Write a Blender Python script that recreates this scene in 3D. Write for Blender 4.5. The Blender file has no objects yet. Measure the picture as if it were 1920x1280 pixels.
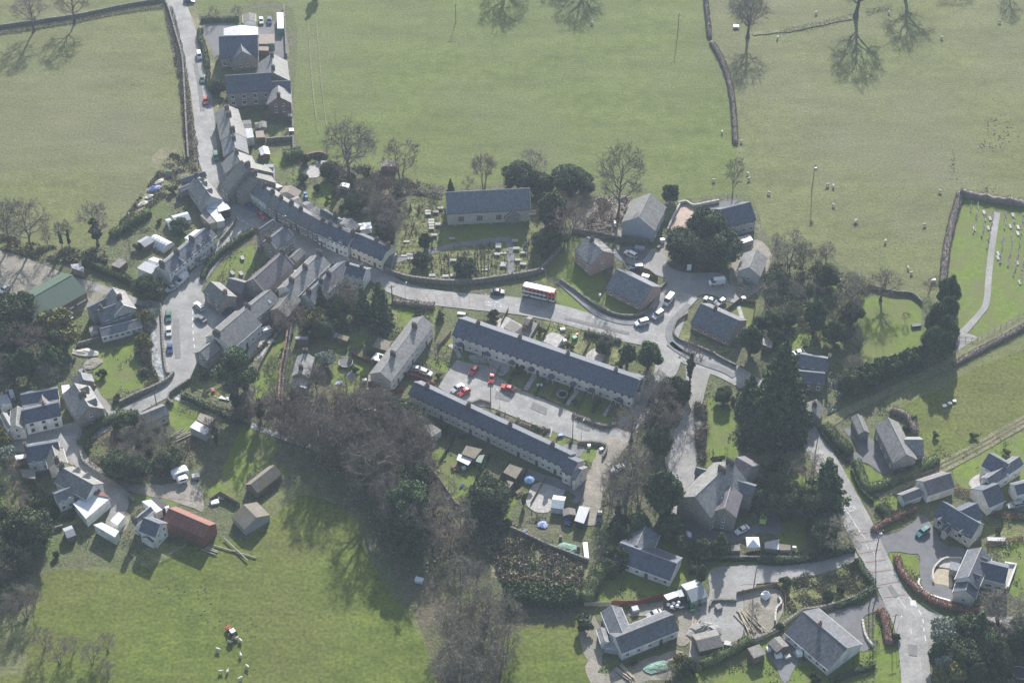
import bpy, math, random
import numpy as np
from mathutils import Vector, Matrix, noise as mnoise
from mathutils.geometry import tessellate_polygon
random.seed(7); RNG = np.random.default_rng(7)
S = bpy.context.scene; COL = S.collection
# ------------------------------------------------------------------ camera
F_PX = 3400.0; TH = math.radians(43.0); CAM_H = 377.0
CAM = Vector((0, -CAM_H / math.tan(TH), CAM_H))
cd = bpy.data.cameras.new('camera'); cam = bpy.data.objects.new('camera', cd); COL.objects.link(cam)
cam.location = CAM; cam.rotation_euler = (math.pi / 2 - TH, 0, 0)
cd.sensor_width = 36; cd.lens = F_PX / 1920 * 36; cd.clip_end = 20000; cd.clip_start = 1
S.camera = cam
# ------------------------------------------------------------------ sky, sun, exposure
HAZE = 0.00012
SUN_EL = math.radians(29); SUN_AZ = math.radians(8.2)      # sun beyond the scene, 8 deg to the +x side of +y
W = bpy.data.worlds.new('World'); S.world = W; W.use_nodes = True
nt = W.node_tree; nt.nodes.clear()
sky = nt.nodes.new('ShaderNodeTexSky'); sky.sky_type = 'NISHITA'; sky.sun_disc = False
sky.sun_elevation = SUN_EL; sky.sun_rotation = SUN_AZ; sky.air_density = 1.3; sky.dust_density = 2.0
bg = nt.nodes.new('ShaderNodeBackground'); bg.inputs[1].default_value = 0.09
wo = nt.nodes.new('ShaderNodeOutputWorld')
nt.links.new(sky.outputs[0], bg.inputs[0]); nt.links.new(bg.outputs[0], wo.inputs[0])
sl = bpy.data.lights.new('sun', 'SUN'); sl.energy = 5.0; sl.angle = math.radians(0.6); sl.color = (1.0, 0.975, 0.94)
sun = bpy.data.objects.new('sun', sl); COL.objects.link(sun)
sdir = Vector((math.sin(SUN_AZ) * math.cos(SUN_EL), math.cos(SUN_AZ) * math.cos(SUN_EL), math.sin(SUN_EL)))
sun.rotation_euler = sdir.to_track_quat('Z', 'Y').to_euler(); sun.location = (0, 300, 300)
S.view_settings.view_transform = 'Standard'; S.view_settings.look = 'None'
S.view_settings.exposure = 0.88; S.view_settings.gamma = 1.0; S.view_settings.use_curve_mapping = False
S.render.engine = 'CYCLES'
cy = S.cycles; cy.max_bounces = 5; cy.diffuse_bounces = 2; cy.glossy_bounces = 2; cy.transmission_bounces = 3
cy.volume_bounces = 1; cy.transparent_max_bounces = 8; cy.use_denoising = True; cy.caustics_reflective = False; cy.caustics_refractive = False
# ------------------------------------------------------------------ picture point -> place on the ground (or at height z)
FR = {0: (0, 0, 1), 1: (0, 0, 2.998), 2: (300, 0, 4), 3: (300, 260, 4), 4: (560, 200, 3.555), 5: (0, 400, 3.555), 6: (340, 420, 3.555),
      7: (720, 300, 3.766), 8: (1020, 240, 3.048), 9: (1400, 340, 3.048), 10: (660, 540, 3.555), 11: (980, 560, 3.2),
      12: (0, 660, 3.2), 13: (740, 760, 3.2), 14: (1080, 780, 2.56), 15: (1400, 640, 3.048), 16: (1420, 960, 3.84),
      17: (240, 740, 3.048), 18: (0, 960, 3.692), 19: (1260, 0, 2.909), 20: (520, 0, 2.595)}
def px(fr, p):
    ox, oy, s = FR[fr]; return (ox + p[0] / s, oy + p[1] / s)
def P(fr, p, z=0.0):
    x, y = px(fr, p)
    d = Vector(((x - 960) / F_PX, math.cos(TH) + (640 - y) / F_PX * math.sin(TH), -math.sin(TH) + (640 - y) / F_PX * math.cos(TH)))
    t = (z - CAM_H) / d.z
    return CAM + d * t
def Ps(fr, pts, z=0.0): return [P(fr, p, z) for p in pts]
# ------------------------------------------------------------------ materials
MATS = {}
def _n(nt, t, **k):
    n = nt.nodes.new(t)
    for a, b in k.items(): setattr(n, a, b)
    return n
def lin(c):
    if isinstance(c, (int, float)): c = (c, c, c)
    return (*c, 1)
def mat(name, c1, c2=None, rough=0.9, scale=1.0, detail=4, spec=0.3, metal=0.0, bump=0.0, bscale=None, coords='obj', stretch=(1, 1, 1),
        c3=None, s3=0.05, island=0.0, orand=0.0, wide=0.0, lo=0.35, hi=0.65, sheen=0, fine=0.0, fscale=3.0):
    """noise between c1 and c2; c3 a large-scale second tint; island / orand: brightness spread per piece / per object"""
    if name in MATS: return MATS[name]
    m = bpy.data.materials.new(name); m.use_nodes = True; nt = m.node_tree
    b = nt.nodes['Principled BSDF']; b.inputs['Roughness'].default_value = rough; b.inputs['Metallic'].default_value = metal
    b.inputs['Specular IOR Level'].default_value = spec
    L = nt.links.new
    if coords == 'obj':
        tc = _n(nt, 'ShaderNodeTexCoord').outputs['Object']
    else:
        tc = _n(nt, 'ShaderNodeNewGeometry').outputs['Position']
    mp = _n(nt, 'ShaderNodeMapping'); mp.inputs['Scale'].default_value = stretch; L(tc, mp.inputs[0]); vec = mp.outputs[0]
    col = None
    if c2 is not None:
        nz = _n(nt, 'ShaderNodeTexNoise'); nz.inputs['Scale'].default_value = scale; nz.inputs['Detail'].default_value = detail; nz.inputs['Roughness'].default_value = 0.62
        L(vec, nz.inputs['Vector'])
        cr = _n(nt, 'ShaderNodeValToRGB'); cr.color_ramp.elements[0].position = lo; cr.color_ramp.elements[1].position = hi
        cr.color_ramp.elements[0].color = lin(c1); cr.color_ramp.elements[1].color = lin(c2)
        L(nz.outputs[0], cr.inputs[0]); col = cr.outputs[0]
    else:
        rgb = _n(nt, 'ShaderNodeRGB'); rgb.outputs[0].default_value = lin(c1); col = rgb.outputs[0]
    if c3 is not None:
        n3 = _n(nt, 'ShaderNodeTexNoise'); n3.inputs['Scale'].default_value = s3; n3.inputs['Detail'].default_value = 5; n3.inputs['Roughness'].default_value = 0.6; L(vec, n3.inputs['Vector'])
        r3 = _n(nt, 'ShaderNodeMapRange'); r3.inputs[1].default_value = 0.42; r3.inputs[2].default_value = 0.66; L(n3.outputs[0], r3.inputs[0])
        mx = _n(nt, 'ShaderNodeMix', data_type='RGBA'); L(r3.outputs[0], mx.inputs[0]); L(col, mx.inputs[6]); mx.inputs[7].default_value = lin(c3); col = mx.outputs[2]
    val = None
    def addval(out, amt):
        nonlocal val
        r = _n(nt, 'ShaderNodeMapRange'); r.inputs[3].default_value = 1 - amt; r.inputs[4].default_value = 1 + amt; L(out, r.inputs[0])
        if val is None: val = r.outputs[0]
        else:
            mm = _n(nt, 'ShaderNodeMath', operation='MULTIPLY'); L(val, mm.inputs[0]); L(r.outputs[0], mm.inputs[1]); val = mm.outputs[0]
    if island: addval(_n(nt, 'ShaderNodeNewGeometry').outputs['Random Per Island'], island)
    if orand: addval(_n(nt, 'ShaderNodeObjectInfo').outputs['Random'], orand)
    if fine:
        nf = _n(nt, 'ShaderNodeTexNoise'); nf.inputs['Scale'].default_value = fscale; nf.inputs['Detail'].default_value = 3; L(vec, nf.inputs['Vector'])
        rf = _n(nt, 'ShaderNodeMapRange'); rf.inputs[1].default_value = 0.3; rf.inputs[2].default_value = 0.7; L(nf.outputs[0], rf.inputs[0]); addval(rf.outputs[0], fine)
    if wide:      # broad mown / grazed bands and damp patches
        mw = _n(nt, 'ShaderNodeMapping'); mw.inputs['Scale'].default_value = (.03, .10, 1); mw.inputs['Rotation'].default_value = (0, 0, .35); L(tc, mw.inputs[0])
        nw = _n(nt, 'ShaderNodeTexNoise'); nw.inputs['Scale'].default_value = 1.0; nw.inputs['Detail'].default_value = 6; nw.inputs['Roughness'].default_value = .7; L(mw.outputs[0], nw.inputs['Vector'])
        rw = _n(nt, 'ShaderNodeMapRange'); rw.inputs[1].default_value = 0.32; rw.inputs[2].default_value = 0.68; L(nw.outputs[0], rw.inputs[0]); addval(rw.outputs[0], wide)
    if val is not None:
        vm = _n(nt, 'ShaderNodeVectorMath', operation='SCALE'); L(col, vm.inputs[0]); L(val, vm.inputs['Scale']); col = vm.outputs[0]
    L(col, b.inputs['Base Color'])
    if bump:
        nb = _n(nt, 'ShaderNodeTexNoise'); nb.inputs['Scale'].default_value = bscale or scale * 3; nb.inputs['Detail'].default_value = 4; L(vec, nb.inputs['Vector'])
        bp = _n(nt, 'ShaderNodeBump'); bp.inputs['Strength'].default_value = 0.6; bp.inputs['Distance'].default_value = bump
        L(nb.outputs[0], bp.inputs['Height']); L(bp.outputs[0], b.inputs['Normal'])
    MATS[name] = m; return m
M = mat
# grounds
M('pasture', (.105, .12, .044), (.146, .156, .062), scale=.25, coords='w', c3=(.138, .138, .076), s3=.016, fine=.28, fscale=1.3, wide=.16, bump=.25, bscale=.9, detail=8, spec=.15)
M('pasture_green', (.09, .116, .03), (.128, .152, .045), scale=.22, coords='w', c3=(.122, .136, .058), s3=.015, fine=.26, fscale=1.3, wide=.16, bump=.22, bscale=.8, detail=8, spec=.15)
M('pasture_low', (.074, .102, .018), (.116, .142, .028), scale=.22, coords='w', c3=(.112, .12, .036), s3=.02, fine=.32, fscale=1.1, wide=.18, bump=.35, bscale=.5, detail=8, spec=.15)
M('lawn', (.098, .145, .026), (.15, .195, .038), scale=.5, coords='w', c3=(.135, .14, .06), s3=.12, fine=.2, fscale=2.5, bump=.12, bscale=2, detail=8, spec=.15)
M('tuft', (.10, .125, .04), (.24, .235, .11), scale=.55, coords='w', c3=(.10, .11, .05), s3=.12, fine=.35, fscale=2.0, bump=.5, bscale=1.6, detail=6, spec=.1)
M('village_ground', (.075, .085, .042), (.15, .14, .095), scale=.35, coords='w', c3=(.10, .125, .045), s3=.07, fine=.35, fscale=1.8, bump=.5, bscale=1.2, detail=8, spec=.1)
M('leaf_litter', (.085, .075, .048), (.15, .125, .085), scale=.5, coords='w', c3=(.085, .105, .04), s3=.06, fine=.35, fscale=1.6, bump=.5, bscale=1.0, detail=8, spec=.1)
M('dry_grass', (.16, .15, .085), (.25, .23, .15), scale=.6, coords='w', c3=(.12, .13, .06), s3=.1, fine=.3, fscale=2.0, bump=.4, bscale=1.2, detail=6, spec=.1)
M('asphalt', (.235, .228, .22), (.31, .302, .29), scale=.35, coords='w', c3=(.19, .185, .18), s3=.14, fine=.18, fscale=2.2, wide=.1, rough=.8, detail=6, spec=.35)
M('tarmac_dark', (.12, .12, .125), (.155, .155, .16), scale=.3, coords='w', fine=.1, fscale=3, rough=.85, spec=.3)
M('pavement', (.15, .15, .155), (.2, .2, .2), scale=.5, coords='w', fine=.1, rough=.9)
M('dirt', (.2, .178, .155), (.31, .275, .235), scale=.3, coords='w', c3=(.19, .18, .14), s3=.08, fine=.2, fscale=2, bump=.2, bscale=1.5)
M('gravel', (.23, .225, .22), (.34, .33, .32), scale=.4, coords='w', c3=(.22, .21, .19), s3=.1, fine=.25, fscale=4, bump=.15, bscale=3)
M('pink_yard', (.36, .27, .22), (.46, .36, .3), scale=.25, coords='w', fine=.12, fscale=2)
M('paving', (.3, .285, .27), (.43, .41, .385), scale=.9, coords='w', fine=.15, fscale=2)
M('paint_white', (.62, .62, .6), (.45, .45, .44), scale=2, coords='w')
M('paint_red', (.31, .22, .195), (.245, .215, .2), scale=.9, coords='w')
M('water', (.27, .29, .3), (.10, .11, .10), scale=.7, coords='w', rough=.3, spec=.5, bump=.3, bscale=1.2, lo=.42, hi=.6)
M('worn', (.125, .135, .062), (.165, .168, .08), scale=.4, coords='w', fine=.3, fscale=1.5)
M('tarmac_patch', (.15, .148, .145), (.19, .187, .18), scale=.6, coords='w', fine=.1)
M('soil', (.06, .05, .04), (.10, .085, .065), scale=3)
# walls
M('render_white', (.84, .84, .83), (.62, .62, .60), scale=.6, c3=(.5, .5, .47), s3=.25, detail=6)
M('render_cream', (.62, .58, .46), (.55, .51, .40), scale=.6)
M('render_grey', (.42, .42, .42), (.35, .35, .35), scale=.6)
M('render_blue', (.34, .37, .42), (.30, .33, .38), scale=.6)
M('pebbledash', (.74, .70, .67), (.64, .61, .58), scale=.8, c3=(.5, .48, .46), s3=.2)
M('stone', (.19, .18, .165), (.33, .31, .28), scale=1.6, c3=(.2, .19, .18), s3=.3, fine=.25, fscale=4, bump=.08, bscale=4)
M('stone_light', (.40, .37, .33), (.52, .49, .44), scale=1.5, fine=.2, fscale=4, bump=.06, bscale=4)
M('stone_wall', (.12, .115, .10), (.24, .225, .195), scale=1.2, coords='w', fine=.35, fscale=3, bump=.2, bscale=3)
M('brick', (.30, .18, .14), (.24, .14, .11), scale=2, fine=.15, fscale=5)
M('brick_pink', (.42, .30, .26), (.34, .24, .21), scale=1.5, fine=.12, fscale=5)
M('brick_old', (.16, .11, .10), (.25, .17, .15), scale=3, fine=.2, fscale=5)
M('timber', (.20, .14, .09), (.13, .095, .065), scale=1.5, stretch=(1, 1, .2))
M('timber_grey', (.22, .20, .18), (.30, .28, .25), scale=1.5)
M('timber_red', (.23, .055, .045), (.17, .045, .04), scale=1.2)
M('timber_pale', (.42, .36, .27), (.33, .28, .21), scale=1.2)
M('stack', (.085, .075, .07), (.14, .125, .115), scale=2, fine=.2)
# roofs
for nm, a, b, o in (('slate', (.092, .098, .115), (.148, .152, .166), .18), ('slate_dark', (.062, .073, .10), (.09, .102, .135), .06),
                    ('slate_green', (.125, .125, .115), (.17, .168, .15), .05), ('slate_purple', (.115, .10, .108), (.16, .145, .15), .05),
                    ('slate_grey', (.155, .152, .148), (.215, .21, .205), .12)):
    M(nm, a, b, rough=.55, spec=.5, scale=.9, stretch=(1, .35, 1), detail=8, orand=o, fine=.26, fscale=1.8, c3=tuple(v * 1.4 for v in a), s3=.3, bump=.03, bscale=5)
M('tile_ridge', (.3, .3, .3), (.4, .39, .38), scale=2)
M('tin_white', (.62, .64, .68), (.48, .5, .54), rough=.45, scale=.8, spec=.6)
M('tin_grey', (.32, .34, .36), (.24, .25, .27), rough=.5, scale=.8, spec=.5, stretch=(3, .3, 1))
M('tin_green', (.048, .088, .058), (.068, .115, .078), rough=.55, scale=.5, spec=.5, stretch=(4, .3, 1), fine=.1)
M('tin_rust', (.15, .05, .038), (.24, .105, .085), rough=.65, scale=.7, spec=.4, stretch=(2.5, .35, 1), c3=(.21, .085, .065), s3=.5, fine=.3)
M('felt', (.16, .15, .14), (.24, .225, .21), scale=1.2, fine=.2)
M('felt_brown', (.24, .2, .17), (.3, .26, .22), scale=1.2, fine=.15)
M('asbestos', (.14, .13, .115), (.22, .205, .185), scale=1.0, stretch=(2.5, .4, 1), fine=.2, c3=(.2, .165, .08), s3=.4)
# bits
M('glass', (.02, .024, .03), rough=.12, spec=.8); M('glass_light', (.42, .46, .48), (.6, .64, .66), rough=.3, scale=1.5, spec=.6)
M('frame_white', (.75, .75, .74)); M('frame_dark', (.08, .07, .06)); M('door_paint', (.16, .05, .05), (.10, .12, .16), scale=.3)
M('pot', (.17, .11, .09), (.12, .085, .07), scale=3); M('lead', (.12, .125, .13))
M('metal_grey', (.3, .31, .32), rough=.5, spec=.6); M('metal_dark', (.05, .05, .055), rough=.6); M('galv', (.5, .52, .54), rough=.4, metal=.4)
M('pole_wood', (.11, .09, .075), (.16, .13, .11), scale=2)
M('tyre', (.02, .02, .02)); M('rim', (.4, .41, .42), rough=.4, metal=.5); M('lamp_glass', (.75, .76, .78), rough=.15, spec=.8); M('tail', (.35, .02, .02), rough=.3)
M('plastic_white', (.78, .78, .78), rough=.4); M('plastic_blue', (.08, .15, .3), rough=.5); M('plastic_green', (.08, .28, .16), rough=.5)
M('tarp_green', (.12, .23, .17), (.26, .36, .30), scale=1.2, bump=.2, bscale=2); M('tarp_blue', (.13, .18, .42), (.42, .46, .6), scale=1.5)
M('wool', (.55, .52, .46), (.44, .41, .36), scale=6); M('sheep_face', (.2, .18, .16))
M('grave', (.09, .088, .085), (.19, .18, .17), scale=2, orand=.35); M('grave_light', (.30, .29, .27), (.44, .42, .39), scale=2, orand=.15)
# plants
M('bark', (.065, .058, .05), (.12, .108, .09), scale=1.5, fine=.2)
M('twig', (.13, .112, .096), (.185, .162, .14), scale=.2, island=.35, orand=.14)
M('twig_red', (.165, .128, .104), (.225, .178, .146), scale=.2, island=.35, orand=.12)
M('twig_grey', (.165, .15, .12), (.22, .205, .162), scale=.2, island=.35, orand=.12)
M('needle', (.05, .08, .04), (.11, .15, .066), scale=.35, island=.65, orand=.2, spec=.25)
M('yew', (.045, .066, .034), (.1, .124, .056), scale=.4, island=.7, orand=.2, spec=.25)
M('leyland', (.045, .072, .032), (.085, .12, .05), scale=.4, island=.6, orand=.15, spec=.25)
M('bush', (.05, .072, .03), (.10, .12, .05), scale=.4, island=.5, orand=.25, spec=.25)
M('bush_gold', (.12, .12, .035), (.17, .155, .06), scale=.4, island=.4, orand=.15)
M('bush_pale', (.16, .19, .14), (.3, .33, .27), scale=.6, island=.4)
M('ivy', (.028, .05, .02), (.06, .085, .032), scale=.5, island=.5, spec=.4)
M('hedge_red', (.15, .085, .065), (.22, .13, .10), scale=.5, island=.4)
M('hedge_brown', (.16, .135, .118), (.215, .185, .16), scale=.5, island=.22)
M('scrub', (.12, .118, .06), (.24, .215, .135), scale=.3, island=.5)
M('bramble', (.15, .125, .09), (.26, .22, .165), scale=.3, island=.5)
# ------------------------------------------------------------------ mesh helpers
class MB:
    def __init__(s): s.v = []; s.f = []; s.m = []
    def add(s, vs, fs, m=0):
        k = len(s.v); s.v += [tuple(v) for v in vs]; s.f += [tuple(k + i for i in f) for f in fs]; s.m += [m] * len(fs); return s
    def box(s, c, d, rz=0.0, m=0, top=1.0, topy=None):
        cx, cy_, cz = c; a, b, h = d[0] / 2, d[1] / 2, d[2]; co, si = math.cos(rz), math.sin(rz); topy = top if topy is None else topy
        vs = []
        for z, kx, ky in ((0, 1, 1), (h, top, topy)):
            for x, y in ((-a, -b), (a, -b), (a, b), (-a, b)):
                x *= kx; y *= ky; vs.append((cx + x * co - y * si, cy_ + x * si + y * co, cz + z))
        return s.add(vs, [(3, 2, 1, 0), (4, 5, 6, 7), (0, 1, 5, 4), (1, 2, 6, 5), (2, 3, 7, 6), (3, 0, 4, 7)], m)
    def prism(s, poly, z0, z1, m=0):
        n = len(poly); vs = [(p[0], p[1], z0) for p in poly] + [(p[0], p[1], z1) for p in poly]
        area = sum(poly[i][0] * poly[(i + 1) % n][1] - poly[(i + 1) % n][0] * poly[i][1] for i in range(n))
        fs = [tuple(range(n - 1, -1, -1)), tuple(range(n, 2 * n))] + [(i, (i + 1) % n, n + (i + 1) % n, n + i) for i in range(n)]
        if area < 0: fs = [f[::-1] for f in fs]
        return s.add(vs, fs, m)
    def tube(s, pts, rads, n=6, m=0, cap=True):
        k0 = len(s.v); pts = [Vector(p) for p in pts]
        for i, p in enumerate(pts):
            d = (pts[min(i + 1, len(pts) - 1)] - pts[max(i - 1, 0)]).normalized()
            u = d.orthogonal().normalized() if abs(d.z) < .99 else Vector((1, 0, 0)); w = d.cross(u).normalized(); u = w.cross(d)
            r = rads[i] if isinstance(rads, (list, tuple)) else rads
            for j in range(n):
                a = 2 * math.pi * j / n; q = p + u * (math.cos(a) * r) + w * (math.sin(a) * r); s.v.append(tuple(q))
        for i in range(len(pts) - 1):
            for j in range(n):
                a = k0 + i * n + j; b = k0 + i * n + (j + 1) % n; s.f.append((a, b, b + n, a + n)); s.m.append(m)
        if cap:
            s.f.append(tuple(k0 + j for j in range(n))[::-1]); s.m.append(m)
            k1 = k0 + (len(pts) - 1) * n; s.f.append(tuple(k1 + j for j in range(n))); s.m.append(m)
        return s
    def ball(s, c, r, m=0, nu=8, nv=6, top=1.0):
        if isinstance(r, (int, float)): r = (r, r, r)
        k = len(s.v); 
        for i in range(nv + 1):
            t = math.pi * i / nv
            for j in range(nu):
                a = 2 * math.pi * j / nu
                s.v.append((c[0] + r[0] * math.sin(t) * math.cos(a), c[1] + r[1] * math.sin(t) * math.sin(a), c[2] + r[2] * math.cos(t)))
        for i in range(nv):
            for j in range(nu):
                s.f.append((k + i * nu + j, k + (i + 1) * nu + j, k + (i + 1) * nu + (j + 1) % nu, k + i * nu + (j + 1) % nu)); s.m.append(m)
        return s
    def mesh(s, name, mats):
        me = bpy.data.meshes.new(name); me.from_pydata(s.v, [], s.f)
        for mt in (mats if isinstance(mats, (list, tuple)) else [mats]): me.materials.append(MATS[mt] if isinstance(mt, str) else mt)
        if isinstance(mats, (list, tuple)) and len(mats) > 1: me.polygons.foreach_set('material_index', s.m)
        me.update(); return me
def obj(name, me, parent=None, loc=(0, 0, 0), rz=0.0, **props):
    o = bpy.data.objects.new(name, me); COL.objects.link(o); o.location = loc; o.rotation_euler = (0, 0, rz)
    if parent is not None: o.parent = parent
    for k, v in props.items():
        if v is not None: o[k] = v
    return o
def thing(name, label, cat, loc=(0, 0, 0), rz=0.0, group=None): return obj(name, None, None, loc, rz, label=label, category=cat, group=group)
def dup(root, loc, rz, label=None, group=None, scale=None):
    r = root.copy(); COL.objects.link(r); r.location = loc; r.rotation_euler = (0, 0, rz)
    if label: r['label'] = label
    if group: r['group'] = group
    if scale is not None: r.scale = (scale,) * 3 if isinstance(scale, (int, float)) else scale
    for ch in root.children:
        c = ch.copy(); COL.objects.link(c); c.parent = r
        for g in ch.children:
            d = g.copy(); COL.objects.link(d); d.parent = c
    return r
def npmesh(name, V, Fq, mats, tri=False):
    me = bpy.data.meshes.new(name); V = np.asarray(V, dtype=np.float32); Fq = np.asarray(Fq, dtype=np.int32); n = Fq.shape[1]
    me.vertices.add(len(V)); me.vertices.foreach_set('co', V.ravel())
    me.loops.add(Fq.size); me.loops.foreach_set('vertex_index', Fq.ravel())
    me.polygons.add(len(Fq)); me.polygons.foreach_set('loop_start', np.arange(0, Fq.size, n, dtype=np.int32))
    try: me.polygons.foreach_set('loop_total', np.full(len(Fq), n, dtype=np.int32))
    except Exception: pass
    me.materials.append(MATS[mats]); me.update(calc_edges=True); me.validate(); return me
# ------------------------------------------------------------------ ground sheets
_Z = [0.0]
def nz():
    _Z[0] += 0.0012; return _Z[0]
def smooth(pts, k=4, closed=True):
    n = len(pts); out = []
    for i in range(n if closed else n - 1):
        p0 = pts[(i - 1) % n] if closed or i > 0 else pts[0]; p1 = pts[i]; p2 = pts[(i + 1) % n]; p3 = pts[(i + 2) % n] if closed or i + 2 < n else pts[-1]
        for j in range(k):
            t = j / k; t2 = t * t; t3 = t2 * t
            out.append(tuple(.5 * ((2 * p1[a]) + (-p0[a] + p2[a]) * t + (2 * p0[a] - 5 * p1[a] + 4 * p2[a] - p3[a]) * t2 + (-p0[a] + 3 * p1[a] - 3 * p2[a] + p3[a]) * t3) for a in range(len(p1))))
    if not closed: out.append(tuple(pts[-1]))
    return out
def wobble(pts, amp, step=1.5):
    out = []; n = len(pts)
    for i in range(n):
        a = Vector(pts[i][:2]); b = Vector(pts[(i + 1) % n][:2]); d = (b - a).length; k = max(1, int(d / step)); nr = Vector((-(b - a).y, (b - a).x)).normalized() if d > 0 else Vector((0, 0))
        for j in range(k):
            p = a.lerp(b, j / k); q = p + nr * amp * (mnoise.noise(Vector((p.x * .35, p.y * .35, 3))) * 1.6 + mnoise.noise(Vector((p.x * 1.1, p.y * 1.1, 9))) * .7); out.append((q.x, q.y))
    return out
HARD = []; FOOT = []; HM = ('asphalt', 'tarmac_dark', 'pavement', 'dirt', 'gravel', 'pink_yard', 'paving', 'water', 'timber_pale')
def sheet(name, pts2, m, kind='structure', rough=0.0, **pr):
    if rough: pts2 = wobble(pts2, rough)
    if m in HM: HARD.append([tuple(p) for p in pts2])
    z = nz(); vs = [Vector((p[0], p[1], 0)) for p in pts2]; tris = tessellate_polygon([vs])
    me = bpy.data.meshes.new(name); me.from_pydata([(v.x, v.y, z) for v in vs], [], [tuple(t) for t in tris])
    me.materials.append(MATS[m]); me.update()
    if me.polygons and sum(p.normal.z for p in me.polygons) < 0: me.flip_normals()
    return obj(name, me, kind=kind, **pr)
def patch(name, fr, pts, m, sm=True, rough=.35):
    w = [tuple(P(fr, p)[:2]) for p in pts]
    if sm: w = smooth(w, 4)
    return sheet(name, w, m, rough=rough)
def ribbon_pts(path):      # path: (x, y, width) in metres
    L_, R_ = [], []
    for i, p in enumerate(path):
        a = Vector(path[max(0, i - 1)][:2]); b = Vector(path[min(len(path) - 1, i + 1)][:2]); d = (b - a).normalized(); nr = Vector((-d.y, d.x)); c = Vector(p[:2])
        L_.append(tuple(c + nr * p[2] / 2)); R_.append(tuple(c - nr * p[2] / 2))
    return L_, R_
def road(name, fr, pts, m, rough=0.0, kind='structure'):   # pts: (px, py, width_m)
    path = smooth([(*P(fr, p)[:2], p[2]) for p in pts], 5, False)
    L_, R_ = ribbon_pts(path); z = nz(); vs = []; fs = []
    if m in HM: HARD.append([tuple(p) for p in L_] + [tuple(p) for p in R_[::-1]])
    for i, (a, b) in enumerate(zip(L_, R_)):
        ja = rough * mnoise.noise(Vector((a[0] * .5, a[1] * .5, 1))); vs += [(a[0] + ja, a[1] + ja, z), (b[0] - ja, b[1] + ja, z)]
        if i: fs.append((2 * i - 2, 2 * i - 1, 2 * i + 1, 2 * i))
    mb = MB().add(vs, fs); return obj(name, mb.mesh(name, m), kind=kind)
# ------------------------------------------------------------------ buildings
TPL = {}
def window_tpl(w, h, fr='frame_white', gl='glass'):
    k = ('w', round(w, 2), round(h, 2), fr, gl)
    if k not in TPL:
        mb = MB(); t = .09
        mb.box((-w / 2 + t / 2, 0, 0), (t, .1, h)); mb.box((w / 2 - t / 2, 0, 0), (t, .1, h)); mb.box((0, 0, 0), (w - 2 * t, .1, t)); mb.box((0, 0, h - t), (w - 2 * t, .1, t))
        mb.box((0, 0, t), (.06, .09, h - 2 * t)); mb.box((0, -.04, -.1), (w + .16, .2, .1))
        g = MB().box((0, .015, t), (w - 2 * t, .05, h - 2 * t))
        TPL[k] = (mb.mesh('window', fr), g.mesh('pane', gl))
    return TPL[k]
def put_window(root, x, y, z, ang, w=1.0, h=1.15, fr='frame_white', gl='glass'):
    a, g = window_tpl(w, h, fr, gl); o = obj('window', a, root, (x, y, z), ang); obj('pane', g, o)
def door_tpl(m='door_paint'):
    k = ('d', m)
    if k not in TPL:
        TPL[k] = (MB().box((0, 0, 0), (.92, .1, 2.05)).mesh('door', m), MB().box((.32, -.07, 1.0), (.08, .06, .12)).mesh('handle', 'galv'))
    return TPL[k]
def put_door(root, x, y, z, ang, m='door_paint'):
    a, g = door_tpl(m); o = obj('door', a, root, (x, y, z), ang); obj('handle', g, o)
class Blk:  # a gabled block: centre, angle, length, half width, eave and ridge heights
    def __init__(s, c, ang, L, w, he, hr): s.c, s.ang, s.L, s.w, s.he, s.hr = c, ang, L, w, he, hr
    def loc(s, x, y):
        co, si = math.cos(s.ang), math.sin(s.ang); return (s.c[0] + x * co - y * si, s.c[1] + x * si + y * co)
def solve(fr, A, B, C, he, pitch):
    tp = math.tan(math.radians(pitch)); c = P(fr, C, he).xy; lo, hi = 1.0, 14.0
    def geo(w):
        a = P(fr, A, he + w * tp).xy; b = P(fr, B, he + w * tp).xy; d = (b - a).normalized(); nr = Vector((-d.y, d.x)); return a, b, (c - a).dot(nr)
    for _ in range(24):          # the half width that puts the near eave under its picture point
        w = (lo + hi) / 2; f = abs(geo(w)[2]) - w
        if f > 0: lo = w
        else: hi = w
    a, b, s_ = geo(w); flip = s_ > 0; hr = he + w * tp
    if flip: a, b = b, a
    return Blk((a + b) / 2, math.atan2((b - a).y, (b - a).x), (b - a).length, w, he, hr), flip
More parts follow.
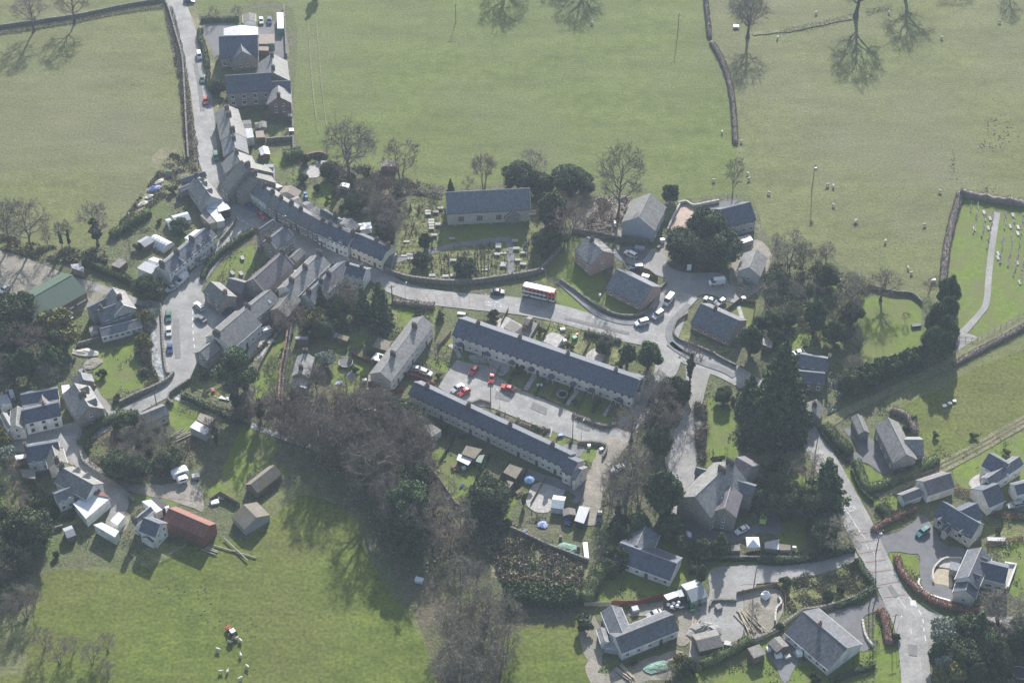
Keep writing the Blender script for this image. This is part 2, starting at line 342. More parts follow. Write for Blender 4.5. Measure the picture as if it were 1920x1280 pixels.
def build_block(root, k, flip=False, wall='render_white', roof='slate', bays=0, storeys=2, doors=(), chim=(), chimmat='stack', dormers=(), wn='', gable_win=0,
                ridge='tile_ridge', porches=(), skylights=(), wing='', walldorm=(), winfr='frame_white', winh=1.15, winw=1.0, far=True, verge=None, chs=1.0, ov=.3, steps=0, gl='glass', hip=0.0, pots=True):
    cs_ = [k.loc(a * (k.L / 2 + .8), b * (k.w + .8)) for a, b in ((-1, -1), (1, -1), (1, 1), (-1, 1))]; FOOT.append(cs_)
    R = root.location; loc = (k.c[0] - R.x, k.c[1] - R.y, 0); tanp = (k.hr - k.he) / k.w; th = .16; ww = k.w - ov; wl = k.L / 2 - ov * .6
    zt = k.hr - th; ze = k.hr - ww * tanp - th; f = (lambda t: (1 - t) if flip else t)
    mb = MB(); hz = min(hip, wl)
    vs = []
    for x, xr in ((-wl, -wl + hz), (wl, wl - hz)):
        vs += [(x, -ww, -.3), (x, ww, -.3), (x, ww, ze + .03), (xr, 0, zt + .03), (x, -ww, ze + .03)]
    mb.add(vs, [(4, 3, 2, 1, 0), (5, 6, 7, 8, 9), (0, 5, 9, 4), (9, 8, 3, 4), (8, 7, 2, 3), (7, 6, 1, 2)])
    obj('wall' + wing, mb.mesh('wall', wall), root, loc, k.ang)
    # roof slabs, in strips with a little unevenness
    mb = MB(); n = max(2, int(k.L / 3.0)); hx = k.L / 2; sd = random.random() * 50
    for sgn in (-1, 1):
        top, bot = [], []
        for i in range(n + 1):
            x = -hx + k.L * i / n; dz = .06 * mnoise.noise(Vector((x * .25, sd, sgn * 3))) * (0 if i in (0, n) and hip else 1)
            xr = min(max(x, -hx + hz), hx - hz) if hip else x
            dr = .05 * mnoise.noise(Vector((x * .2, sd, 0)))
            top.append(((x, sgn * k.w, k.hr - k.w * tanp + dz), (xr, 0, k.hr + dr)))
        b0 = len(mb.v); vs = []
        for (e, r) in top: vs += [e, r, (e[0], e[1], e[2] - th), (r[0], r[1], r[2] - th)]
        fs = []
        for i in range(n):
            q = 4 * i; p = q + 4
            fs += [(q, p, p + 1, q + 1), (q + 2, q + 3, p + 3, p + 2), (q, q + 2, p + 2, p)]
        q = 4 * n; fs += [(0, 1, 3, 2), (q, q + 2, q + 3, q + 1)]
        if sgn > 0: fs = [g[::-1] for g in fs]
        mb.add(vs, fs)
    if hip:
        for s_ in (-1, 1): mb.add([(s_ * hx, -k.w, k.he + .01), (s_ * hx, k.w, k.he + .01), (s_ * (hx - hz), 0, k.hr)], [(0, 1, 2) if s_ > 0 else (0, 2, 1)])
    obj('roof' + wing, mb.mesh('roof', roof), root, loc, k.ang)
    if ridge: obj('ridge_tiles', MB().box((0, 0, k.hr - .06), (k.L - 2 * hz, .3, .16), top=.96, topy=.3).mesh('ridge_tiles', ridge), root, loc, k.ang)
    if verge:
        mb = MB(); sl_ = math.hypot(k.w, k.hr - k.he)
        for sx in (-1, 1):
            for sy in (-1, 1):
                x0 = sx * (hx + .02); vs = [(x0 - .1, sy * k.w, k.he + .03), (x0 + .1, sy * k.w, k.he + .03), (x0 + .1, 0, k.hr + .03), (x0 - .1, 0, k.hr + .03)]
                vs += [(v[0], v[1], v[2] + .14) for v in vs]
                mb.add(vs, [(3, 2, 1, 0), (4, 5, 6, 7), (0, 1, 5, 4), (1, 2, 6, 5), (2, 3, 7, 6), (3, 0, 4, 7)])
        obj('verge', mb.mesh('verge', verge), root, loc, k.ang)
    if not hip:   # gutters along both eaves
        for sy in (-1, 1): obj('gutter', MB().box((0, sy * (k.w + .06), k.he - .16), (k.L, .12, .1)).mesh('gutter', 'metal_dark' if wall != 'render_white' else 'frame_white'), root, loc, k.ang)
    if steps: pass
    for c in chim:                      # (t, y offset, pots) or t
        t, oy, npots = c if isinstance(c, tuple) else (c, 0, 2)
        x = -hx + f(t) * k.L; sx_ = (.75 + .28 * npots) * chs; key = ('c', npots, chs, chimmat)
        if key not in TPL:
            m1 = MB().box((0, 0, -1.4), (.7 * chs, sx_, 2.7)).box((0, 0, 1.3), (.85 * chs, sx_ + .15, .16)).mesh('chimney', chimmat)
            TPL[key] = (m1, MB().tube([(0, 0, 1.46), (0, 0, 1.95)], [.15, .11], 8).mesh('chimney_pot', 'pot'))
        m1, m2 = TPL[key]; X, Y = k.loc(x, oy if not flip else -oy)
        o = obj('chimney', m1, root, (X - R.x, Y - R.y, k.hr - abs(oy) * tanp), k.ang)
        for j in range(npots): obj('chimney_pot', m2, o, (0, (j - (npots - 1) / 2) * .42 * chs, 0))
    def P2(x, y): X, Y = k.loc(x, y); return X - R.x, Y - R.y
    if bays:
        for side in ((-1, 1) if far else (-1,)):
            for i in range(bays):
                x = -wl + 2 * wl * (i + .5) / bays; ang = k.ang if side < 0 else k.ang + math.pi
                ii = bays - 1 - i if flip else i
                for s_ in range(storeys):
                    z = (1.0 if storeys > 1 or k.he > 3.2 else .85) + s_ * (min(2.55, (k.he - 1.5) / max(1, storeys - 1)) if storeys > 1 else 0)
                    if z + winh > ze + th + .1: z = ze + th - winh
                    X, Y = P2(x, side * (ww + .02))
                    if s_ == 0 and ii in doors: put_door(root, X, Y, 0.05, ang)
                    else: put_window(root, X, Y, z, ang, winw, winh, winfr, gl)
    for g in range(gable_win):
        for sx in (-1, 1):
            for s_ in range(storeys):
                X, Y = P2(sx * (wl + .02), (g - (gable_win - 1) / 2) * 2.6); put_window(root, X, Y, 1.0 + 2.45 * s_, k.ang + (math.pi / 2 if sx > 0 else -math.pi / 2), .9, 1.1, winfr, gl)
    for t, side, y, sz in dormers:      # dark-cheeked dormer on a slope: side -1 near
        x = -hx + f(t) * k.L; side = side if not flip else side
        X, Y = P2(x, side * y); zb = k.hr - y * tanp
        hh = sz * 1.0; dl = (y if y < k.w else k.w) ; depth = min(hh + .5 * sz, y - .1 * 0 ) / max(tanp, .3)
        depth = (hh + .45 * sz) / tanp
        m = MB(); m.add([(-sz / 2, -.05, -.3), (sz / 2, -.05, -.3), (sz / 2, -.05, hh * .75), (0, -.05, hh * 1.2), (-sz / 2, -.05, hh * .75),
                         (-sz / 2, depth, -.3), (sz / 2, depth, -.3), (sz / 2, depth, hh * .75), (0, depth, hh * 1.2), (-sz / 2, depth, hh * .75)],
                        [(0, 1, 2, 3, 4), (9, 8, 7, 6, 5), (1, 6, 7, 2), (5, 0, 4, 9)])
        ang = k.ang if side < 0 else k.ang + math.pi
        o = obj('dormer', m.mesh('dormer', wall), root, (X, Y, zb), ang)
        r = MB(); e = .12
        for s2 in (-1, 1):
            r.add([(0, -.2, hh * 1.2 + .1), (s2 * (sz / 2 + e), -.2, hh * .75 - .02), (s2 * (sz / 2 + e), depth, hh * .75 - .02), (0, depth, hh * 1.2 + .1),
                   (0, -.2, hh * 1.2 + .02), (s2 * (sz / 2 + e), -.2, hh * .75 - .1), (s2 * (sz / 2 + e), depth, hh * .75 - .1), (0, depth, hh * 1.2 + .02)],
                  [(0, 1, 2, 3), (4, 7, 6, 5), (0, 4, 5, 1), (1, 5, 6, 2)] if s2 < 0 else [(3, 2, 1, 0), (5, 6, 7, 4), (1, 5, 4, 0), (2, 6, 5, 1)])
        obj('dormer_roof', r.mesh('dormer_roof', roof), o)
        obj('pane', MB().box((0, -.1, 0), (sz * .62, .06, hh * .65)).mesh('pane', gl), o)
    for t in walldorm:                  # small wall dormers breaking the near eave
        x = -hx + f(t) * k.L; X, Y = P2(x, -ww); o = obj('dormer', MB().add([(-.75, -.03, -.6), (.75, -.03, -.6), (.75, -.03, .75), (0, -.03, 1.4), (-.75, -.03, .75), (-.75, 2.2, -.6), (.75, 2.2, -.6), (.75, 2.2, .75), (0, 2.2, 1.4), (-.75, 2.2, .75)], [(0, 1, 2, 3, 4), (9, 8, 7, 6, 5), (1, 6, 7, 2), (5, 0, 4, 9)]).mesh('dormer', wall), root, (X, Y, k.he - .1), k.ang)
        r = MB()
        for s2 in (-1, 1): r.add([(0, -.3, 1.5), (s2 * .95, -.3, .68), (s2 * .95, 2.2, .68), (0, 2.2, 1.5), (0, -.3, 1.4), (s2 * .95, -.3, .58), (s2 * .95, 2.2, .58), (0, 2.2, 1.4)], [(0, 1, 2, 3), (4, 7, 6, 5), (0, 4, 5, 1), (1, 5, 6, 2)] if s2 < 0 else [(3, 2, 1, 0), (5, 6, 7, 4), (1, 5, 4, 0), (2, 6, 5, 1)])
        obj('dormer_roof', r.mesh('dormer_roof', roof), o); a, g = window_tpl(.8, .9); w_ = obj('pane', g, o, (0, -.08, -.35))
    for t in porches:
        x = -hx + f(t) * k.L; X, Y = P2(x, -ww)
        o = obj('porch', MB().box((-.85, -1.2, 0), (.12, .12, 2.1)).box((.85, -1.2, 0), (.12, .12, 2.1)).box((0, -.65, 2.1), (1.9, 1.3, .12)).mesh('porch', 'frame_white'), root, (X, Y, 0), k.ang)
        r = MB().add([(-1.05, -1.4, 2.23), (1.05, -1.4, 2.23), (0, -1.4, 3.0), (-1.05, 0, 2.23), (1.05, 0, 2.23), (0, 0, 3.0)], [(0, 1, 2), (0, 2, 5, 3), (1, 4, 5, 2), (0, 3, 4, 1)])
        obj('porch_roof', r.mesh('porch_roof', roof), o)
    for t, side, y in skylights:
        x = -hx + f(t) * k.L; X, Y = P2(x, side * y); o = obj('skylight', MB().box((0, 0, -.04), (.8, 1.1, .1)).mesh('skylight', 'glass_light'), root, (X, Y, k.hr - y * tanp + .04))
        o.rotation_euler = (math.atan(tanp) * (1 if side < 0 else -1), 0, k.ang)
    return k
def house(label, cat, fr, A, B, C, he=4.6, pitch=38, name=None, group=None, parts=None, **kw):
    k, fl = solve(fr, A, B, C, he, pitch)
    r = thing(name or cat.replace(' ', '_'), label, cat, (k.c[0], k.c[1], 0), 0, group)
    build_block(r, k, fl, **kw); return r
def addb(root, fr, A, B, C, he=4.6, pitch=38, **kw):
    k, fl = solve(fr, A, B, C, he, pitch); kw.setdefault('ridge', 'tile_ridge'); build_block(root, k, fl, wing=kw.pop('wname', ''), **kw); return k
def flat(label, cat, fr, pts, h, roof='tin_white', wall='render_grey', name=None, group=None, root=None, lip=.12, slope=0.0):
    w = [P(fr, p, h) for p in pts]; cx = sum(v.x for v in w) / len(w); cy_ = sum(v.y for v in w) / len(w)
    r = root or thing(name or cat.replace(' ', '_'), label, cat, (cx, cy_, 0), 0, group); R = r.location
    loc = (0, 0, 0) if root is None else (cx - R.x, cy_ - R.y, 0)
    lp = [((v.x - cx), (v.y - cy_)) for v in w]
    obj('wall', MB().prism([(x * .95, y * .95) for x, y in lp], -.2, h - .12).mesh('wall', wall), r, loc)
    obj('roof', MB().prism(lp, h - .12, h + .06).mesh('roof', roof), r, loc); return r
def shed(label, fr, A, B, w, he=2.1, cat='shed', name=None, roof='felt', wall='timber', group=None, pitch=22, door=True, **kw):
    hr = he + w * math.tan(math.radians(pitch)); a = P(fr, A, hr).xy; b = P(fr, B, hr).xy
    if a.x > b.x: a, b = b, a
    k = Blk((a + b) / 2, math.atan2((b - a).y, (b - a).x), max((b - a).length, 1.0), w, he, hr)
    r = thing(name or cat.replace(' ', '_'), label, cat, (k.c[0], k.c[1], 0), 0, group)
    kw.setdefault('ridge', None); kw.setdefault('ov', .15)
    build_block(r, k, False, wall=wall, roof=roof, bays=0, **kw)
    if door: X, Y = k.loc(0, -(w - .1)); put_door(r, X - r.location.x, Y - r.location.y, 0, k.ang, 'timber')
    return r
# ------------------------------------------------------------------ leaf and twig clouds
def unitv(n):
    v = RNG.normal(size=(n, 3)); return v / np.linalg.norm(v, axis=1)[:, None]
def quads(P_, size, flat_=0.0, aspect=1.0):
    n = len(P_); a = unitv(n); 
    if flat_: a[:, 2] *= (1 - flat_); a /= np.linalg.norm(a, axis=1)[:, None]
    b = unitv(n); b -= a * (a * b).sum(1)[:, None]; b /= np.linalg.norm(b, axis=1)[:, None]
    s = (size * RNG.uniform(.55, 1.35, n))[:, None] / 2; a = a * s; b = b * s * aspect
    V = np.stack([P_ - a - b * .6, P_ + a - b, P_ + a * .6 + b, P_ - a + b * .8], 1).reshape(-1, 3)
    return V, np.arange(4 * n).reshape(n, 4)
def ico(c, r, nu=7, nv=5):
    m = MB().ball(c, r, nu=nu, nv=nv); return np.array(m.v), [f for f in m.f]
def cloud_mesh(name, pts, size, m, cores=(), **k):
    V, Fq = quads(pts, size, **k); off = len(V); Vs = [V]; Fs = [Fq]
    for c, r in cores:
        v, f = ico(c, r); v = v + RNG.normal(size=v.shape) * .06 * (r[0] if not isinstance(r, (int, float)) else r); Vs.append(v); Fs.append(np.array(f) + off); off += len(v)
    return npmesh(name, np.concatenate(Vs), np.concatenate(Fs), m)
def blob_crown(H, R, z0, n, size, m, nl=26, seed=1, cone=0.0, name='crown', sq=1.0):
    rs = np.random.default_rng(seed); lumps = []
    zc = (H + z0) / 2; hz = (H - z0) / 2
    for i in range(nl):
        u = rs.normal(size=3); u /= np.linalg.norm(u); rr = rs.uniform(.35, .78)
        z = zc + u[2] * hz * rr; tz = (z - z0) / (H - z0); rad = R * (1 - cone * tz)
        lr = rad * rs.uniform(.2, .42); lumps.append((np.array((u[0] * rad * rr, u[1] * rad * rr, z)), np.array((lr, lr, min(lr * 1.1 * sq, hz * .5)))))
    w = np.array([l[1][0] ** 2 for l in lumps]); w /= w.sum(); idx = rs.choice(nl, n, p=w); d = unitv(n); d[:, 2] = np.abs(d[:, 2]) * .85 + d[:, 2] * .15
    c = np.array([lumps[i][0] for i in idx]); r = np.array([lumps[i][1] for i in idx])
    pts = c + d * r * (RNG.uniform(.7, 1.12, n) + .12 * RNG.random(n) ** 4)[:, None]
    return cloud_mesh(name, pts, size, m, [(l[0], l[1] * .72) for l in lumps])
def spruce_crown(H, R, z0, size, m, seed=1, tiers=18, pw=.85, dens=1.0, name='crown'):
    rs = np.random.default_rng(seed); pts = []; cores = []
    for t in range(tiers):
        f = t / tiers; z = z0 + (H - z0) * f; rad = R * (1 - f) ** pw * rs.uniform(.8, 1.12) + .15; nb = int(9 + rad * 1.6)
        for b in range(nb):
            a = rs.uniform(0, 6.283); L = rad * rs.uniform(.7, 1.12); k = int((6 + L * 11) * dens)
            u = rs.uniform(.1, 1, k) ** .6 * L; lat = rs.normal(size=k) * .12 * L * (1.1 - u / L + .25); droop = -.22 * u + .05 * u * u / max(L, 1)
            pts.append(np.stack([np.cos(a) * u - np.sin(a) * lat, np.sin(a) * u + np.cos(a) * lat, z + droop + rs.normal(size=k) * .22], 1))
        if t % 2 == 0: cores.append((np.array((0, 0, z)), np.array((rad * .62, rad * .62, (H - z0) / tiers * 1.7))))
    return cloud_mesh(name, np.concatenate(pts), size, m, cores, flat_=.3)
def trunk_mesh(H, r, n=7, bend=.3, m='bark', seed=1):
    rs = random.Random(seed); pts = [(0, 0, -.4)]; x = y = 0
    for i in range(1, 6): x += rs.uniform(-bend, bend); y += rs.uniform(-bend, bend); pts.append((x, y, H * i / 5))
    return MB().tube(pts, [r * 1.45, r * .95, r * .85, r * .72, r * .6, r * .45], n).mesh('trunk', m)
# bare trees: limbs, branches and twigs reach for points on a domed crown
def bare_tree(seed, H, R, z0=.3, n1=13, n2=8, n3=7, n4=6, m='twig', tr=None, multi=1, tw=.036, wig=.12, flat_=.0, low=-.25):
    rs = random.Random(seed); Vt = MB(); Vc = MB(); BV = []; tr = tr or H * .02; zb = H * z0; zc = zb + (H - zb) * (.42 - low * .1); hz = H - zc
    def rv(): return Vector((rs.gauss(0, 1), rs.gauss(0, 1), rs.gauss(0, 1))).normalized()
    def on(u, f): return Vector((u.x * R * f, u.y * R * f, zc + u.z * (hz if u.z > 0 else zc - zb) * f))
    def limb(p, q, r, n, k, up, mb):
        d = q - p; L = d.length; c = p + d * .5 + Vector((0, 0, up * L)) + rv() * wig * L; pts = []; rad = []
        for i in range(n + 1):
            t = i / n; v = p * (1 - t) ** 2 + c * 2 * t * (1 - t) + q * t * t
            if 0 < i < n: v = v + rv() * wig * L * .35
            pts.append(v); rad.append(r * (1 - .8 * t))
        mb.tube(pts, rad, k, cap=False); return pts, rad
    for k in range(multi):
        a0 = 6.28 * k / multi; base = Vector((0, 0, -.4)) + (Vector((math.cos(a0), math.sin(a0), 0)) * .35 if multi > 1 else Vector((0, 0, 0)))
        top = Vector((math.cos(a0) * R * .35, math.sin(a0) * R * .35, H * .8)) if multi > 1 else Vector((rs.uniform(-.06, .06) * H, rs.uniform(-.06, .06) * H, H * .82))
        n = 8; tp_ = []; tr_ = []
        for i in range(n + 1):
            t = i / n; v = base.lerp(top, t); v = v + rv() * (.012 * H if 0 < i < n else 0); tp_.append(v); tr_.append(tr * (1.5 if i == 0 else 1 - .88 * t ** .8) / (1 if multi == 1 else 1.4))
        Vt.tube(tp_, tr_, 7)
        for b in range(max(4, n1 // multi)):
            nn = max(4, n1 // multi); f = (b + .5) / nn; uz = low + (1 - low) * f ** .9; az = b * 2.4 + rs.uniform(-.35, .35) + a0; cr = math.sqrt(max(0, 1 - uz * uz)); u = Vector((cr * math.cos(az), cr * math.sin(az), uz))
            if multi > 1: u = (u + Vector((math.cos(a0), math.sin(a0), 0)) * .5).normalized()
            t = min(.97, z0 * .9 + (1 - z0) * .75 * f + .05); i = min(int(t * n), n - 1); p = tp_[i].lerp(tp_[i + 1], t * n - i)
            q = on(u, rs.uniform(.72, .95)); lp, lr = limb(p, q, max(tr_[i] * .72, .08), 5, 4, .06 + .08 * rs.random(), Vc)
            for c in range(n2):
                t2 = rs.uniform(.3, 1.0); j = min(int(t2 * 5), 4); p2 = lp[j].lerp(lp[j + 1], t2 * 5 - j); u2 = (u + rv() * .62).normalized()
                if u2.z < low - .15: u2.z = low
                q2 = on(u2, rs.uniform(.7, 1.02)); q2 = p2 + (q2 - p2) * min(1, .62 * R / max(.1, (q2 - p2).length)) if (q2 - p2).length > .62 * R else q2
                bp, br = limb(p2, q2, max(lr[j] * .5, .035), 3, 3, .04, Vc)
                for e in range(n3):
                    t3 = rs.uniform(.25, 1); jj = min(int(t3 * 3), 2); p3 = bp[jj].lerp(bp[jj + 1], t3 * 3 - jj); dd = ((q2 - p2).normalized() * .8 + rv() * .8 + Vector((0, 0, .15))).normalized(); L3 = R * rs.uniform(.14, .26)
                    q3 = p3 + dd * L3; s3 = dd.cross(rv()).normalized() * tw * 1.3; BV.extend((p3 - s3, p3 + s3, q3))
                    for g in range(n4):
                        t4 = rs.random(); p4 = p3.lerp(q3, t4); d4 = (dd + rv() * .8).normalized(); s4 = d4.cross(rv()).normalized() * tw; BV.extend((p4 - s4, p4 + s4, p4 + d4 * L3 * rs.uniform(.45, .8)))
    nb = len(Vc.v); me = bpy.data.meshes.new('crown'); me.from_pydata(Vc.v + [tuple(v) for v in BV], [], Vc.f + [(nb + 3 * i, nb + 3 * i + 1, nb + 3 * i + 2) for i in range(len(BV) // 3)]); me.materials.append(MATS[m]); me.update()
    return Vt.mesh('trunk', 'bark'), me
PROTO = {}
def proto(kind):
    if kind in PROTO: return PROTO[kind]
    base, v = kind.rsplit('_', 1); v = int(v); sd = abs(hash_(kind))
    if base == 'oak': pr = bare_tree(sd, 20, 10.5, .24, 11, 9, 7, 5, tr=.85, wig=.26, low=-.3, tw=.042)
    elif base == 'ash': pr = bare_tree(sd, 20, 7.0, .25, 14, 8, 7, 4, tr=.42, low=-.5)
    elif base == 'alder': pr = bare_tree(sd, 15, 4.6, .2, 12, 7, 6, 4, tr=.26, low=-.5)
    elif base == 'red': pr = bare_tree(sd, 13, 5.2, .15, 14, 7, 6, 4, 'twig_red', .28, 3, low=-.3)
    elif base == 'grey': pr = bare_tree(sd, 15, 6.0, .14, 15, 7, 6, 4, 'twig_grey', .3, 2, low=-.4)
    elif base == 'multi': pr = bare_tree(sd, 13, 4.0, .3, 16, 6, 6, 6, 'twig_red', .2, 4, low=-.1)
    elif base == 'small': pr = bare_tree(sd, 8, 3.4, .1, 10, 6, 5, 5, 'twig', .13, 2, .024)
    elif base == 'spruce': pr = (trunk_mesh(17, .35, seed=sd), spruce_crown(18, 4.2, 1.2, .55, 'needle', sd))
    elif base == 'giant': pr = (trunk_mesh(28, .7, seed=sd), spruce_crown(30, 9.5, 1.5, .62, 'needle', sd, 30, .9, 1.5))
    elif base == 'pine': pr = (trunk_mesh(14, .35, seed=sd), blob_crown(17, 5.8, 5, 12000, .4, 'needle', 34, sd))
    elif base == 'yew': pr = (trunk_mesh(5, .5, seed=sd), blob_crown(11, 6.5, .6, 15000, .36, 'yew', 46, sd))
    elif base == 'dome': pr = (trunk_mesh(3, .3, seed=sd), blob_crown(6, 3.4, .1, 7000, .27, 'yew', 30, sd, .35))
    elif base == 'column': pr = (trunk_mesh(11, .3, seed=sd), blob_crown(13, 3.0, .2, 9000, .34, 'leyland', 44, sd, .55, sq=1.5))
    elif base == 'fir': pr = (trunk_mesh(8, .2, seed=sd), spruce_crown(9, 2.4, .3, .42, 'leyland', sd, 14, .8))
    elif base == 'big': pr = (trunk_mesh(14, .5, seed=sd), blob_crown(18, 6.6, .6, 17000, .4, 'leyland', 64, sd, .5, sq=1.4))
    elif base == 'shrub': pr = (trunk_mesh(1.2, .12, seed=sd), blob_crown(2.6, 1.9, .05, 1500, .3, 'bush', 14, sd))
    elif base == 'gold': pr = (trunk_mesh(4, .2, seed=sd), blob_crown(6.5, 4.0, .3, 4500, .42, 'bush_gold', 24, sd))
    elif base == 'pale': pr = (trunk_mesh(1.5, .2, seed=sd), blob_crown(4.4, 3.3, .1, 4000, .3, 'bush_pale', 24, sd))
    elif base == 'ivy':
        a = bare_tree(sd, 16, 4.2, .35, 12, 6, 6, 5, tr=.32)
        pr = (a[0], a[1], blob_crown(12, 1.5, .3, 2600, .4, 'ivy', 26, sd, .3, 'ivy', 1.8))
    PROTO[kind] = pr; return pr
def hash_(s):
    h = 7
    for ch in s: h = (h * 31 + ord(ch)) % 100003
    return h
PH = dict(oak=20, ash=20, alder=15, red=13, grey=15, multi=13, small=8, spruce=18, giant=30, pine=17, yew=11, dome=6, column=13, fir=9, big=18, shrub=2.6, gold=6.5, pale=4.4, ivy=16)
PR = dict(oak=10.5, ash=7, alder=4.6, red=5.2, grey=6, multi=4, small=3.4, spruce=4.2, giant=9.5, pine=5.8, yew=6.5, dome=3.4, column=3, fir=2.4, big=6.6, shrub=1.9, gold=4, pale=3.3, ivy=4.2)
def tree_at(xy, kind, h, label, cat='tree', group=None, r=None, v=None, name=None, lean=None):
    v = random.randint(0, {'shrub': 3}.get(kind, 2)) if v is None else v
    pr = proto(f'{kind}_{v}'); s = h / PH[kind]; sr = s if r is None else r / PR[kind]
    nm = name or {'spruce': 'spruce_tree', 'giant': 'conifer_tree', 'pine': 'pine_tree', 'yew': 'yew_tree', 'dome': 'yew_tree', 'column': 'conifer_tree', 'fir': 'fir_tree', 'big': 'conifer_tree', 'shrub': 'shrub', 'gold': 'evergreen_tree', 'pale': 'shrub', 'oak': 'oak_tree'}.get(kind, 'bare_tree')
    o = thing(nm, label, cat, (xy[0], xy[1], 0), random.uniform(0, 6.28), group); o.scale = (sr, sr, s)
    if lean: o.rotation_euler = (lean[0], lean[1], 0)
    obj('trunk', pr[0], o); c = obj('crown', pr[1], o)
    if len(pr) > 2: obj('ivy', pr[2], o)
    return o
def tree(fr, p, kind, h, label, cat='tree', **k): return tree_at(P(fr, p).xy, kind, h, label, cat, **k)
def inside(pt, poly):
    x, y = pt; c = False; n = len(poly)
    for i in range(n):
        x1, y1 = poly[i][:2]; x2, y2 = poly[(i + 1) % n][:2]
        if (y1 > y) != (y2 > y) and x < (x2 - x1) * (y - y1) / (y2 - y1) + x1: c = not c
    return c
def scatter(poly, n, dmin, tries=60):
    xs = [p[0] for p in poly]; ys = [p[1] for p in poly]; out = []
    for _ in range(n * tries):
        q = (random.uniform(min(xs), max(xs)), random.uniform(min(ys), max(ys)))
        if inside(q, poly) and all((q[0] - o[0]) ** 2 + (q[1] - o[1]) ** 2 > dmin ** 2 for o in out): out.append(q)
        if len(out) >= n: break
    return out
def scrub(name, label, fr, pts, n, m='scrub', hmax=1.0, size=.4, blades=.5, clump=.25, cat='undergrowth'):
    poly = [tuple(P(fr, p).xy) for p in pts]; A = np.array(poly); out = []; lo = A.min(0); hi = A.max(0); k = 0
    while len(out) < n and k < n * 12:
        k += 1; q = (random.uniform(lo[0], hi[0]), random.uniform(lo[1], hi[1]))
        d = mnoise.noise(Vector((q[0] * clump, q[1] * clump, 5))) + .35
        if d > random.random() * .8 and inside(q, poly): out.append((q[0], q[1], random.random() ** 1.3 * hmax * min(1, d * 1.3) + .05))
    pts_ = np.array(out); nb = int(len(pts_) * blades); V, Fq = quads(pts_[nb:], size)
    b = pts_[:nb].copy(); b[:, 2] = 0; d = unitv(nb); d[:, 2] = np.abs(d[:, 2]) + .5; e = b + d * pts_[:nb, 2:3] * 1.6 + 0; s = unitv(nb) * .05
    Vb = np.stack([b - s, b + s, e + s * .3, e - s * .3], 1).reshape(-1, 3)
    me = npmesh(name, np.concatenate([V, Vb]), np.concatenate([Fq, np.arange(4 * nb).reshape(nb, 4) + len(V)]), m)
    return obj(name, me, kind='stuff', label=label, category=cat)
# ------------------------------------------------------------------ hedges, walls, fences
def resample(pts, step):
    out = [Vector(pts[0])]
    for a, b in zip(pts[:-1], pts[1:]):
        a, b = Vector(a), Vector(b); n = max(1, round((b - a).length / step)); out += [a.lerp(b, (i + 1) / n) for i in range(n)]
    return out
def wpath(fr, pts, step, sm=True):
    w = [tuple(P(fr, p).xy) for p in pts]
    if sm and len(w) > 2: w = smooth(w, 4, False)
    return resample(w, step)
def hedge(fr, pts, w, h, label, m='bush', dens=22, size=.24, name='hedge', rag=.25, sm=True, cat='hedge', core=True):
    c = wpath(fr, pts, 1.2, sm); o0 = c[0]; c = [p - o0 for p in c]; mb = MB(); L = 0; P_ = []
    prof = [(-.42, 0), (-.46, .5), (-.3, .9), (.3, .9), (.46, .5), (.42, 0)]; vs = []; fs = []
    for i, p in enumerate(c):
        d = (c[min(i + 1, len(c) - 1)] - c[max(i - 1, 0)]).normalized(); nr = Vector((-d.y, d.x)); hh = h * (1 + rag * mnoise.noise(Vector((p.x * .4 + o0.x, p.y * .4, 2)))); wv = w * (1 + rag * mnoise.noise(Vector((p.x * .5 + o0.x, p.y * .5, 7))))
        vs += [(p.x + nr.x * a * wv, p.y + nr.y * a * wv, b * hh) for a, b in prof]
        if i:
            k = 6 * (i - 1); fs += [(k + j, k + 6 + j, k + 7 + j, k + 1 + j) for j in range(5)]
            L = (c[i] - c[i - 1]).length; n = int(dens * L * (w + 2 * h))
            for _ in range(n):
                t = random.random(); q = c[i - 1].lerp(c[i], t); s = random.random() * (w + 2 * h)
                if s < h: a, b = -.5, s / h
                elif s < h + w: a, b = (s - h) / w - .5, 1
                else: a, b = .5, (s - h - w) / h
                j = random.gauss(0, .12); P_.append((q.x + nr.x * (a * wv + j), q.y + nr.y * (a * wv + j), max(.05, b * hh + random.gauss(0, .10 + rag * .35) - (.1 if abs(a) == .5 else 0))))
    k = 6 * (len(c) - 1); fs += [(0, 1, 2, 3), (3, 4, 5, 0), (k + 3, k + 2, k + 1, k), (k, k + 5, k + 4, k + 3)]
    V, Fq = quads(np.array(P_), size); V2 = np.array(vs); 
    if core: Vv = np.concatenate([V, V2]); Ff = np.concatenate([Fq, np.array([f if len(f) == 4 else f for f in fs]) + len(V)])
    else: Vv, Ff = V, Fq
    me = npmesh(name, Vv, Ff, m); return obj(name, me, None, (o0.x, o0.y, 0), 0, label=label, category=cat)
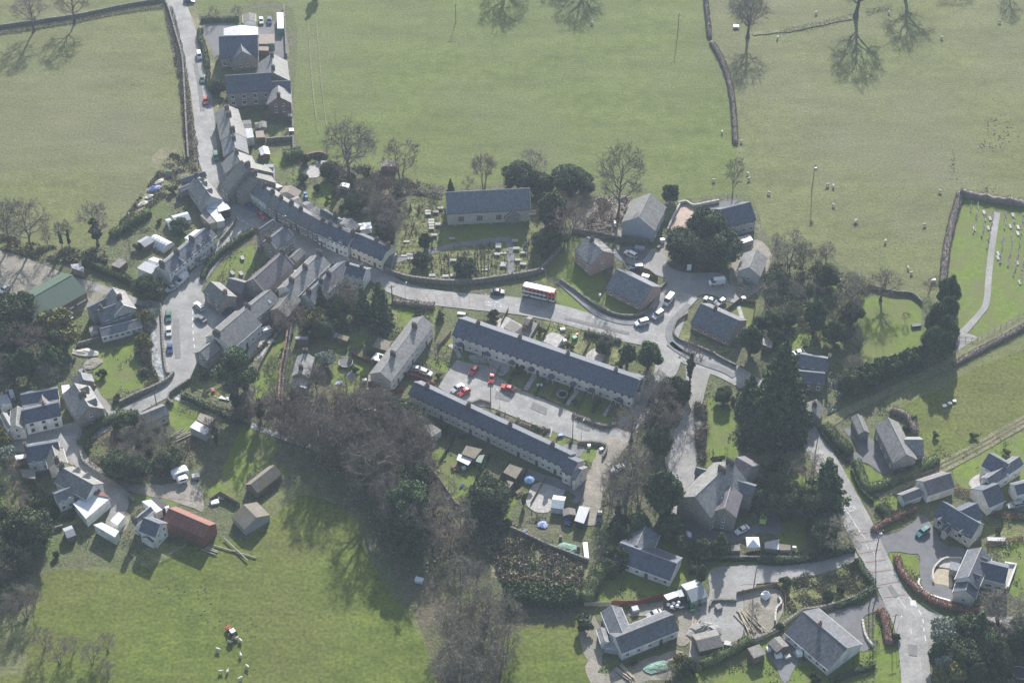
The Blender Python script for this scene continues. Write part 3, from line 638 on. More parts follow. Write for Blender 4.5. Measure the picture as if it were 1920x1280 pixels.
def wall(fr, pts, h, label, t=.5, m='stone_wall', name='stone_wall', rag=.06, sm=True, cat='wall', cope=True, step=1.3):
    c = wpath(fr, pts, step, sm); o0 = c[0]; c = [p - o0 for p in c]; vs = []; fs = []
    for i, p in enumerate(c):
        d = (c[min(i + 1, len(c) - 1)] - c[max(i - 1, 0)]).normalized(); nr = Vector((-d.y, d.x)) * t / 2; hh = h + rag * random.gauss(0, 1)
        vs += [(p.x - nr.x, p.y - nr.y, -.2), (p.x - nr.x * .9, p.y - nr.y * .9, hh), (p.x + nr.x * .9, p.y + nr.y * .9, hh), (p.x + nr.x, p.y + nr.y, -.2)]
        if i: k = 4 * (i - 1); fs += [(k + j, k + 4 + j, k + 5 + j, k + 1 + j) for j in range(3)]
    k = 4 * (len(c) - 1); fs += [(0, 1, 2, 3), (k + 3, k + 2, k + 1, k)]
    mb = MB().add(vs, fs); r = thing(name, label, cat, (o0.x, o0.y, 0)); obj('wall_face', mb.mesh(name, m), r)
    if cope:
        cb = MB()
        for a, b in zip(c[:-1], c[1:]):
            mid = (a + b) / 2; cb.box((mid.x, mid.y, h - .02 + random.uniform(-.03, .06)), ((b - a).length * .92, t * 1.12, .17), math.atan2((b - a).y, (b - a).x), 0, .93)
        o = obj('coping_stones', cb.mesh('coping_stones', m), r); o['kind'] = 'stuff'
    return r
def fence(fr, pts, h, label, gap=2.6, m='timber_grey', name='post_and_rail_fence', sm=False, panel=False, rails=2, cat='fence', pm=None):
    c = wpath(fr, pts, gap, sm); o0 = c[0]; r = thing(name, label, cat, (o0.x, o0.y, 0)); c = [p - o0 for p in c]
    key = ('fp', h, m); 
    if key not in TPL: TPL[key] = MB().box((0, 0, -.3), (.13, .13, h + .35), top=.9).mesh('post', m)
    for p in c[:300]: obj('post', TPL[key], r, (p.x, p.y, 0))
    if panel:
        for a, b in zip(c[:-1], c[1:]):
            L = (b - a).length; key = ('pan', round(L, 1), h, pm or m)
            if key not in TPL:
                mb = MB(); nb = 6
                for j in range(nb): mb.box((0, .012 * (j % 2), .08 + (h - .1) * j / nb), (L - .1, .035, (h - .1) / nb * .97))
                mb.box((0, 0, h - .03), (L - .1, .09, .05)); TPL[key] = mb.mesh('panel', pm or m)
            obj('panel', TPL[key], r, ((a.x + b.x) / 2, (a.y + b.y) / 2, random.uniform(-.04, .04)), math.atan2((b - a).y, (b - a).x))
    else:
        for k in range(rails):
            for a, b in zip(c[:-1], c[1:]):
                L = (b - a).length; key = ('rl', round(L, 1), m)
                if key not in TPL: TPL[key] = MB().box((0, 0, 0), (L, .05, .09)).mesh('rail', m)
                obj('rail', TPL[key], r, ((a.x + b.x) / 2, (a.y + b.y) / 2, h * (.92 - .42 * k)), math.atan2((b - a).y, (b - a).x))
    return r
# ------------------------------------------------------------------ vehicles
PAINT = {}
def paint(name, c):
    if name not in MATS:
        m = mat(name, c, tuple(v * .85 for v in c), rough=.28, spec=.6, scale=1.2, fine=.05)
        m.node_tree.nodes['Principled BSDF'].inputs['Coat Weight'].default_value = .5
    return name
for nm, c in (('car_white', (.72, .72, .72)), ('car_silver', (.42, .44, .46)), ('car_grey', (.16, .17, .19)), ('car_red', (.42, .03, .035)), ('car_green', (.05, .16, .11)),
              ('car_blue', (.035, .06, .20)), ('car_dark', (.03, .04, .07)), ('car_teal', (.03, .16, .17)), ('car_lime', (.42, .55, .1)), ('bus_red', (.55, .10, .06)), ('bus_white', (.75, .74, .72)),
              ('tractor_red', (.45, .06, .04)), ('tractor_green', (.04, .25, .12)), ('car_lblue', (.12, .2, .42))): paint(nm, c)
SPEC = {  # length, width, bonnet height, belt, roof height, stations of the cabin (front base, front roof, rear roof, rear base)
    'hatch': (4.0, 1.72, .82, .92, 1.46, (.30, .46, .86, .98)), 'saloon': (4.5, 1.78, .82, .92, 1.42, (.30, .44, .72, .86)), 'estate': (4.6, 1.8, .84, .94, 1.5, (.28, .42, .93, .99)),
    'suv': (4.6, 1.9, 1.0, 1.12, 1.8, (.26, .38, .93, .99)), 'van': (5.2, 2.0, 1.15, 1.25, 2.2, (.13, .27, .985, .995)), 'smallvan': (4.3, 1.8, 1.0, 1.1, 1.85, (.22, .36, .98, .995))}
def strips(mb, prof, hw=0, m=0):
    """prof: list of (x, z_low, z_high, half width low, half width high) -> closed hull"""
    k = len(mb.v)
    for x, z0, z1, w0, w1 in prof: mb.v += [(x, -w0, z0), (x, -w1, z1), (x, w1, z1), (x, w0, z0)]
    n = len(prof)
    for i in range(n - 1):
        for j in range(4): a = k + 4 * i + j; b = k + 4 * i + (j + 1) % 4; mb.f.append((a, b, b + 4, a + 4)); mb.m.append(m)
    mb.f += [(k, k + 3, k + 2, k + 1), (k + 4 * n - 4, k + 4 * n - 3, k + 4 * n - 2, k + 4 * n - 1)]; mb.m += [m, m]
def car_parts(kind):
    if ('car', kind) in TPL: return TPL[('car', kind)]
    L, Wd, zb, zl, zr, (c0, c1, c2, c3) = SPEC[kind]; hw = Wd / 2; X = lambda t: L / 2 - t * L
    body = MB(); gz = .28
    strips(body, [(X(0), gz + .08, zb * .72, hw * .78, hw * .76), (X(.03), gz, zb * .84, hw * .93, hw * .86), (X(.12), gz, zb * .95, hw, hw * .92), (X(c0), gz, zl, hw, hw * .95), (X(.5), gz, zl + .02, hw, hw * .96),
                  (X(c3 - .02), gz, zl + .03, hw, hw * .95), (X(.985), gz, zl * (.98 if c3 > .9 else .93), hw * .96, hw * .88), (X(1), gz + .08, zl * .85, hw * .86, hw * .82)], 0)
    for sx in (-1, 1): body.box((X(c0 + .02), sx * (hw * .96 + .06), zl), (.16, .14, .12))
    glassm = MB(); t_ = .02
    if kind == 'van': strips(glassm, [(X(c0), zl - .02, zl + .01, hw * .9, hw * .9), (X(c1), zl - .02, zr - .12, hw * .93, hw * .82), (X(.42), zl - .02, zr - .12, hw * .935, hw * .84)], 0)
    else: strips(glassm, [(X(c0), zl - .04, zl, hw * .88, hw * .88), (X(c1), zl - .04, zr - .06, hw * .93, hw * .74), (X(c2), zl - .04, zr - .06, hw * .93, hw * .74), (X(c3), zl - .04, zl + .02, hw * .88, hw * .86)], 0)
    roof = MB()
    if kind == 'van': strips(roof, [(X(c1 + .01), zr - .13, zr - .02, hw * .84, hw * .74), (X(.36), zr - .13, zr, hw * .86, hw * .78), (X(.361), zl - .05, zr, hw * .96, hw * .8), (X(.97), zl - .05, zr, hw * .96, hw * .8), (X(.995), zl - .05, zr - .1, hw * .93, hw * .76)], 0)
    else:
        strips(roof, [(X(c1 - .01), zr - .08, zr - .05, hw * .76, hw * .7), (X((c1 + c2) / 2), zr - .07, zr, hw * .77, hw * .68), (X(c2 + .01), zr - .08, zr - .05, hw * .76, hw * .68)], 0)
        for sy in (-1, 1):
            for a, b in ((c0, c1), (c3, c2)): roof.tube([(X(a), sy * hw * .9, zl - .03), (X(b), sy * hw * .755, zr - .05)], .05, 4)
            xm = X((c1 + c2) / 2); roof.tube([(xm, sy * hw * .94, zl - .03), (xm, sy * hw * .76, zr - .05)], .05, 4)
    R = .32 if kind not in ('suv', 'van') else .36
    ty = MB().tube([(0, -.1, 0), (0, .1, 0)], R, 14); ri = MB().tube([(0, -.115, 0), (0, .115, 0)], R * .6, 10)
    hl = MB().box((0, 0, 0), (.08, .34, .15)); tl = MB().box((0, 0, 0), (.06, .22, .22))
    TPL[('car', kind)] = (body, glassm.mesh('windows', 'glass'), roof, ty.mesh('wheel', 'tyre'), ri.mesh('rim', 'rim'), hl.mesh('headlight', 'lamp_glass'), tl.mesh('tail_light', 'tail'), R); return TPL[('car', kind)]
def car(label, kind, color, fr, nose, tail, cat=None, name=None, group=None):
    """nose and tail: picture points on the ground under the two ends"""
    a = P(fr, nose, .6); b = P(fr, tail, .6); c = (a + b) / 2; ang = math.atan2((a - b).y, (a - b).x)
    L, Wd, zb, zl, zr, cs = SPEC[kind]; body, gl, roof, ty, ri, hl, tl, R = car_parts(kind)
    cat = cat or ('van' if 'van' in kind else 'car'); r = thing(name or ('parked_van' if cat == 'van' else 'parked_car'), label, cat, (c.x, c.y, _Z[0] + .01), ang, group)
    for nm, mb in (('body', body), ('roof', roof)):
        key = (nm, kind, color)
        if key not in TPL: TPL[key] = mb.mesh(nm, color)
        obj(nm, TPL[key], r)
    obj('windows', gl, r)
    for sx in (.32, -.31):
        for sy in (-1, 1): w = obj('wheel', ty, r, (sx * L, sy * (Wd / 2 - .09), R)); obj('rim', ri, w)
    for sy in (-1, 1): obj('headlight', hl, r, (L / 2 - .06, sy * Wd * .33, zb * .62)); obj('tail_light', tl, r, (-L / 2 + .02, sy * Wd * .37, zl * .72))
    return r
# ------------------------------------------------------------------ small builders
def pole(label, fr, p, h=9.5, arm=True, name='telegraph_pole', lean=(0, 0), trans=False, ang=0.3):
    q = P(fr, p).xy; r = thing(name, label, 'pole', (q.x, q.y, 0), ang); r.rotation_euler = (lean[0], lean[1], ang)
    obj('shaft', MB().tube([(0, 0, -.5), (0, 0, h)], [.16, .1], 8).mesh('shaft', 'pole_wood'), r)
    if arm:
        a = obj('crossarm', MB().box((0, 0, h - .7), (2.0, .12, .14)).mesh('crossarm', 'pole_wood'), r)
        for x in (-.85, 0, .85): obj('insulator', MB().tube([(x, 0, h - .56), (x, 0, h - .3)], [.07, .05], 6).mesh('insulator', 'plastic_white'), a)
    if trans: obj('transformer', MB().box((0, -.45, h - 2.2), (.8, .7, 1.1)).mesh('transformer', 'metal_grey'), r)
    return r
def lamp(label, fr, p, h=6, ang=0.0):
    q = P(fr, p).xy; r = thing('street_lamp', label, 'street lamp', (q.x, q.y, 0), ang)
    obj('post', MB().tube([(0, 0, -.3), (0, 0, 1.2), (0, 0, 1.21), (0, 0, h)], [.1, .1, .06, .045], 8).mesh('post', 'galv'), r)
    obj('arm', MB().tube([(0, 0, h), (.5, 0, h + .15), (1.0, 0, h + .18)], .04, 6).mesh('arm', 'galv'), r)
    obj('lamp_head', MB().box((1.2, 0, h + .1), (.6, .24, .14), top=.7).mesh('lamp_head', 'plastic_white'), r); return r
def trampoline(label, fr, p, R=1.9):
    q = P(fr, p).xy; r = thing('trampoline', label, 'trampoline', (q.x, q.y, _Z[0])); rim = MB(); n = 28
    rim.tube([(math.cos(6.2832 * i / n) * R, math.sin(6.2832 * i / n) * R, .82) for i in range(n + 1)], .11, 6, cap=False); obj('padding', rim.mesh('padding', 'tin_grey'), r)
    obj('mat', MB().tube([(0, 0, .80), (0, 0, .82)], R * .93, 28).mesh('mat', 'metal_dark'), r)
    lg = MB().tube([(0, 0, 0), (0, 0, .82)], .04, 6).mesh('leg', 'metal_grey')
    for i in range(6): a = 6.2832 * i / 6; obj('leg', lg, r, (math.cos(a) * R, math.sin(a) * R, 0))
    return r
def boxy(label, cat, fr, p, d, ang=0, m='metal_grey', name=None, top=.92, z=None, lid=None):
    q = P(fr, p).xy; r = thing(name or cat.replace(' ', '_'), label, cat, (q.x, q.y, _Z[0] if z is None else z), ang)
    obj('body', MB().box((0, 0, 0), d, 0, 0, top).mesh('body', m), r); obj('lid', MB().box((0, 0, d[2]), (d[0] * 1.04, d[1] * 1.04, .08), 0, 0, .9).mesh('lid', lid or m), r); return r
def sheet_heap(label, cat, fr, p, R, h, m, name=None, asp=.5, ang=0.5):
    q = P(fr, p).xy; mb = MB(); n = 12; rings = 5
    for i in range(rings + 1):
        for j in range(n): a = 6.283 * j / n; rr = R * (1 - i / rings) * random.uniform(.8, 1.15); mb.v.append((math.cos(a) * rr, math.sin(a) * rr * asp, h * (1 - (1 - i / rings) ** 2) * random.uniform(.7, 1.2) + .02))
    for i in range(rings):
        for j in range(n): mb.f.append((i * n + j, i * n + (j + 1) % n, (i + 1) * n + (j + 1) % n, (i + 1) * n + j)); mb.m.append(0)
    return obj(name or cat.replace(' ', '_'), mb.mesh(cat, m), None, (q.x, q.y, _Z[0]), ang, label=label, category=cat)
def logs(label, fr, p, n, L, ang, m='timber_pale', spread=1.0, cat='timber pile', name='timber_pile'):
    q = P(fr, p).xy; r = thing(name, label, cat, (q.x, q.y, _Z[0]), ang)
    for i in range(n): obj('beam', MB().box((0, 0, 0), (L * random.uniform(.7, 1), .28, .24)).mesh('beam', m), r, (random.uniform(-.5, .5), (i - n / 2) * spread * .5, .25 * (i % 2)), random.uniform(-.25, .25))
    return r
def table(label, fr, p, ang=0, m='timber', cat='picnic table'):
    q = P(fr, p).xy; r = thing(cat.replace(' ', '_'), label, cat, (q.x, q.y, _Z[0]), ang)
    obj('table_top', MB().box((0, 0, .72), (1.8, .8, .06)).mesh('table_top', m), r)
    for s in (-1, 1):
        obj('bench', MB().box((0, s * .75, .42), (1.8, .28, .05)).mesh('bench', m), r); obj('leg', MB().box((s * .7, 0, 0), (.1, 1.5, .42)).box((s * .7, 0, .4), (.1, .1, .33)).mesh('leg', m), r)
    return r
SHEEP = []
def sheep(fr, p, label, group):
    if not SHEEP:
        mb = MB(); mb.tube([(-.55, 0, .72), (-.48, 0, .72), (-.25, 0, .74), (.1, 0, .72), (.38, 0, .76), (.52, 0, .86), (.62, 0, .95), (.74, 0, .93), (.84, 0, .86)], [.05, .26, .34, .33, .28, .19, .13, .11, .06], 10)
        for x in (-.35, .3):
            for y in (-.15, .15): mb.tube([(x, y, .6), (x + .02, y, .3), (x, y, 0)], [.1, .055, .045], 6)
        me = mb.mesh('sheep', 'wool'); SHEEP.append(me)
    q = P(fr, p).xy; o = obj('sheep', SHEEP[0], None, (q.x, q.y, 0), random.uniform(0, 6.28), label=label, category='sheep', group=group); s = random.uniform(.95, 1.12); o.scale = (s, s, s); return o
GR = []
def gravestone(xy, kind, group, label, ang=0.0, s=1.0):
    if not GR:
        a = MB()  # rounded upright slab
        pr = [(-.36, 0), (.36, 0), (.36, .8), (.24, 1.0), (0, 1.1), (-.24, 1.0), (-.36, .8)]; n = len(pr)
        a.add([(x, -.07, z) for x, z in pr] + [(x, .07, z) for x, z in pr], [tuple(range(n)), tuple(range(2 * n - 1, n - 1, -1))] + [(i + n, (i + 1) % n + n, (i + 1) % n, i)[::-1] for i in range(n)]); GR.append(a.mesh('gravestone', 'grave'))
        b = MB().box((0, 0, 0), (.95, 1.9, .55)).box((0, 0, .55), (1.15, 2.1, .12)); GR.append(b.mesh('chest_tomb', 'grave_light'))
        c = MB().box((0, 0, 0), (.5, .5, .4), top=.8).box((0, 0, .4), (.16, .14, 1.3)).box((0, 0, 1.2), (.6, .13, .16)); GR.append(c.mesh('gravestone', 'grave'))
        d = MB().box((0, 0, 0), (.8, .45, .15)).box((0, .05, .15), (.62, .14, .62), top=.9); GR.append(d.mesh('gravestone', 'grave_light'))
        e = MB().box((0, 0, 0), (.8, 2.0, .12)); GR.append(e.mesh('gravestone', 'grave_light'))
        f = MB().box((0, 0, 0), (.9, .9, .5), top=.8).box((0, 0, .5), (.5, .5, 1.5), top=.5); GR.append(f.mesh('gravestone', 'grave'))
    o = obj('chest_tomb' if kind == 1 else 'gravestone', GR[kind], None, (xy[0], xy[1], _Z[0] - .02), ang, label=label, category='tomb' if kind == 1 else 'gravestone', group=group); o.scale = (s, s, s); return o
# ================================================================== GROUND
g = MB(); N_ = 24; ext = 4000
g.add([(-ext, -ext, 0), (ext, -ext, 0), (ext, ext, 0), (-ext, ext, 0)], [(0, 1, 2, 3)]); obj('ground', g.mesh('ground', 'pasture'), kind='structure')
_Z[0] = .02
patch('field', 0, [(555, -120), (1318, -120), (1322, 60), (1350, 130), (1372, 200), (1382, 300), (1385, 372), (1250, 400), (1100, 400), (1000, 370), (880, 372), (780, 380), (700, 372), (640, 330), (580, 300), (552, 240), (548, 20)], 'pasture_green', False)
patch('field', 0, [(-300, 60), (0, 62), (150, 40), (300, 22), (318, 60), (335, 130), (345, 200), (350, 270), (330, 300), (290, 350), (240, 410), (225, 440), (150, 480), (0, 480), (-300, 500)], 'pasture', False)
patch('field', 0, [(380, -90), (560, -90), (540, 20), (450, 30), (378, 36)], 'pasture_green', False)
patch('field', 0, [(-200, -150), (305, -150), (300, 8), (150, 30), (0, 48), (-200, 60)], 'pasture', False)
patch('village_ground', 0, [(-250, 470), (0, 470), (150, 480), (228, 425), (292, 345), (345, 285), (352, 180), (325, 40), (395, 25), (548, 15), (550, 240), (600, 290), (660, 330), (760, 350), (840, 350), (1000, 345), (1130, 360), (1260, 375), (1400, 365), (1440, 440), (1550, 480), (1650, 540), (1740, 560),
      (1795, 640), (1700, 720), (1660, 765), (1745, 860), (1800, 870), (1990, 780), (2100, 1400), (900, 1400), (880, 1150), (760, 1140), (700, 1060), (620, 960), (560, 900), (470, 960), (460, 1010), (350, 1030), (300, 1080), (200, 1060), (120, 1080), (20, 1180), (-250, 1200)], 'village_ground')
patch('field', 0, [(1670, 770), (1760, 730), (1830, 690), (1930, 650), (2050, 600), (2050, 760), (1930, 790), (1790, 868), (1745, 860), (1715, 800)], 'pasture_low', False)
patch('field', 0, [(60, 1400), (50, 1250), (60, 1160), (90, 1070), (240, 1075), (262, 1050), (330, 1030), (400, 1010), (480, 1000), (560, 930), (650, 960), (700, 1060), (760, 1150), (820, 1260), (800, 1400)], 'pasture_low')
patch('field', 0, [(960, 1180), (1060, 1170), (1085, 1150), (1110, 1230), (1110, 1400), (930, 1400)], 'pasture_low')
patch('field', 0, [(-60, 1295), (30, 1262), (110, 1275), (100, 1400), (-60, 1400)], 'pasture_low')
# woodland floor and rough ground
patch('woodland_floor', 0, [(540, 740), (640, 720), (740, 760), (800, 820), (850, 900), (900, 960), (1010, 1010), (1100, 1050), (1090, 1150), (960, 1190), (930, 1300), (830, 1290), (790, 1180), (740, 1080), (690, 990), (640, 900), (600, 860), (540, 810)], 'leaf_litter')
patch('rough_ground', 13, [(440, 640), (700, 740), (1000, 860), (1150, 950), (1130, 1130), (900, 1150), (660, 1130), (560, 900), (420, 760)], 'dry_grass', rough=1.5)
patch('rough_ground', 12, [(480, 560), (560, 470), (700, 400), (830, 400), (870, 470), (1040, 500), (1200, 480), (1260, 560), (1170, 700), (1000, 740), (880, 770), (680, 760), (540, 680)], 'leaf_litter', rough=1)
patch('rough_ground', 1, [(860, 880), (1040, 780), (1080, 880), (1120, 960), (1000, 1080), (900, 1130), (700, 1250), (640, 1300), (720, 1180), (820, 1080)], 'dry_grass')
patch('rough_ground', 4, [(560, 430), (700, 560), (700, 680), (520, 740), (380, 640), (230, 560), (200, 440), (100, 380), (260, 370), (440, 430)], 'leaf_litter')
patch('rough_ground', 1, [(925, 60), (985, 130), (1040, 420), (1060, 700), (1110, 930), (1060, 930), (1030, 780), (1010, 460), (940, 200)], 'leaf_litter')
patch('rough_ground', 16, [(180, 480), (480, 380), (690, 360), (760, 430), (820, 510), (700, 600), (430, 690), (330, 700), (230, 720), (200, 600)], 'tuft')
patch('rough_ground', 8, [(160, 590), (240, 420), (400, 390), (500, 400), (470, 470), (445, 620)], 'dirt', rough=.8)
patch('rough_ground', 14, [(20, 1000), (100, 960), (130, 1150), (120, 1230), (300, 1180), (480, 1120), (520, 1150), (470, 1240), (250, 1290), (80, 1290)], 'dirt', rough=.8)
# lawns and gardens
for fr, pts, m_ in [
    (9, [(560, 640), (700, 660), (830, 650), (960, 690), (1000, 760), (990, 1000), (880, 1060), (700, 1070), (650, 980), (620, 840)], 'lawn'),
    (9, [(450, 610), (530, 590), (540, 740), (470, 800), (430, 760)], 'lawn'), (9, [(220, 820), (320, 820), (420, 840), (480, 940), (330, 980), (250, 960)], 'lawn'),
    (0, [(1798, 372), (1860, 380), (1990, 402), (1990, 560), (1920, 592), (1838, 638), (1795, 622), (1772, 545), (1785, 450)], 'lawn'),
    (11, [(1100, 620), (1200, 640), (1320, 680), (1310, 900), (1160, 1000), (1090, 960)], 'lawn'),
    (15, [(250, 770), (330, 780), (400, 900), (350, 1000), (340, 1180), (230, 1180), (150, 1100), (190, 950)], 'lawn'),
    (14, [(50, 850), (140, 720), (180, 640), (560, 720), (580, 770), (440, 850), (200, 900), (90, 895)], 'lawn'), (14, [(380, 590), (560, 620), (550, 720), (470, 720)], 'lawn'),
    (14, [(560, 1240), (700, 1170), (860, 1080), (920, 1060), (1030, 1150), (1126, 1280), (560, 1300)], 'lawn'),
    (16, [(0, 940), (110, 880), (210, 960), (440, 1110), (640, 1020), (730, 990), (830, 970), (860, 740), (960, 730), (1000, 900), (1050, 1229), (1060, 1400), (-40, 1400)], 'lawn'),
    (16, [(940, 300), (980, 285), (1130, 305), (1160, 330), (1165, 480), (1100, 440), (1000, 420)], 'lawn'), (16, [(950, 330), (1010, 460), (1120, 620), (1260, 720), (1400, 760), (1500, 740), (1380, 660), (1170, 520), (1040, 360)], 'lawn'),
    (16, [(1640, 270), (1740, 200), (1960, 180), (2100, 600), (1900, 640), (1800, 560), (1870, 400), (1790, 370), (1720, 300)], 'lawn'), (16, [(1640, 190), (1660, 80), (1780, 60), (1900, 100), (1960, 180), (1740, 210)], 'tuft'),
    (15, [(1180, 740), (1330, 640), (1585, 520), (1700, 700), (1560, 900), (1380, 900), (1310, 850), (1230, 830)], 'lawn'), (15, [(640, 690), (780, 770), (830, 740), (700, 830), (660, 800)], 'lawn'),
    (15, [(430, 490), (560, 600), (580, 680), (480, 640), (420, 560)], 'lawn'), (15, [(560, 750), (620, 760), (720, 900), (690, 920), (600, 860)], 'lawn'), (15, [(740, 900), (880, 880), (1000, 960), (780, 1090), (740, 1010)], 'lawn'),
    (3, [(370, 1040), (680, 800), (690, 1050), (620, 1070), (480, 1080)], 'lawn'), (3, [(810, 110), (1000, 90), (1000, 160), (880, 220), (820, 160)], 'lawn'), (3, [(150, 760), (260, 660), (300, 690), (180, 790)], 'lawn'),
    (3, [(1100, 400), (1160, 370), (1280, 330), (1330, 460), (1200, 480)], 'lawn'), (3, [(960, 270), (1100, 220), (1140, 270), (1000, 300)], 'lawn'),
    (5, [(650, 920), (800, 890), (910, 850), (930, 1040), (1010, 1150), (800, 1190), (720, 1230), (640, 1160)], 'lawn'), (5, [(480, 680), (580, 580), (700, 530), (690, 560), (590, 640), (520, 690)], 'lawn'), (5, [(580, 420), (740, 480), (870, 520), (800, 530), (600, 470)], 'tuft'),
    (12, [(1030, 290), (1120, 260), (1230, 330), (1190, 420), (1080, 490), (1020, 440)], 'lawn'), (12, [(800, 840), (940, 870), (1080, 900), (1010, 930), (840, 900)], 'lawn'),
    (17, [(520, 480), (640, 200), (700, 160), (860, 270), (800, 380), (660, 490), (640, 560), (520, 600), (430, 560)], 'lawn'), (17, [(20, 920), (180, 850), (330, 870), (120, 985)], 'tuft'),
    (7, [(125, 480), (190, 280), (300, 240), (440, 220), (1030, 300), (1090, 420), (1100, 760), (900, 820), (540, 855), (230, 820), (50, 760), (90, 600)], 'tuft'),
    (7, [(375, 660), (440, 470), (620, 460), (1000, 420), (960, 610), (700, 590), (500, 640)], 'lawn'), (7, [(0, 1080), (60, 1040), (360, 1030), (360, 1150), (300, 1120), (200, 1180), (60, 1230)], 'lawn'),
    (7, [(1090, 820), (1200, 880), (1340, 960), (1480, 1060), (1420, 1075), (1220, 1010)], 'lawn'), (8, [(0, 780), (100, 700), (130, 600), (350, 860), (300, 930), (240, 960), (100, 870)], 'lawn'),
    (8, [(240, 1000), (320, 930), (540, 1030), (620, 1020), (600, 1050), (500, 1070), (380, 1060)], 'lawn'), (8, [(620, 1010), (700, 930), (690, 960), (640, 1020)], 'lawn'), (8, [(750, 1150), (810, 1080), (860, 1180), (960, 1220), (1100, 1280), (900, 1280), (800, 1240)], 'tuft'),
    (8, [(1050, 1060), (1110, 1020), (1210, 1010), (1180, 1140), (1130, 1150)], 'lawn'),
    (10, [(1180, 380), (1270, 250), (1422, 270), (1380, 330), (1290, 310), (1250, 400)], 'lawn'), (11, [(120, 140), (240, 160), (600, 270), (580, 390), (470, 380), (330, 330), (250, 290), (160, 210), (90, 240)], 'tuft'),
    (11, [(330, 940), (380, 900), (490, 930), (450, 1000), (350, 1000)], 'lawn'), (0, [(852, 655), (930, 680), (1030, 712), (1195, 768), (1160, 795), (1142, 802), (1060, 768), (983, 736), (936, 711), (912, 688), (860, 676)], 'lawn'), (10, [(490, 480), (640, 490), (620, 560), (500, 510)], 'lawn'), (10, [(580, 390), (660, 330), (690, 420), (620, 430)], 'lawn'),
    (10, [(1020, 620), (1060, 520), (1160, 570), (1150, 660)], 'lawn'), (11, [(280, 640), (320, 560), (560, 640), (500, 720)], 'lawn'), (11, [(510, 690), (570, 640), (660, 660), (620, 760)], 'tuft'),
    (10, [(900, 850), (1050, 880), (1320, 960), (1300, 1000), (1000, 890)], 'tuft'), (13, [(650, 80), (940, 150), (1040, 260), (960, 240), (700, 130)], 'lawn'),
    (13, [(220, 280), (300, 270), (370, 320), (540, 400), (600, 560), (730, 560), (640, 690), (400, 600), (280, 470)], 'lawn'),
    (6, [(505, 1010), (600, 830), (700, 740), (660, 1000), (600, 1160), (480, 1160)], 'lawn'), (6, [(1010, 980), (1130, 890), (1290, 920), (1230, 1080), (1100, 1140), (1010, 1080)], 'lawn'), (6, [(90, 1080), (260, 1030), (380, 1120), (300, 1180), (130, 1130)], 'tuft'),
    (6, [(0, 1150), (120, 1180), (230, 1240), (200, 1290), (0, 1290)], 'lawn'), (6, [(860, 760), (1150, 720), (1240, 780), (1090, 850), (980, 830)], 'lawn'), (6, [(1340, 560), (1422, 520), (1440, 680), (1300, 760), (1160, 700)], 'tuft'),
    (12, [(0, 660), (40, 720), (110, 840), (60, 980), (0, 960)], 'lawn'), (12, [(300, 1020), (420, 940), (480, 1010), (330, 1060)], 'tuft'), (14, [(620, 740), (730, 700), (700, 740), (640, 800)], 'lawn'), (2, [(360, 680), (480, 660), (470, 690), (370, 720)], 'lawn'),
    (2, [(790, 950), (960, 940), (960, 1000), (780, 1050)], 'tuft'), (14, [(700, 690), (1120, 690), (1120, 730), (730, 715)], 'lawn')]:
    patch('lawn' if m_ == 'lawn' else 'rough_grass', fr, pts, m_, rough=.9)
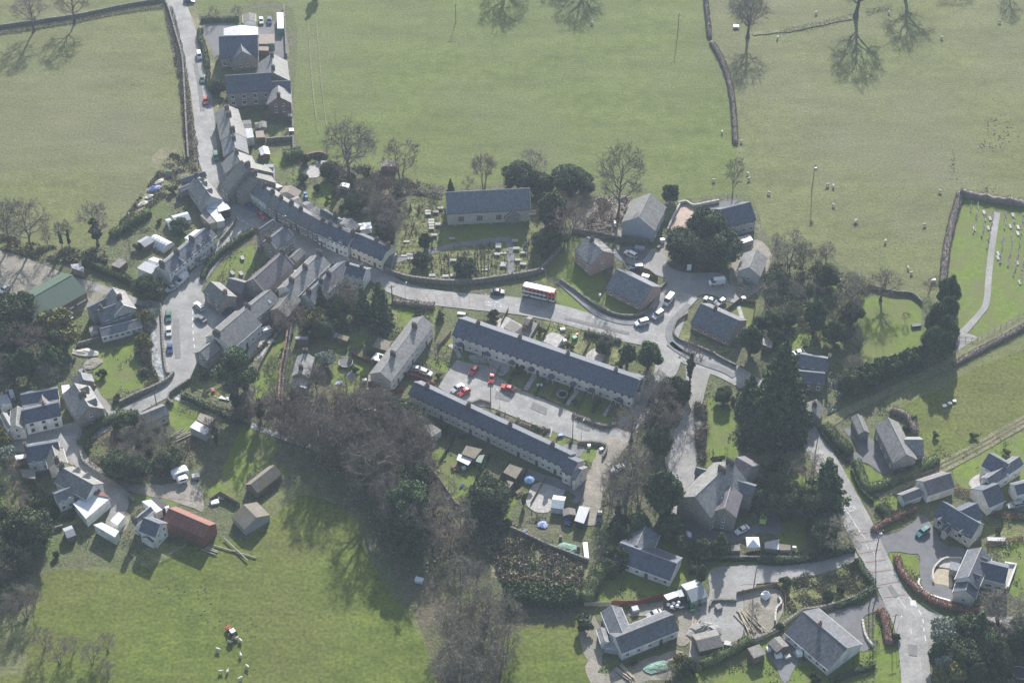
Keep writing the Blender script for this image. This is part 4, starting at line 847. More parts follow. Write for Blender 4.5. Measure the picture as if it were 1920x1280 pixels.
# yards, drives
for nm, fr, pts, m_ in [
    ('yard', 2, [(320, 190), (560, 180), (600, 260), (860, 160), (930, 200), (960, 430), (760, 400), (430, 420), (380, 520), (345, 380), (300, 260)], 'tarmac_dark'),
    ('yard', 5, [(-300, 250), (0, 250), (200, 310), (400, 390), (480, 420), (560, 440), (740, 500), (700, 540), (570, 640), (300, 720), (100, 640), (-60, 620), (-300, 640)], 'dirt'),
    ('path', 5, [(560, 470), (740, 500), (900, 560), (1085, 600), (1080, 635), (900, 610), (700, 545)], 'gravel'),
    ('yard', 5, [(1290, 590), (1340, 520), (1560, 640), (1500, 760), (1400, 830), (1320, 930), (1300, 900)], 'asphalt'),
    ('yard', 6, [(440, 850), (520, 740), (620, 720), (600, 790), (520, 900), (470, 900)], 'paving'), ('yard', 6, [(330, 600), (400, 470), (470, 460), (460, 520), (380, 600), (250, 650)], 'tarmac_dark'),
    ('yard', 3, [(1000, 820), (1120, 760), (1230, 830), (1180, 900), (1080, 960), (1010, 1040), (900, 1130), (860, 1110), (1000, 940)], 'pavement'),
    ('yard', 8, [(780, 445), (850, 440), (930, 450), (880, 540), (850, 600), (730, 590), (740, 530)], 'pink_yard'), ('yard', 8, [(860, 460), (1000, 420), (1100, 400), (1090, 430), (980, 480), (900, 500)], 'tarmac_dark'),
    ('yard', 8, [(740, 590), (800, 560), (740, 700), (700, 760), (640, 700)], 'dirt'), ('yard', 8, [(1060, 860), (1110, 700), (1220, 640), (1300, 720), (1290, 860), (1230, 930), (1110, 980)], 'dirt'),
    ('yard', 8, [(400, 690), (560, 680), (620, 720), (560, 790), (480, 780), (410, 740)], 'tarmac_dark'),
    ('yard', 17, [(0, 525), (120, 510), (240, 520), (330, 490), (420, 520), (430, 660), (380, 650), (200, 590), (90, 560), (0, 550)], 'dirt'),
    ('yard', 14, [(770, 720), (900, 715), (1126, 730), (1126, 755), (900, 790), (850, 830), (770, 850), (790, 1000), (750, 1110), (700, 1060), (600, 1180), (540, 1190), (570, 960), (640, 860), (640, 740)], 'gravel'),
    ('yard', 14, [(770, 850), (960, 830), (1000, 890), (960, 1000), (850, 1080), (800, 1020)], 'dirt'), ('yard', 14, [(280, 910), (420, 890), (560, 880), (600, 960), (540, 1090), (480, 1090), (480, 960), (260, 960)], 'dirt'),
    ('driveway', 14, [(470, 480), (520, 440), (560, 480), (640, 540), (760, 560), (900, 500), (960, 460), (980, 560), (880, 560), (740, 610), (560, 600), (500, 560)], 'tarmac_dark'),
    ('driveway', 15, [(560, 510), (600, 500), (720, 560), (830, 690), (840, 730), (780, 760), (700, 700), (640, 690), (600, 700), (600, 640), (640, 620)], 'tarmac_dark'),
    ('driveway', 16, [(865, 185), (1000, 150), (1110, 80), (1190, 20), (1260, 100), (1340, 230), (1480, 260), (1480, 330), (1350, 330), (1290, 390), (1260, 500), (1175, 480), (1165, 320), (1110, 300), (970, 285), (935, 310), (880, 260)], 'tarmac_dark'),
    ('driveway', 16, [(855, 600), (905, 640), (935, 720), (860, 712), (790, 740), (760, 780), (790, 880), (830, 965), (735, 1000), (640, 870), (510, 790), (450, 750), (560, 710), (700, 680), (790, 660)], 'tarmac_dark'),
    ('patio', 16, [(1265, 420), (1380, 420), (1395, 545), (1265, 505)], 'timber_pale'), ('patio', 16, [(1290, 390), (1330, 345), (1400, 335), (1470, 350), (1390, 400)], 'paving'), ('yard', 16, [(1175, 500), (1260, 505), (1395, 550), (1390, 650), (1250, 600)], 'tarmac_dark'),
    ('patio', 16, [(1790, 370), (1860, 385), (1800, 550), (1730, 480)], 'paving'), ('patio', 16, [(610, 880), (660, 870), (730, 990), (640, 1045)], 'paving'), ('patio', 16, [(60, 1000), (180, 900), (330, 1000), (300, 1060), (200, 1230), (130, 1100)], 'pavement'),
    ('patio', 13, [(790, 600), (830, 480), (950, 460), (1030, 500), (920, 640)], 'paving'), ('path', 13, [(760, 370), (1100, 480), (1120, 450), (1150, 440), (1110, 570), (1060, 580), (1070, 530), (740, 410)], 'pavement'),
    ('driveway', 15, [(1480, 930), (1585, 900), (1700, 930), (1700, 980), (1500, 960)], 'tarmac_dark'), ('patio', 15, [(1270, 810), (1330, 760), (1350, 830), (1310, 850)], 'paving'),
    ('yard', 9, [(1165, 920), (1200, 840), (1240, 860), (1330, 915), (1200, 1030), (1150, 1040)], 'gravel'), ('yard', 3, [(440, 640), (540, 560), (560, 600), (480, 700), (430, 740)], 'pavement'),
    ('patio', 10, [(790, 450), (900, 460), (910, 500), (800, 490)], 'paving'), ('patio', 10, [(960, 270), (1010, 190), (1140, 260), (1080, 320)], 'paving'), ('patio', 10, [(1100, 330), (1180, 230), (1240, 250), (1190, 340)], 'pavement'), ('patio', 10, [(920, 480), (1050, 520), (1000, 590), (930, 550)], 'paving'),
    ('patio', 11, [(130, 250), (170, 205), (250, 235), (240, 300)], 'paving'), ('patio', 11, [(380, 350), (430, 300), (500, 330), (470, 380)], 'paving'), ('patio', 11, [(240, 880), (330, 880), (370, 900), (330, 950)], 'pavement'),
    ('yard', 12, [(380, 600), (400, 470), (500, 520), (470, 640), (430, 680)], 'dirt'), ('yard', 12, [(640, 1000), (700, 940), (780, 980), (740, 1080), (640, 1050)], 'dirt'),
    ('patio', 3, [(1060, 270), (1170, 180), (1270, 170), (1280, 220), (1180, 290), (1080, 290)], 'paving')]:
    patch(nm, fr, pts, m_, rough=.2)
# ------------------------------------------------------------------ roads
patch('stream', 5, [(985, 590), (1050, 640), (1085, 720), (1090, 900), (1105, 1080), (1120, 1130), (1040, 1120), (1010, 980), (1000, 800), (960, 680)], 'water', rough=.5)
road('stream', 0, [(330, 745, 2.2), (370, 757, 2), (420, 775, 2), (470, 797, 2), (520, 816, 2), (600, 843, 2)], 'water', .4)
road('verge', 0, [(318, -60, 13), (332, 0, 12), (352, 67, 11.5), (370, 110, 12), (379, 167, 10), (385, 233, 10), (389, 300, 9)], 'dry_grass', .5)
road('road', 0, [(300, -60, 6.6), (328, 0, 7), (345, 50, 7.6), (364, 110, 8), (376, 167, 7.2), (384, 233, 7), (390, 290, 7), (405, 330, 7.5), (425, 362, 8.5), (450, 395, 9), (485, 420, 7.5), (525, 433, 6.5), (560, 452, 7), (600, 470, 8), (650, 490, 6.5), (690, 507, 6.5), (712, 520, 6.5), (748, 541, 6.8), (813, 558, 7), (906, 568, 7.4), (986, 576, 8),
      (1052, 590, 8), (1105, 605, 8), (1167, 622, 8.5), (1225, 634, 8.5), (1261, 650, 8), (1308, 674, 8), (1355, 692, 7.5), (1400, 716, 7.5), (1450, 755, 7.5), (1500, 797, 7.5), (1530, 835, 7.2), (1554, 878, 7.6), (1582, 932, 8), (1608, 980, 8), (1632, 1030, 7.6), (1662, 1088, 7), (1688, 1142, 7), (1708, 1194, 7.5), (1718, 1280, 7.5), (1722, 1400, 7.5)], 'asphalt')
road('road', 0, [(462, 402, 6), (450, 428, 8), (430, 452, 6), (403, 483, 5), (375, 515, 6), (350, 548, 9), (335, 585, 13), (334, 630, 13), (338, 675, 11.5), (335, 703, 7.6), (318, 728, 5.6), (285, 748, 5), (245, 770, 5), (205, 788, 6), (165, 805, 9), (125, 816, 9), (70, 823, 9), (0, 832, 9), (-100, 845, 8)], 'asphalt')
patch('road', 3, [(540, 570), (600, 560), (725, 640), (715, 700), (600, 740), (500, 800), (560, 700)], 'asphalt', rough=0)
road('lane', 0, [(142, 800, 8), (135, 830, 6), (150, 862, 4.5), (180, 890, 4.5), (212, 918, 5), (225, 945, 5), (215, 975, 4)], 'asphalt', .15)
road('track', 0, [(205, 905, 3), (250, 915, 3), (290, 922, 4), (330, 920, 6), (370, 928, 5)], 'dirt', .4)
road('path', 5, [(535, 1040, 1.6), (570, 1090, 1.6), (620, 1170, 1.6), (700, 1270, 1.8), (740, 1330, 2)], 'gravel', .2)
patch('parking_area', 0, [(822, 727), (838, 700), (857, 675), (879, 681), (913, 686), (936, 709), (983, 734), (1060, 766), (1142, 801), (1180, 792), (1182, 815), (1150, 848), (1142, 838), (1100, 832), (1010, 800), (925, 766), (876, 757)], 'asphalt', False, rough=0)
road('lane', 0, [(1252, 655, 9), (1250, 690, 7), (1232, 722, 5), (1210, 755, 5), (1180, 795, 6), (1150, 835, 6)], 'asphalt', .1)
road('track', 0, [(1158, 825, 7), (1135, 862, 6), (1118, 905, 6), (1106, 950, 6), (1110, 985, 5)], 'dirt', .5)
road('driveway', 0, [(1310, 690, 8), (1303, 730, 6), (1295, 765, 6.5), (1284, 810, 9), (1276, 860, 9), (1282, 905, 7), (1285, 940, 6), (1272, 970, 5)], 'gravel', .4)
patch('courtyard', 8, [(600, 1030), (660, 940), (700, 900), (690, 860), (640, 840), (520, 790), (470, 770), (480, 740), (560, 760), (620, 690), (690, 730), (720, 800), (830, 830), (1000, 830), (1050, 880), (1110, 980), (1080, 1000), (930, 950), (850, 980), (780, 1030), (710, 1100), (700, 1180), (760, 1290), (640, 1180), (560, 1130)], 'gravel', rough=.1)
road('estate_road', 0, [(1236, 630, 12), (1252, 610, 9), (1268, 575, 8), (1285, 550, 9)], 'asphalt')
road('track', 0, [(1534, 806, 5), (1548, 797, 4), (1587, 772, 3), (1650, 742, 2.4), (1705, 716, 2.4), (1780, 681, 4), (1836, 643, 3.6), (1920, 599, 3.2), (2010, 560, 2.8)], 'worn', .3)
road('old_railway_bed', 0, [(2010, 750, 4), (1920, 790, 4), (1840, 836, 4), (1761, 876, 4.5), (1700, 900, 5), (1640, 928, 5)], 'dry_grass', .5)
for dx in (-4, 4): road('track', 0, [(2010, 750 + dx, .7), (1920, 790 + dx, .7), (1840, 836 + dx, .7), (1761, 876 + dx, .8), (1700, 898 + dx, .8), (1650, 922 + dx, .8)], 'leaf_litter', .1)
patch('road', 16, [(1000, 480), (1110, 625), (1230, 710), (1380, 760), (1500, 765), (1940, 745), (1940, 850), (1600, 865), (1490, 875), (1370, 905), (1270, 960), (1200, 1030), (1080, 900)], 'asphalt', False, rough=0)
road('gravel_track', 0, [(1606, 1040, 4), (1580, 1050, 4), (1540, 1062, 4.5), (1480, 1074, 5), (1420, 1078, 6), (1375, 1080, 7), (1345, 1100, 7)], 'gravel', .25)
road('gravel_track', 0, [(1360, 1090, 8), (1368, 1140, 7), (1372, 1180, 6), (1360, 1205, 6)], 'gravel', .5)
road('path', 7, [(885, 560, 2.2), (895, 680, 2.2), (900, 800, 2.2)], 'pavement'); road('path', 7, [(40, 720, 2.2), (90, 712, 2.2), (200, 678, 2.2), (370, 640, 2.2), (500, 605, 2.2), (700, 580, 2.2), (890, 560, 2.2)], 'pavement')
road('path', 9, [(1432, 180, 2), (1410, 320, 2), (1385, 520, 2), (1370, 690, 2), (1330, 760, 2), (1240, 860, 2.4)], 'gravel')
for i, pts in enumerate([[(650, 380, 1.3), (700, 420, 1.3), (715, 470, 1.3)], [(1215, 580, 1.2), (1150, 680, 1.3)], [(1110, 1020, 1.2), (1140, 1110, 1.3)]]): road('path', (10, 10, 8)[i], pts, 'paving')
for pts in [[(75, 460, 1.2), (20, 550, 1.2)], [(330, 550, 1.2), (265, 640, 1.2)], [(545, 620, 1.2), (490, 705, 1.4)], [(170, 770, 1.2), (155, 830, 1.2)]]: road('path', 11, pts, 'paving')
# pavements: a real step above the road
def pave(fr, pts, h=.12):
    path = smooth([(*P(fr, p)[:2], p[2]) for p in pts], 5, False); L_, R_ = ribbon_pts(path); z = _Z[0] + h; vs = []; fs = []
    for i, (a, b) in enumerate(zip(L_, R_)):
        vs += [(a[0], a[1], 0), (a[0], a[1], z), (b[0], b[1], z), (b[0], b[1], 0)]
        if i: k = 4 * i - 4; fs += [(k + j, k + 4 + j, k + 5 + j, k + 1 + j)[::-1] for j in range(3)]
    obj('pavement', MB().add(vs, fs).mesh('pavement', 'pavement'), kind='structure')
pave(8, [(90, 880, 2.2), (170, 950, 2.2), (250, 1020, 2.2), (330, 1075, 2.4), (450, 1110, 2.4), (540, 1108, 2.6), (620, 1070, 2.4), (680, 1000, 2), (700, 960, 1.6)])
pave(8, [(830, 1010, 1.8), (770, 1070, 2), (728, 1130, 2.6), (720, 1190, 2.8), (760, 1250, 2.6), (860, 1300, 2.4)]); pave(11, [(880, 270, 2.4), (960, 330, 2.2), (1060, 380, 2.2), (1200, 430, 2.0), (1270, 470, 1.8)])
pave(4, [(110, 905, 1.3), (200, 945, 1.3), (320, 990, 1.3), (430, 1035, 1.4), (540, 1085, 1.4)]); pave(3, [(520, 420, 1.3), (640, 520, 1.3), (780, 570, 1.3)]); pave(11, [(815, 440, 1.6), (845, 470, 2), (830, 530, 2), (790, 580, 1.6)])
# painted markings
def marks(fr, pts, w, dash, gap, m='paint_white'):
    c = [Vector(p) for p in smooth([tuple(P(fr, p).xy) for p in pts], 6, False)]; cum = 0; on = True; mb = MB(); z = nz(); left = dash
    c = resample([tuple(p) for p in c], .5)
    for a, b in zip(c[:-1], c[1:]):
        d = (b - a); L = d.length
        if L == 0: continue
        nr = Vector((-d.y, d.x)).normalized() * w / 2
        if on: mb.add([(*(a - nr), z), (*(b - nr), z), (*(b + nr), z), (*(a + nr), z)], [(0, 1, 2, 3)])
        left -= L
        if left <= 0: on = not on; left = dash if on else gap
        if gap == 0: on = True
    o = obj('road_marking', mb.mesh('road_marking', m), kind='structure'); return o
marks(5, [(1290, 600), (1285, 700), (1290, 830), (1305, 960), (1310, 1010)], .3, 1.4, 1.2); marks(7, [(720, 1000), (850, 1010), (990, 1040)], .15, 4, 5); marks(7, [(1220, 1070), (1430, 1130)], .15, 4, 5); marks(15, [(415, 620), (470, 720), (530, 860), (560, 950), (620, 1050), (700, 1160), (750, 1260)], .16, 6, 3)
marks(16, [(650, 0), (740, 150), (800, 270)], .16, 8, 3); marks(16, [(1010, 610), (1080, 720), (1110, 880)], .14, 4, 6); marks(16, [(1090, 610), (1180, 740), (1200, 860), (1215, 950)], .28, 1.2, 1.0); marks(16, [(1180, 650), (1280, 720), (1370, 765)], .12, 9, 1)
marks(3, [(570, 590), (680, 655)], .3, 1.2, .8); marks(8, [(500, 1150), (640, 1180)], .16, 3, 3); marks(11, [(760, 200), (900, 290), (960, 350)], .14, 3, 4)
mk = MB(); z_ = nz()
for fr_, cx_, cy_ in ((16, 1122, 655),):
    q = P(fr_, (cx_, cy_)); mk.add([(q.x - .8, q.y - .9, z_), (q.x + .8, q.y - 1, z_), (q.x + .8, q.y + .9, z_), (q.x - .8, q.y + 1, z_)], [(0, 1, 2, 3)])
obj('road_marking', mk.mesh('road_marking', 'paint_white'), kind='structure')
for a, b in (((300, 945), (330, 1010)), ((365, 950), (385, 1015)), ((425, 955), (440, 1020)), ((250, 935), (285, 985)), ((470, 960), (500, 1030)), ((530, 965), (540, 1035)), ((605, 950), (600, 1040)), ((720, 945), (708, 1045))): marks(7, [a, b], .5, 50, 0, 'paint_red')
for a, b in (((690, 220), (850, 200)), ((735, 295), (890, 265)), ((780, 360), (920, 340)), ((820, 430), (960, 412)), ((865, 522), (1010, 498)), ((910, 612), (1070, 590)), ((660, 160), (790, 145))): marks(16, [a, b], .55, 50, 0, 'paint_red')

def lettering(txt, fr, p, ang, w=2.2, l=3.2):
    cu = bpy.data.curves.new('road_lettering', 'FONT'); cu.body = txt; cu.size = 1; cu.align_x = 'CENTER'; cu.align_y = 'CENTER'; cu.materials.append(MATS['paint_white']); cu.offset = .02
    q = P(fr, p).xy; o = obj('road_lettering', cu, None, (q.x, q.y, _Z[0] + .006), ang, kind='structure'); o.scale = (w / 2.4, l, 1)
lettering('ARAF', 7, (745, 1022), math.pi / 2 + .1, 2.6, 3.4); lettering('SLOW', 7, (805, 1022), math.pi / 2 + .1, 2.6, 3.4)
lettering('SLOW', 15, (600, 958), .35, 2.2, 2.8); lettering('ARAF', 15, (545, 955), .35 + math.pi, 2.0, 2.8)
# wheel tracks, worn lines and sheep paths in the fields
for fr, pts in ((20, [(150, 100, .6), (170, 400, .6), (200, 650, .5)]), (20, [(190, 100, .5), (215, 400, .5), (240, 620, .4)])):
    road('worn_track', fr, pts, 'worn', .25)
for fr, pts in ((19, [(440, 190, 2), (560, 175, 2), (700, 160, 1.5), (980, 100, 1.5)]), ): road('worn_track', fr, pts, 'dry_grass', .6)
road('tarmac_patch', 0, [(366, 120, 1.6), (374, 160, 1.5), (380, 210, 1.6)], 'tarmac_patch', .1); road('tarmac_patch', 0, [(330, 600, 1.8), (331, 640, 2), (334, 672, 1.6)], 'tarmac_patch', .1); road('tarmac_patch', 0, [(1060, 597, 1.2), (1120, 612, 1.3), (1180, 626, 1.3)], 'tarmac_patch', .05)
for fr, pts in ((10, [(960, 690), (1060, 720), (1050, 760), (950, 735)]), (11, [(60, 620), (150, 660), (140, 700), (45, 660)]), (11, [(330, 720), (420, 760), (400, 800), (320, 770)]), (16, [(960, 520), (1020, 600), (990, 620), (935, 540)]), (15, [(600, 1100), (660, 1170), (640, 1190), (580, 1120)]), (16, [(1080, 950), (1150, 960), (1150, 1040), (1090, 1030)]), (3, [(430, 330), (480, 340), (500, 420), (440, 400)])): patch('tarmac_patch', fr, pts, 'tarmac_patch', False, rough=0)
def specks(label, fr, pts, n, r, m):
    poly = [tuple(P(fr, p).xy) for p in pts]; mb = MB()
    for q in scatter(poly, n, .5): s = random.uniform(.5, 1.3) * r; mb.ball((q[0], q[1], 0), (s, s * random.uniform(.6, 1.3), s * .5), nu=6, nv=4)
    obj('molehills', mb.mesh('molehills', m), kind='stuff', label=label, category='molehills')
specks('dark molehills and hoof marks in the eastern field', 19, [(1720, 640), (1820, 650), (1900, 740), (1790, 830), (1650, 810), (1720, 740)], 60, .35, 'soil'); specks('line of dark hoof marks running down the eastern field', 19, [(1530, 820), (1550, 820), (1555, 980), (1515, 980), (1510, 900)], 26, .3, 'soil'); specks('dark marks above the cemetery hedge', 19, [(1680, 990), (1770, 1010), (1760, 1050), (1690, 1060)], 18, .3, 'soil')
specks('dark specks in the middle of the western field', 1, [(600, 400), (700, 430), (780, 450), (720, 540), (620, 430)], 40, .22, 'soil'); specks('molehills across the low field', 18, [(1150, 430), (1420, 520), (1700, 700), (1860, 820), (1700, 900), (1400, 760), (1100, 560)], 60, .3, 'soil')
# ================================================================== BUILDINGS
T = thing
# --- north chapels and their houses
r = house('long slate roofed hall with a gabled front wing beside the north road', 'hall', 2, (440, 275), (730, 262), (452, 435), 4.6, 36, roof='slate_dark', wall='stone', bays=5, storeys=1, winh=2, far=False)
addb(r, 2, (621, 388), (600, 300), (738, 482), 4.2, 36, roof='slate_dark', wall='stone', gable_win=2, storeys=1, wname='')
flat('white flat roofed annex behind the slate hall', 'annex', 2, [(605, 190), (735, 205), (735, 262), (605, 265)], 3.4, 'tin_white', 'render_white')
flat('grey flat roofed annex with a pale strip behind the slate hall', 'annex', 2, [(478, 215), (540, 200), (605, 190), (605, 265), (478, 268)], 3.2, 'tin_grey', 'render_white')
flat('small flat roofed garage with a green fascia east of the slate hall', 'garage', 2, [(745, 260), (858, 255), (860, 328), (738, 332)], 2.8, 'felt_brown', 'tarp_green')
flat('low felt roofed store below the green edged garage', 'store', 2, [(740, 350), (815, 352), (815, 382), (740, 380)], 2.4, 'felt_brown', 'timber')
shed('small pale roofed shed behind the white annex', 2, (668, 92), (668, 150), 2.4, 2.3, roof='felt', wall='render_white')
flat('long green and white box trailer beside the parked cars', 'trailer', 2, [(875, 95), (925, 95), (928, 215), (880, 215)], 2.6, 'tin_white', 'plastic_green')
r = house('tall stone chapel with a plain dark slate roof and pale ridge', 'chapel', 2, (487, 568), (828, 545), (494, 700), 6.4, 38, roof='slate_dark', wall='stone', bays=4, storeys=2, far=False, winw=1.3, winh=1.6)
addb(r, 2, (835, 612), (978, 605), (842, 705), 5.0, 36, roof='slate_dark', wall='stone', bays=2)
r = house('slate house with two big chimneys behind the chapel', 'house', 2, (852, 548), (838, 400), (970, 590), 4.6, 36, roof='slate_grey', wall='stone', chim=(.2, .85), bays=2, gable_win=1)
r = house('small brick fronted house with a single chimney beside the chapel', 'house', 2, (890, 725), (886, 640), (990, 800), 4.6, 36, roof='slate_grey', wall='brick_old', chim=(.02,), gable_win=2)
# --- upper street terrace, one house after another
G5 = 'stone terrace houses on the upper street'
def row(lst, group):
    for lb, A, B, C, fr, kw in lst: kw = dict(kw); cat = kw.pop('cat', 'terraced house'); he = kw.pop('he', 4.6); house(lb, cat, fr, A, B, C, he, kw.pop('pitch', 36), name='terraced_house', group=group, **kw)
row([('first house of the upper street terrace with two brick stacks by the chapel', (492, 782), (520, 880), (598, 860), 2, dict(roof='slate_grey', wall='stone', chim=((.35, 0, 3), (.85, 0, 4)), chimmat='brick_old', bays=2)),
     ('second slate house down the upper street terrace with a wide stack', (520, 880), (545, 990), (624, 930), 2, dict(roof='slate_grey', wall='stone', chim=((.9, 0, 4),), bays=2)),
     ('third slate house in the upper street terrace above the parked jeep', (545, 990), (565, 1110), (648, 1050), 2, dict(roof='slate', wall='stone', chim=((.45, 0, 2),), bays=2)),
     ('pale roofed terrace house level with the parked white topped jeep', (564, 88), (600, 165), (672, 95), 3, dict(roof='slate_grey', wall='stone', chim=((.3, 0, 2),), bays=2, walldorm=())),
     ('brown slated terrace house bulging towards the upper street', (612, 160), (668, 215), (725, 130), 3, dict(roof='slate_green', wall='stone', chim=((.8, 0, 4),), bays=2, he=5.2)),
     ('green slated terrace house at the bend of the street', (662, 205), (722, 290), (790, 215), 3, dict(roof='slate_green', wall='stone', chim=((.75, 0, 4),), bays=2, he=5.2))], G5)
shed('dark slate lean wing behind the bend of the street', 3, (770, 215), (850, 215), 3.4, 3.4, roof='slate_dark', wall='render_white', cat='outbuilding')
flat('white flat roofed rear extension with a window above the street yards', 'extension', 2, [(615, 905), (680, 900), (688, 930), (622, 938)], 3.6, 'felt', 'render_white')
flat('pale flat roofed extension second behind the upper terrace', 'extension', 2, [(630, 965), (690, 962), (705, 1030), (645, 1040)], 3.4, 'tin_grey', 'render_white')
shed('narrow white roofed shed in a yard behind the upper terrace', 2, (772, 1095), (790, 1150), 1.6, 2.1, roof='tin_white')
shed('little pale gabled shed below the chapel wing', 2, (712, 930), (740, 925), 1.5, 2.1, roof='felt', wall='timber_grey'); shed('second little shed beside the gabled shed below the chapel wing', 2, (768, 905), (770, 950), 1.3, 2.1, roof='felt', wall='timber_grey')
flat('brown felt roofed shed in the garden below the chapel', 'shed', 2, [(714, 985), (775, 980), (790, 1030), (722, 1034)], 2.2, 'felt_brown', 'timber')
flat('tiny white roofed hut on the field boundary wall', 'hut', 2, [(966, 962), (1002, 962), (1004, 984), (968, 984)], 2.2, 'tin_white', 'timber'); flat('tiny white porch hut beside the small brick fronted house', 'hut', 2, [(958, 852), (990, 852), (990, 872), (960, 872)], 2.2, 'tin_white', 'brick_old')
# --- high street row running down to the churchyard
row([('white rendered cottage at the head of the high street row', (725, 318), (785, 365), (690, 420), 3, dict(roof='slate', wall='render_white', chim=((.1, 0, 3), (.95, 0, 3)), bays=2)),
     ('second white cottage in the high street row above the red car', (785, 365), (850, 415), (740, 455), 3, dict(roof='slate', wall='render_white', chim=((.9, 0, 3),), bays=3)),
     ('mossy stone cottage opposite the great stone house', (850, 415), (915, 455), (795, 500), 3, dict(roof='slate_green', wall='stone', chim=((.9, 0, 2),), bays=2)),
     ('dark stone cottage fourth down the high street row', (915, 455), (990, 495), (870, 540), 3, dict(roof='slate', wall='stone', chim=((.95, 0, 3),), bays=2)),
     ('stone cottage in the middle of the high street row', (990, 495), (1065, 540), (945, 585), 3, dict(roof='slate', wall='stone', chim=((.9, 0, 2),), bays=3, doors=(1,))),
     ('stone cottage with a purple grey roof in the high street row', (1065, 540), (1150, 585), (1020, 630), 3, dict(roof='slate_purple', wall='stone', bays=3, doors=(0,))),
     ('low stone cottage before the white dormered pair', (1150, 585), (1225, 628), (1110, 675), 3, dict(roof='slate', wall='stone', chim=((.95, 0, 3),), bays=2)),
     ('white cottage first of the pair with small eaves dormers', (165, 766), (215, 790), (115, 845), 4, dict(roof='slate_dark', wall='render_white', chim=((.9, 0, 2),), bays=3, doors=(1,), he=4.8)),
     ('white cottage second of the pair with eaves dormers', (215, 788), (365, 850), (185, 880), 4, dict(roof='slate_dark', wall='render_white', chim=((.4, 0, 2), (.97, 0, 4)), bays=5, doors=(2,), walldorm=(.25, .7), he=4.8)),
     ('cream end house with a dark roof at the foot of the high street row', (385, 842), (600, 935), (332, 925), 4, dict(roof='slate_dark', wall='render_cream', chim=((.62, 0, 3), (.97, 0, 4)), bays=6, doors=(1, 4), he=4.8))], 'cottages of the high street row')
shed('slate outbuilding on the end of the cream high street house', 4, (560, 985), (635, 1000), 3.0, 2.4, roof='slate_dark', wall='stone', cat='outbuilding')
shed('brown tiled garage behind the high street row', 3, (985, 350), (950, 400), 3.6, 2.6, roof='felt_brown', wall='render_grey', cat='garage')
shed('slate rear wing behind the mossy stone cottage', 3, (830, 345), (880, 370), 2.8, 3.0, roof='slate', wall='stone', cat='outbuilding')
shed('white fronted rear wing behind the middle of the high street row', 3, (1000, 460), (1050, 440), 2.6, 2.6, roof='slate_grey', wall='render_white', cat='outbuilding'); shed('low slate outhouse behind the purple roofed cottage', 3, (1090, 500), (1135, 480), 2.8, 2.6, roof='slate', wall='render_white', cat='outbuilding')
r = house('gabled rear cottage behind the low end of the high street row', 'cottage', 4, (95, 715), (115, 665), (140, 735), 3.4, 36, roof='slate_grey', wall='stone')
r = house('rear cottage with a long dark slope behind the white dormered pair', 'cottage', 4, (150, 680), (270, 750), (130, 715), 3.2, 36, roof='slate_dark', wall='render_white', chim=(.8,))
shed('pale roofed barn shaped store behind the cream end house', 4, (300, 790), (355, 745), 3.6, 3.0, roof='slate_grey', wall='stone', cat='outbuilding'); shed('small stone roofed hut under the bare trees beside the churchyard', 4, (530, 795), (575, 780), 2.2, 2.0, roof='felt', wall='stone', cat='hut')
boxy('white canvas dome tent behind the cream end house', 'tent', 4, (445, 830), (4.0, 3.4, 1.9), .2, 'plastic_white', top=.35)
# --- west of the upper street
r = house('slate workshop with a row of dark roof vents by the junction', 'workshop', 3, (383, 432), (270, 280), (300, 498), 3.8, 38, roof='slate_grey', wall='render_grey', dormers=((.28, 1, 1.6, 1.3), (.62, 1, 1.6, 1.3), (.82, 1, 1.6, 1.3)), chim=(.98,))
addb(r, 3, (155, 300), (338, 245), (158, 335), 3.4, 34, roof='slate_dark', wall='stone'); addb(r, 3, (140, 375), (240, 330), (150, 405), 2.8, 30, roof='slate', wall='stone')
flat('white tin roofed lean to with rusty streaks beside the slate workshop', 'lean to', 3, [(345, 525), (368, 498), (448, 450), (500, 490), (430, 520)], 3.2, 'tin_white', 'render_grey')
flat('black fronted shop with a white flat roof on the junction corner', 'shop', 3, [(440, 550), (432, 520), (500, 490), (526, 520), (524, 528)], 3.4, 'tin_white', 'metal_dark')
flat('garage with a long sloping white tin roof beside the junction', 'garage', 3, [(348, 535), (430, 525), (486, 612), (428, 625)], 3.0, 'tin_white', 'render_grey'); flat('brown felt roofed store against the white roofed garage', 'store', 3, [(300, 575), (348, 535), (428, 625), (370, 640)], 2.8, 'felt', 'stone')
shed('pale greenhouse with a long glass roof in the walled garden', 3, (98, 592), (215, 560), 2.2, 1.8, roof='glass_light', wall='glass_light', cat='greenhouse', door=False); shed('short glass roofed greenhouse at the end of the walled garden', 3, (50, 618), (85, 608), 2.2, 1.7, roof='glass_light', wall='glass_light', cat='greenhouse', door=False)
r = house('long white terrace with four chimney stacks and small gabled dormers above the bend', 'terrace', 0, (391, 424), (302, 498), (408, 440), 5.0, 38, roof='slate', wall='render_white', chim=((.02, 0, 4), (.36, 0, 4), (.68, 0, 4), (.98, 0, 4)), bays=12, doors=(1, 4, 7, 10), walldorm=(.12, .34, .52, .72), porches=(.45, .9))
flat('white flat roofed rear annex behind the long white terrace', 'annex', 3, [(182, 745), (265, 682), (305, 682), (225, 760)], 3.6, 'tin_white', 'render_white')
flat('grey flat roofed block at the low end of the long white terrace', 'annex', 5, [(912, 365), (968, 318), (1058, 355), (1008, 405)], 4.6, 'tin_grey', 'render_white'); shed('glazed conservatory behind the long white terrace', 5, (990, 305), (1050, 325), 2.6, 2.2, roof='glass_light', wall='glass_light', cat='conservatory')
shed('narrow pale roofed shed beside the polytunnel', 5, (935, 195), (1000, 155), 2.0, 2.2, roof='tin_grey')
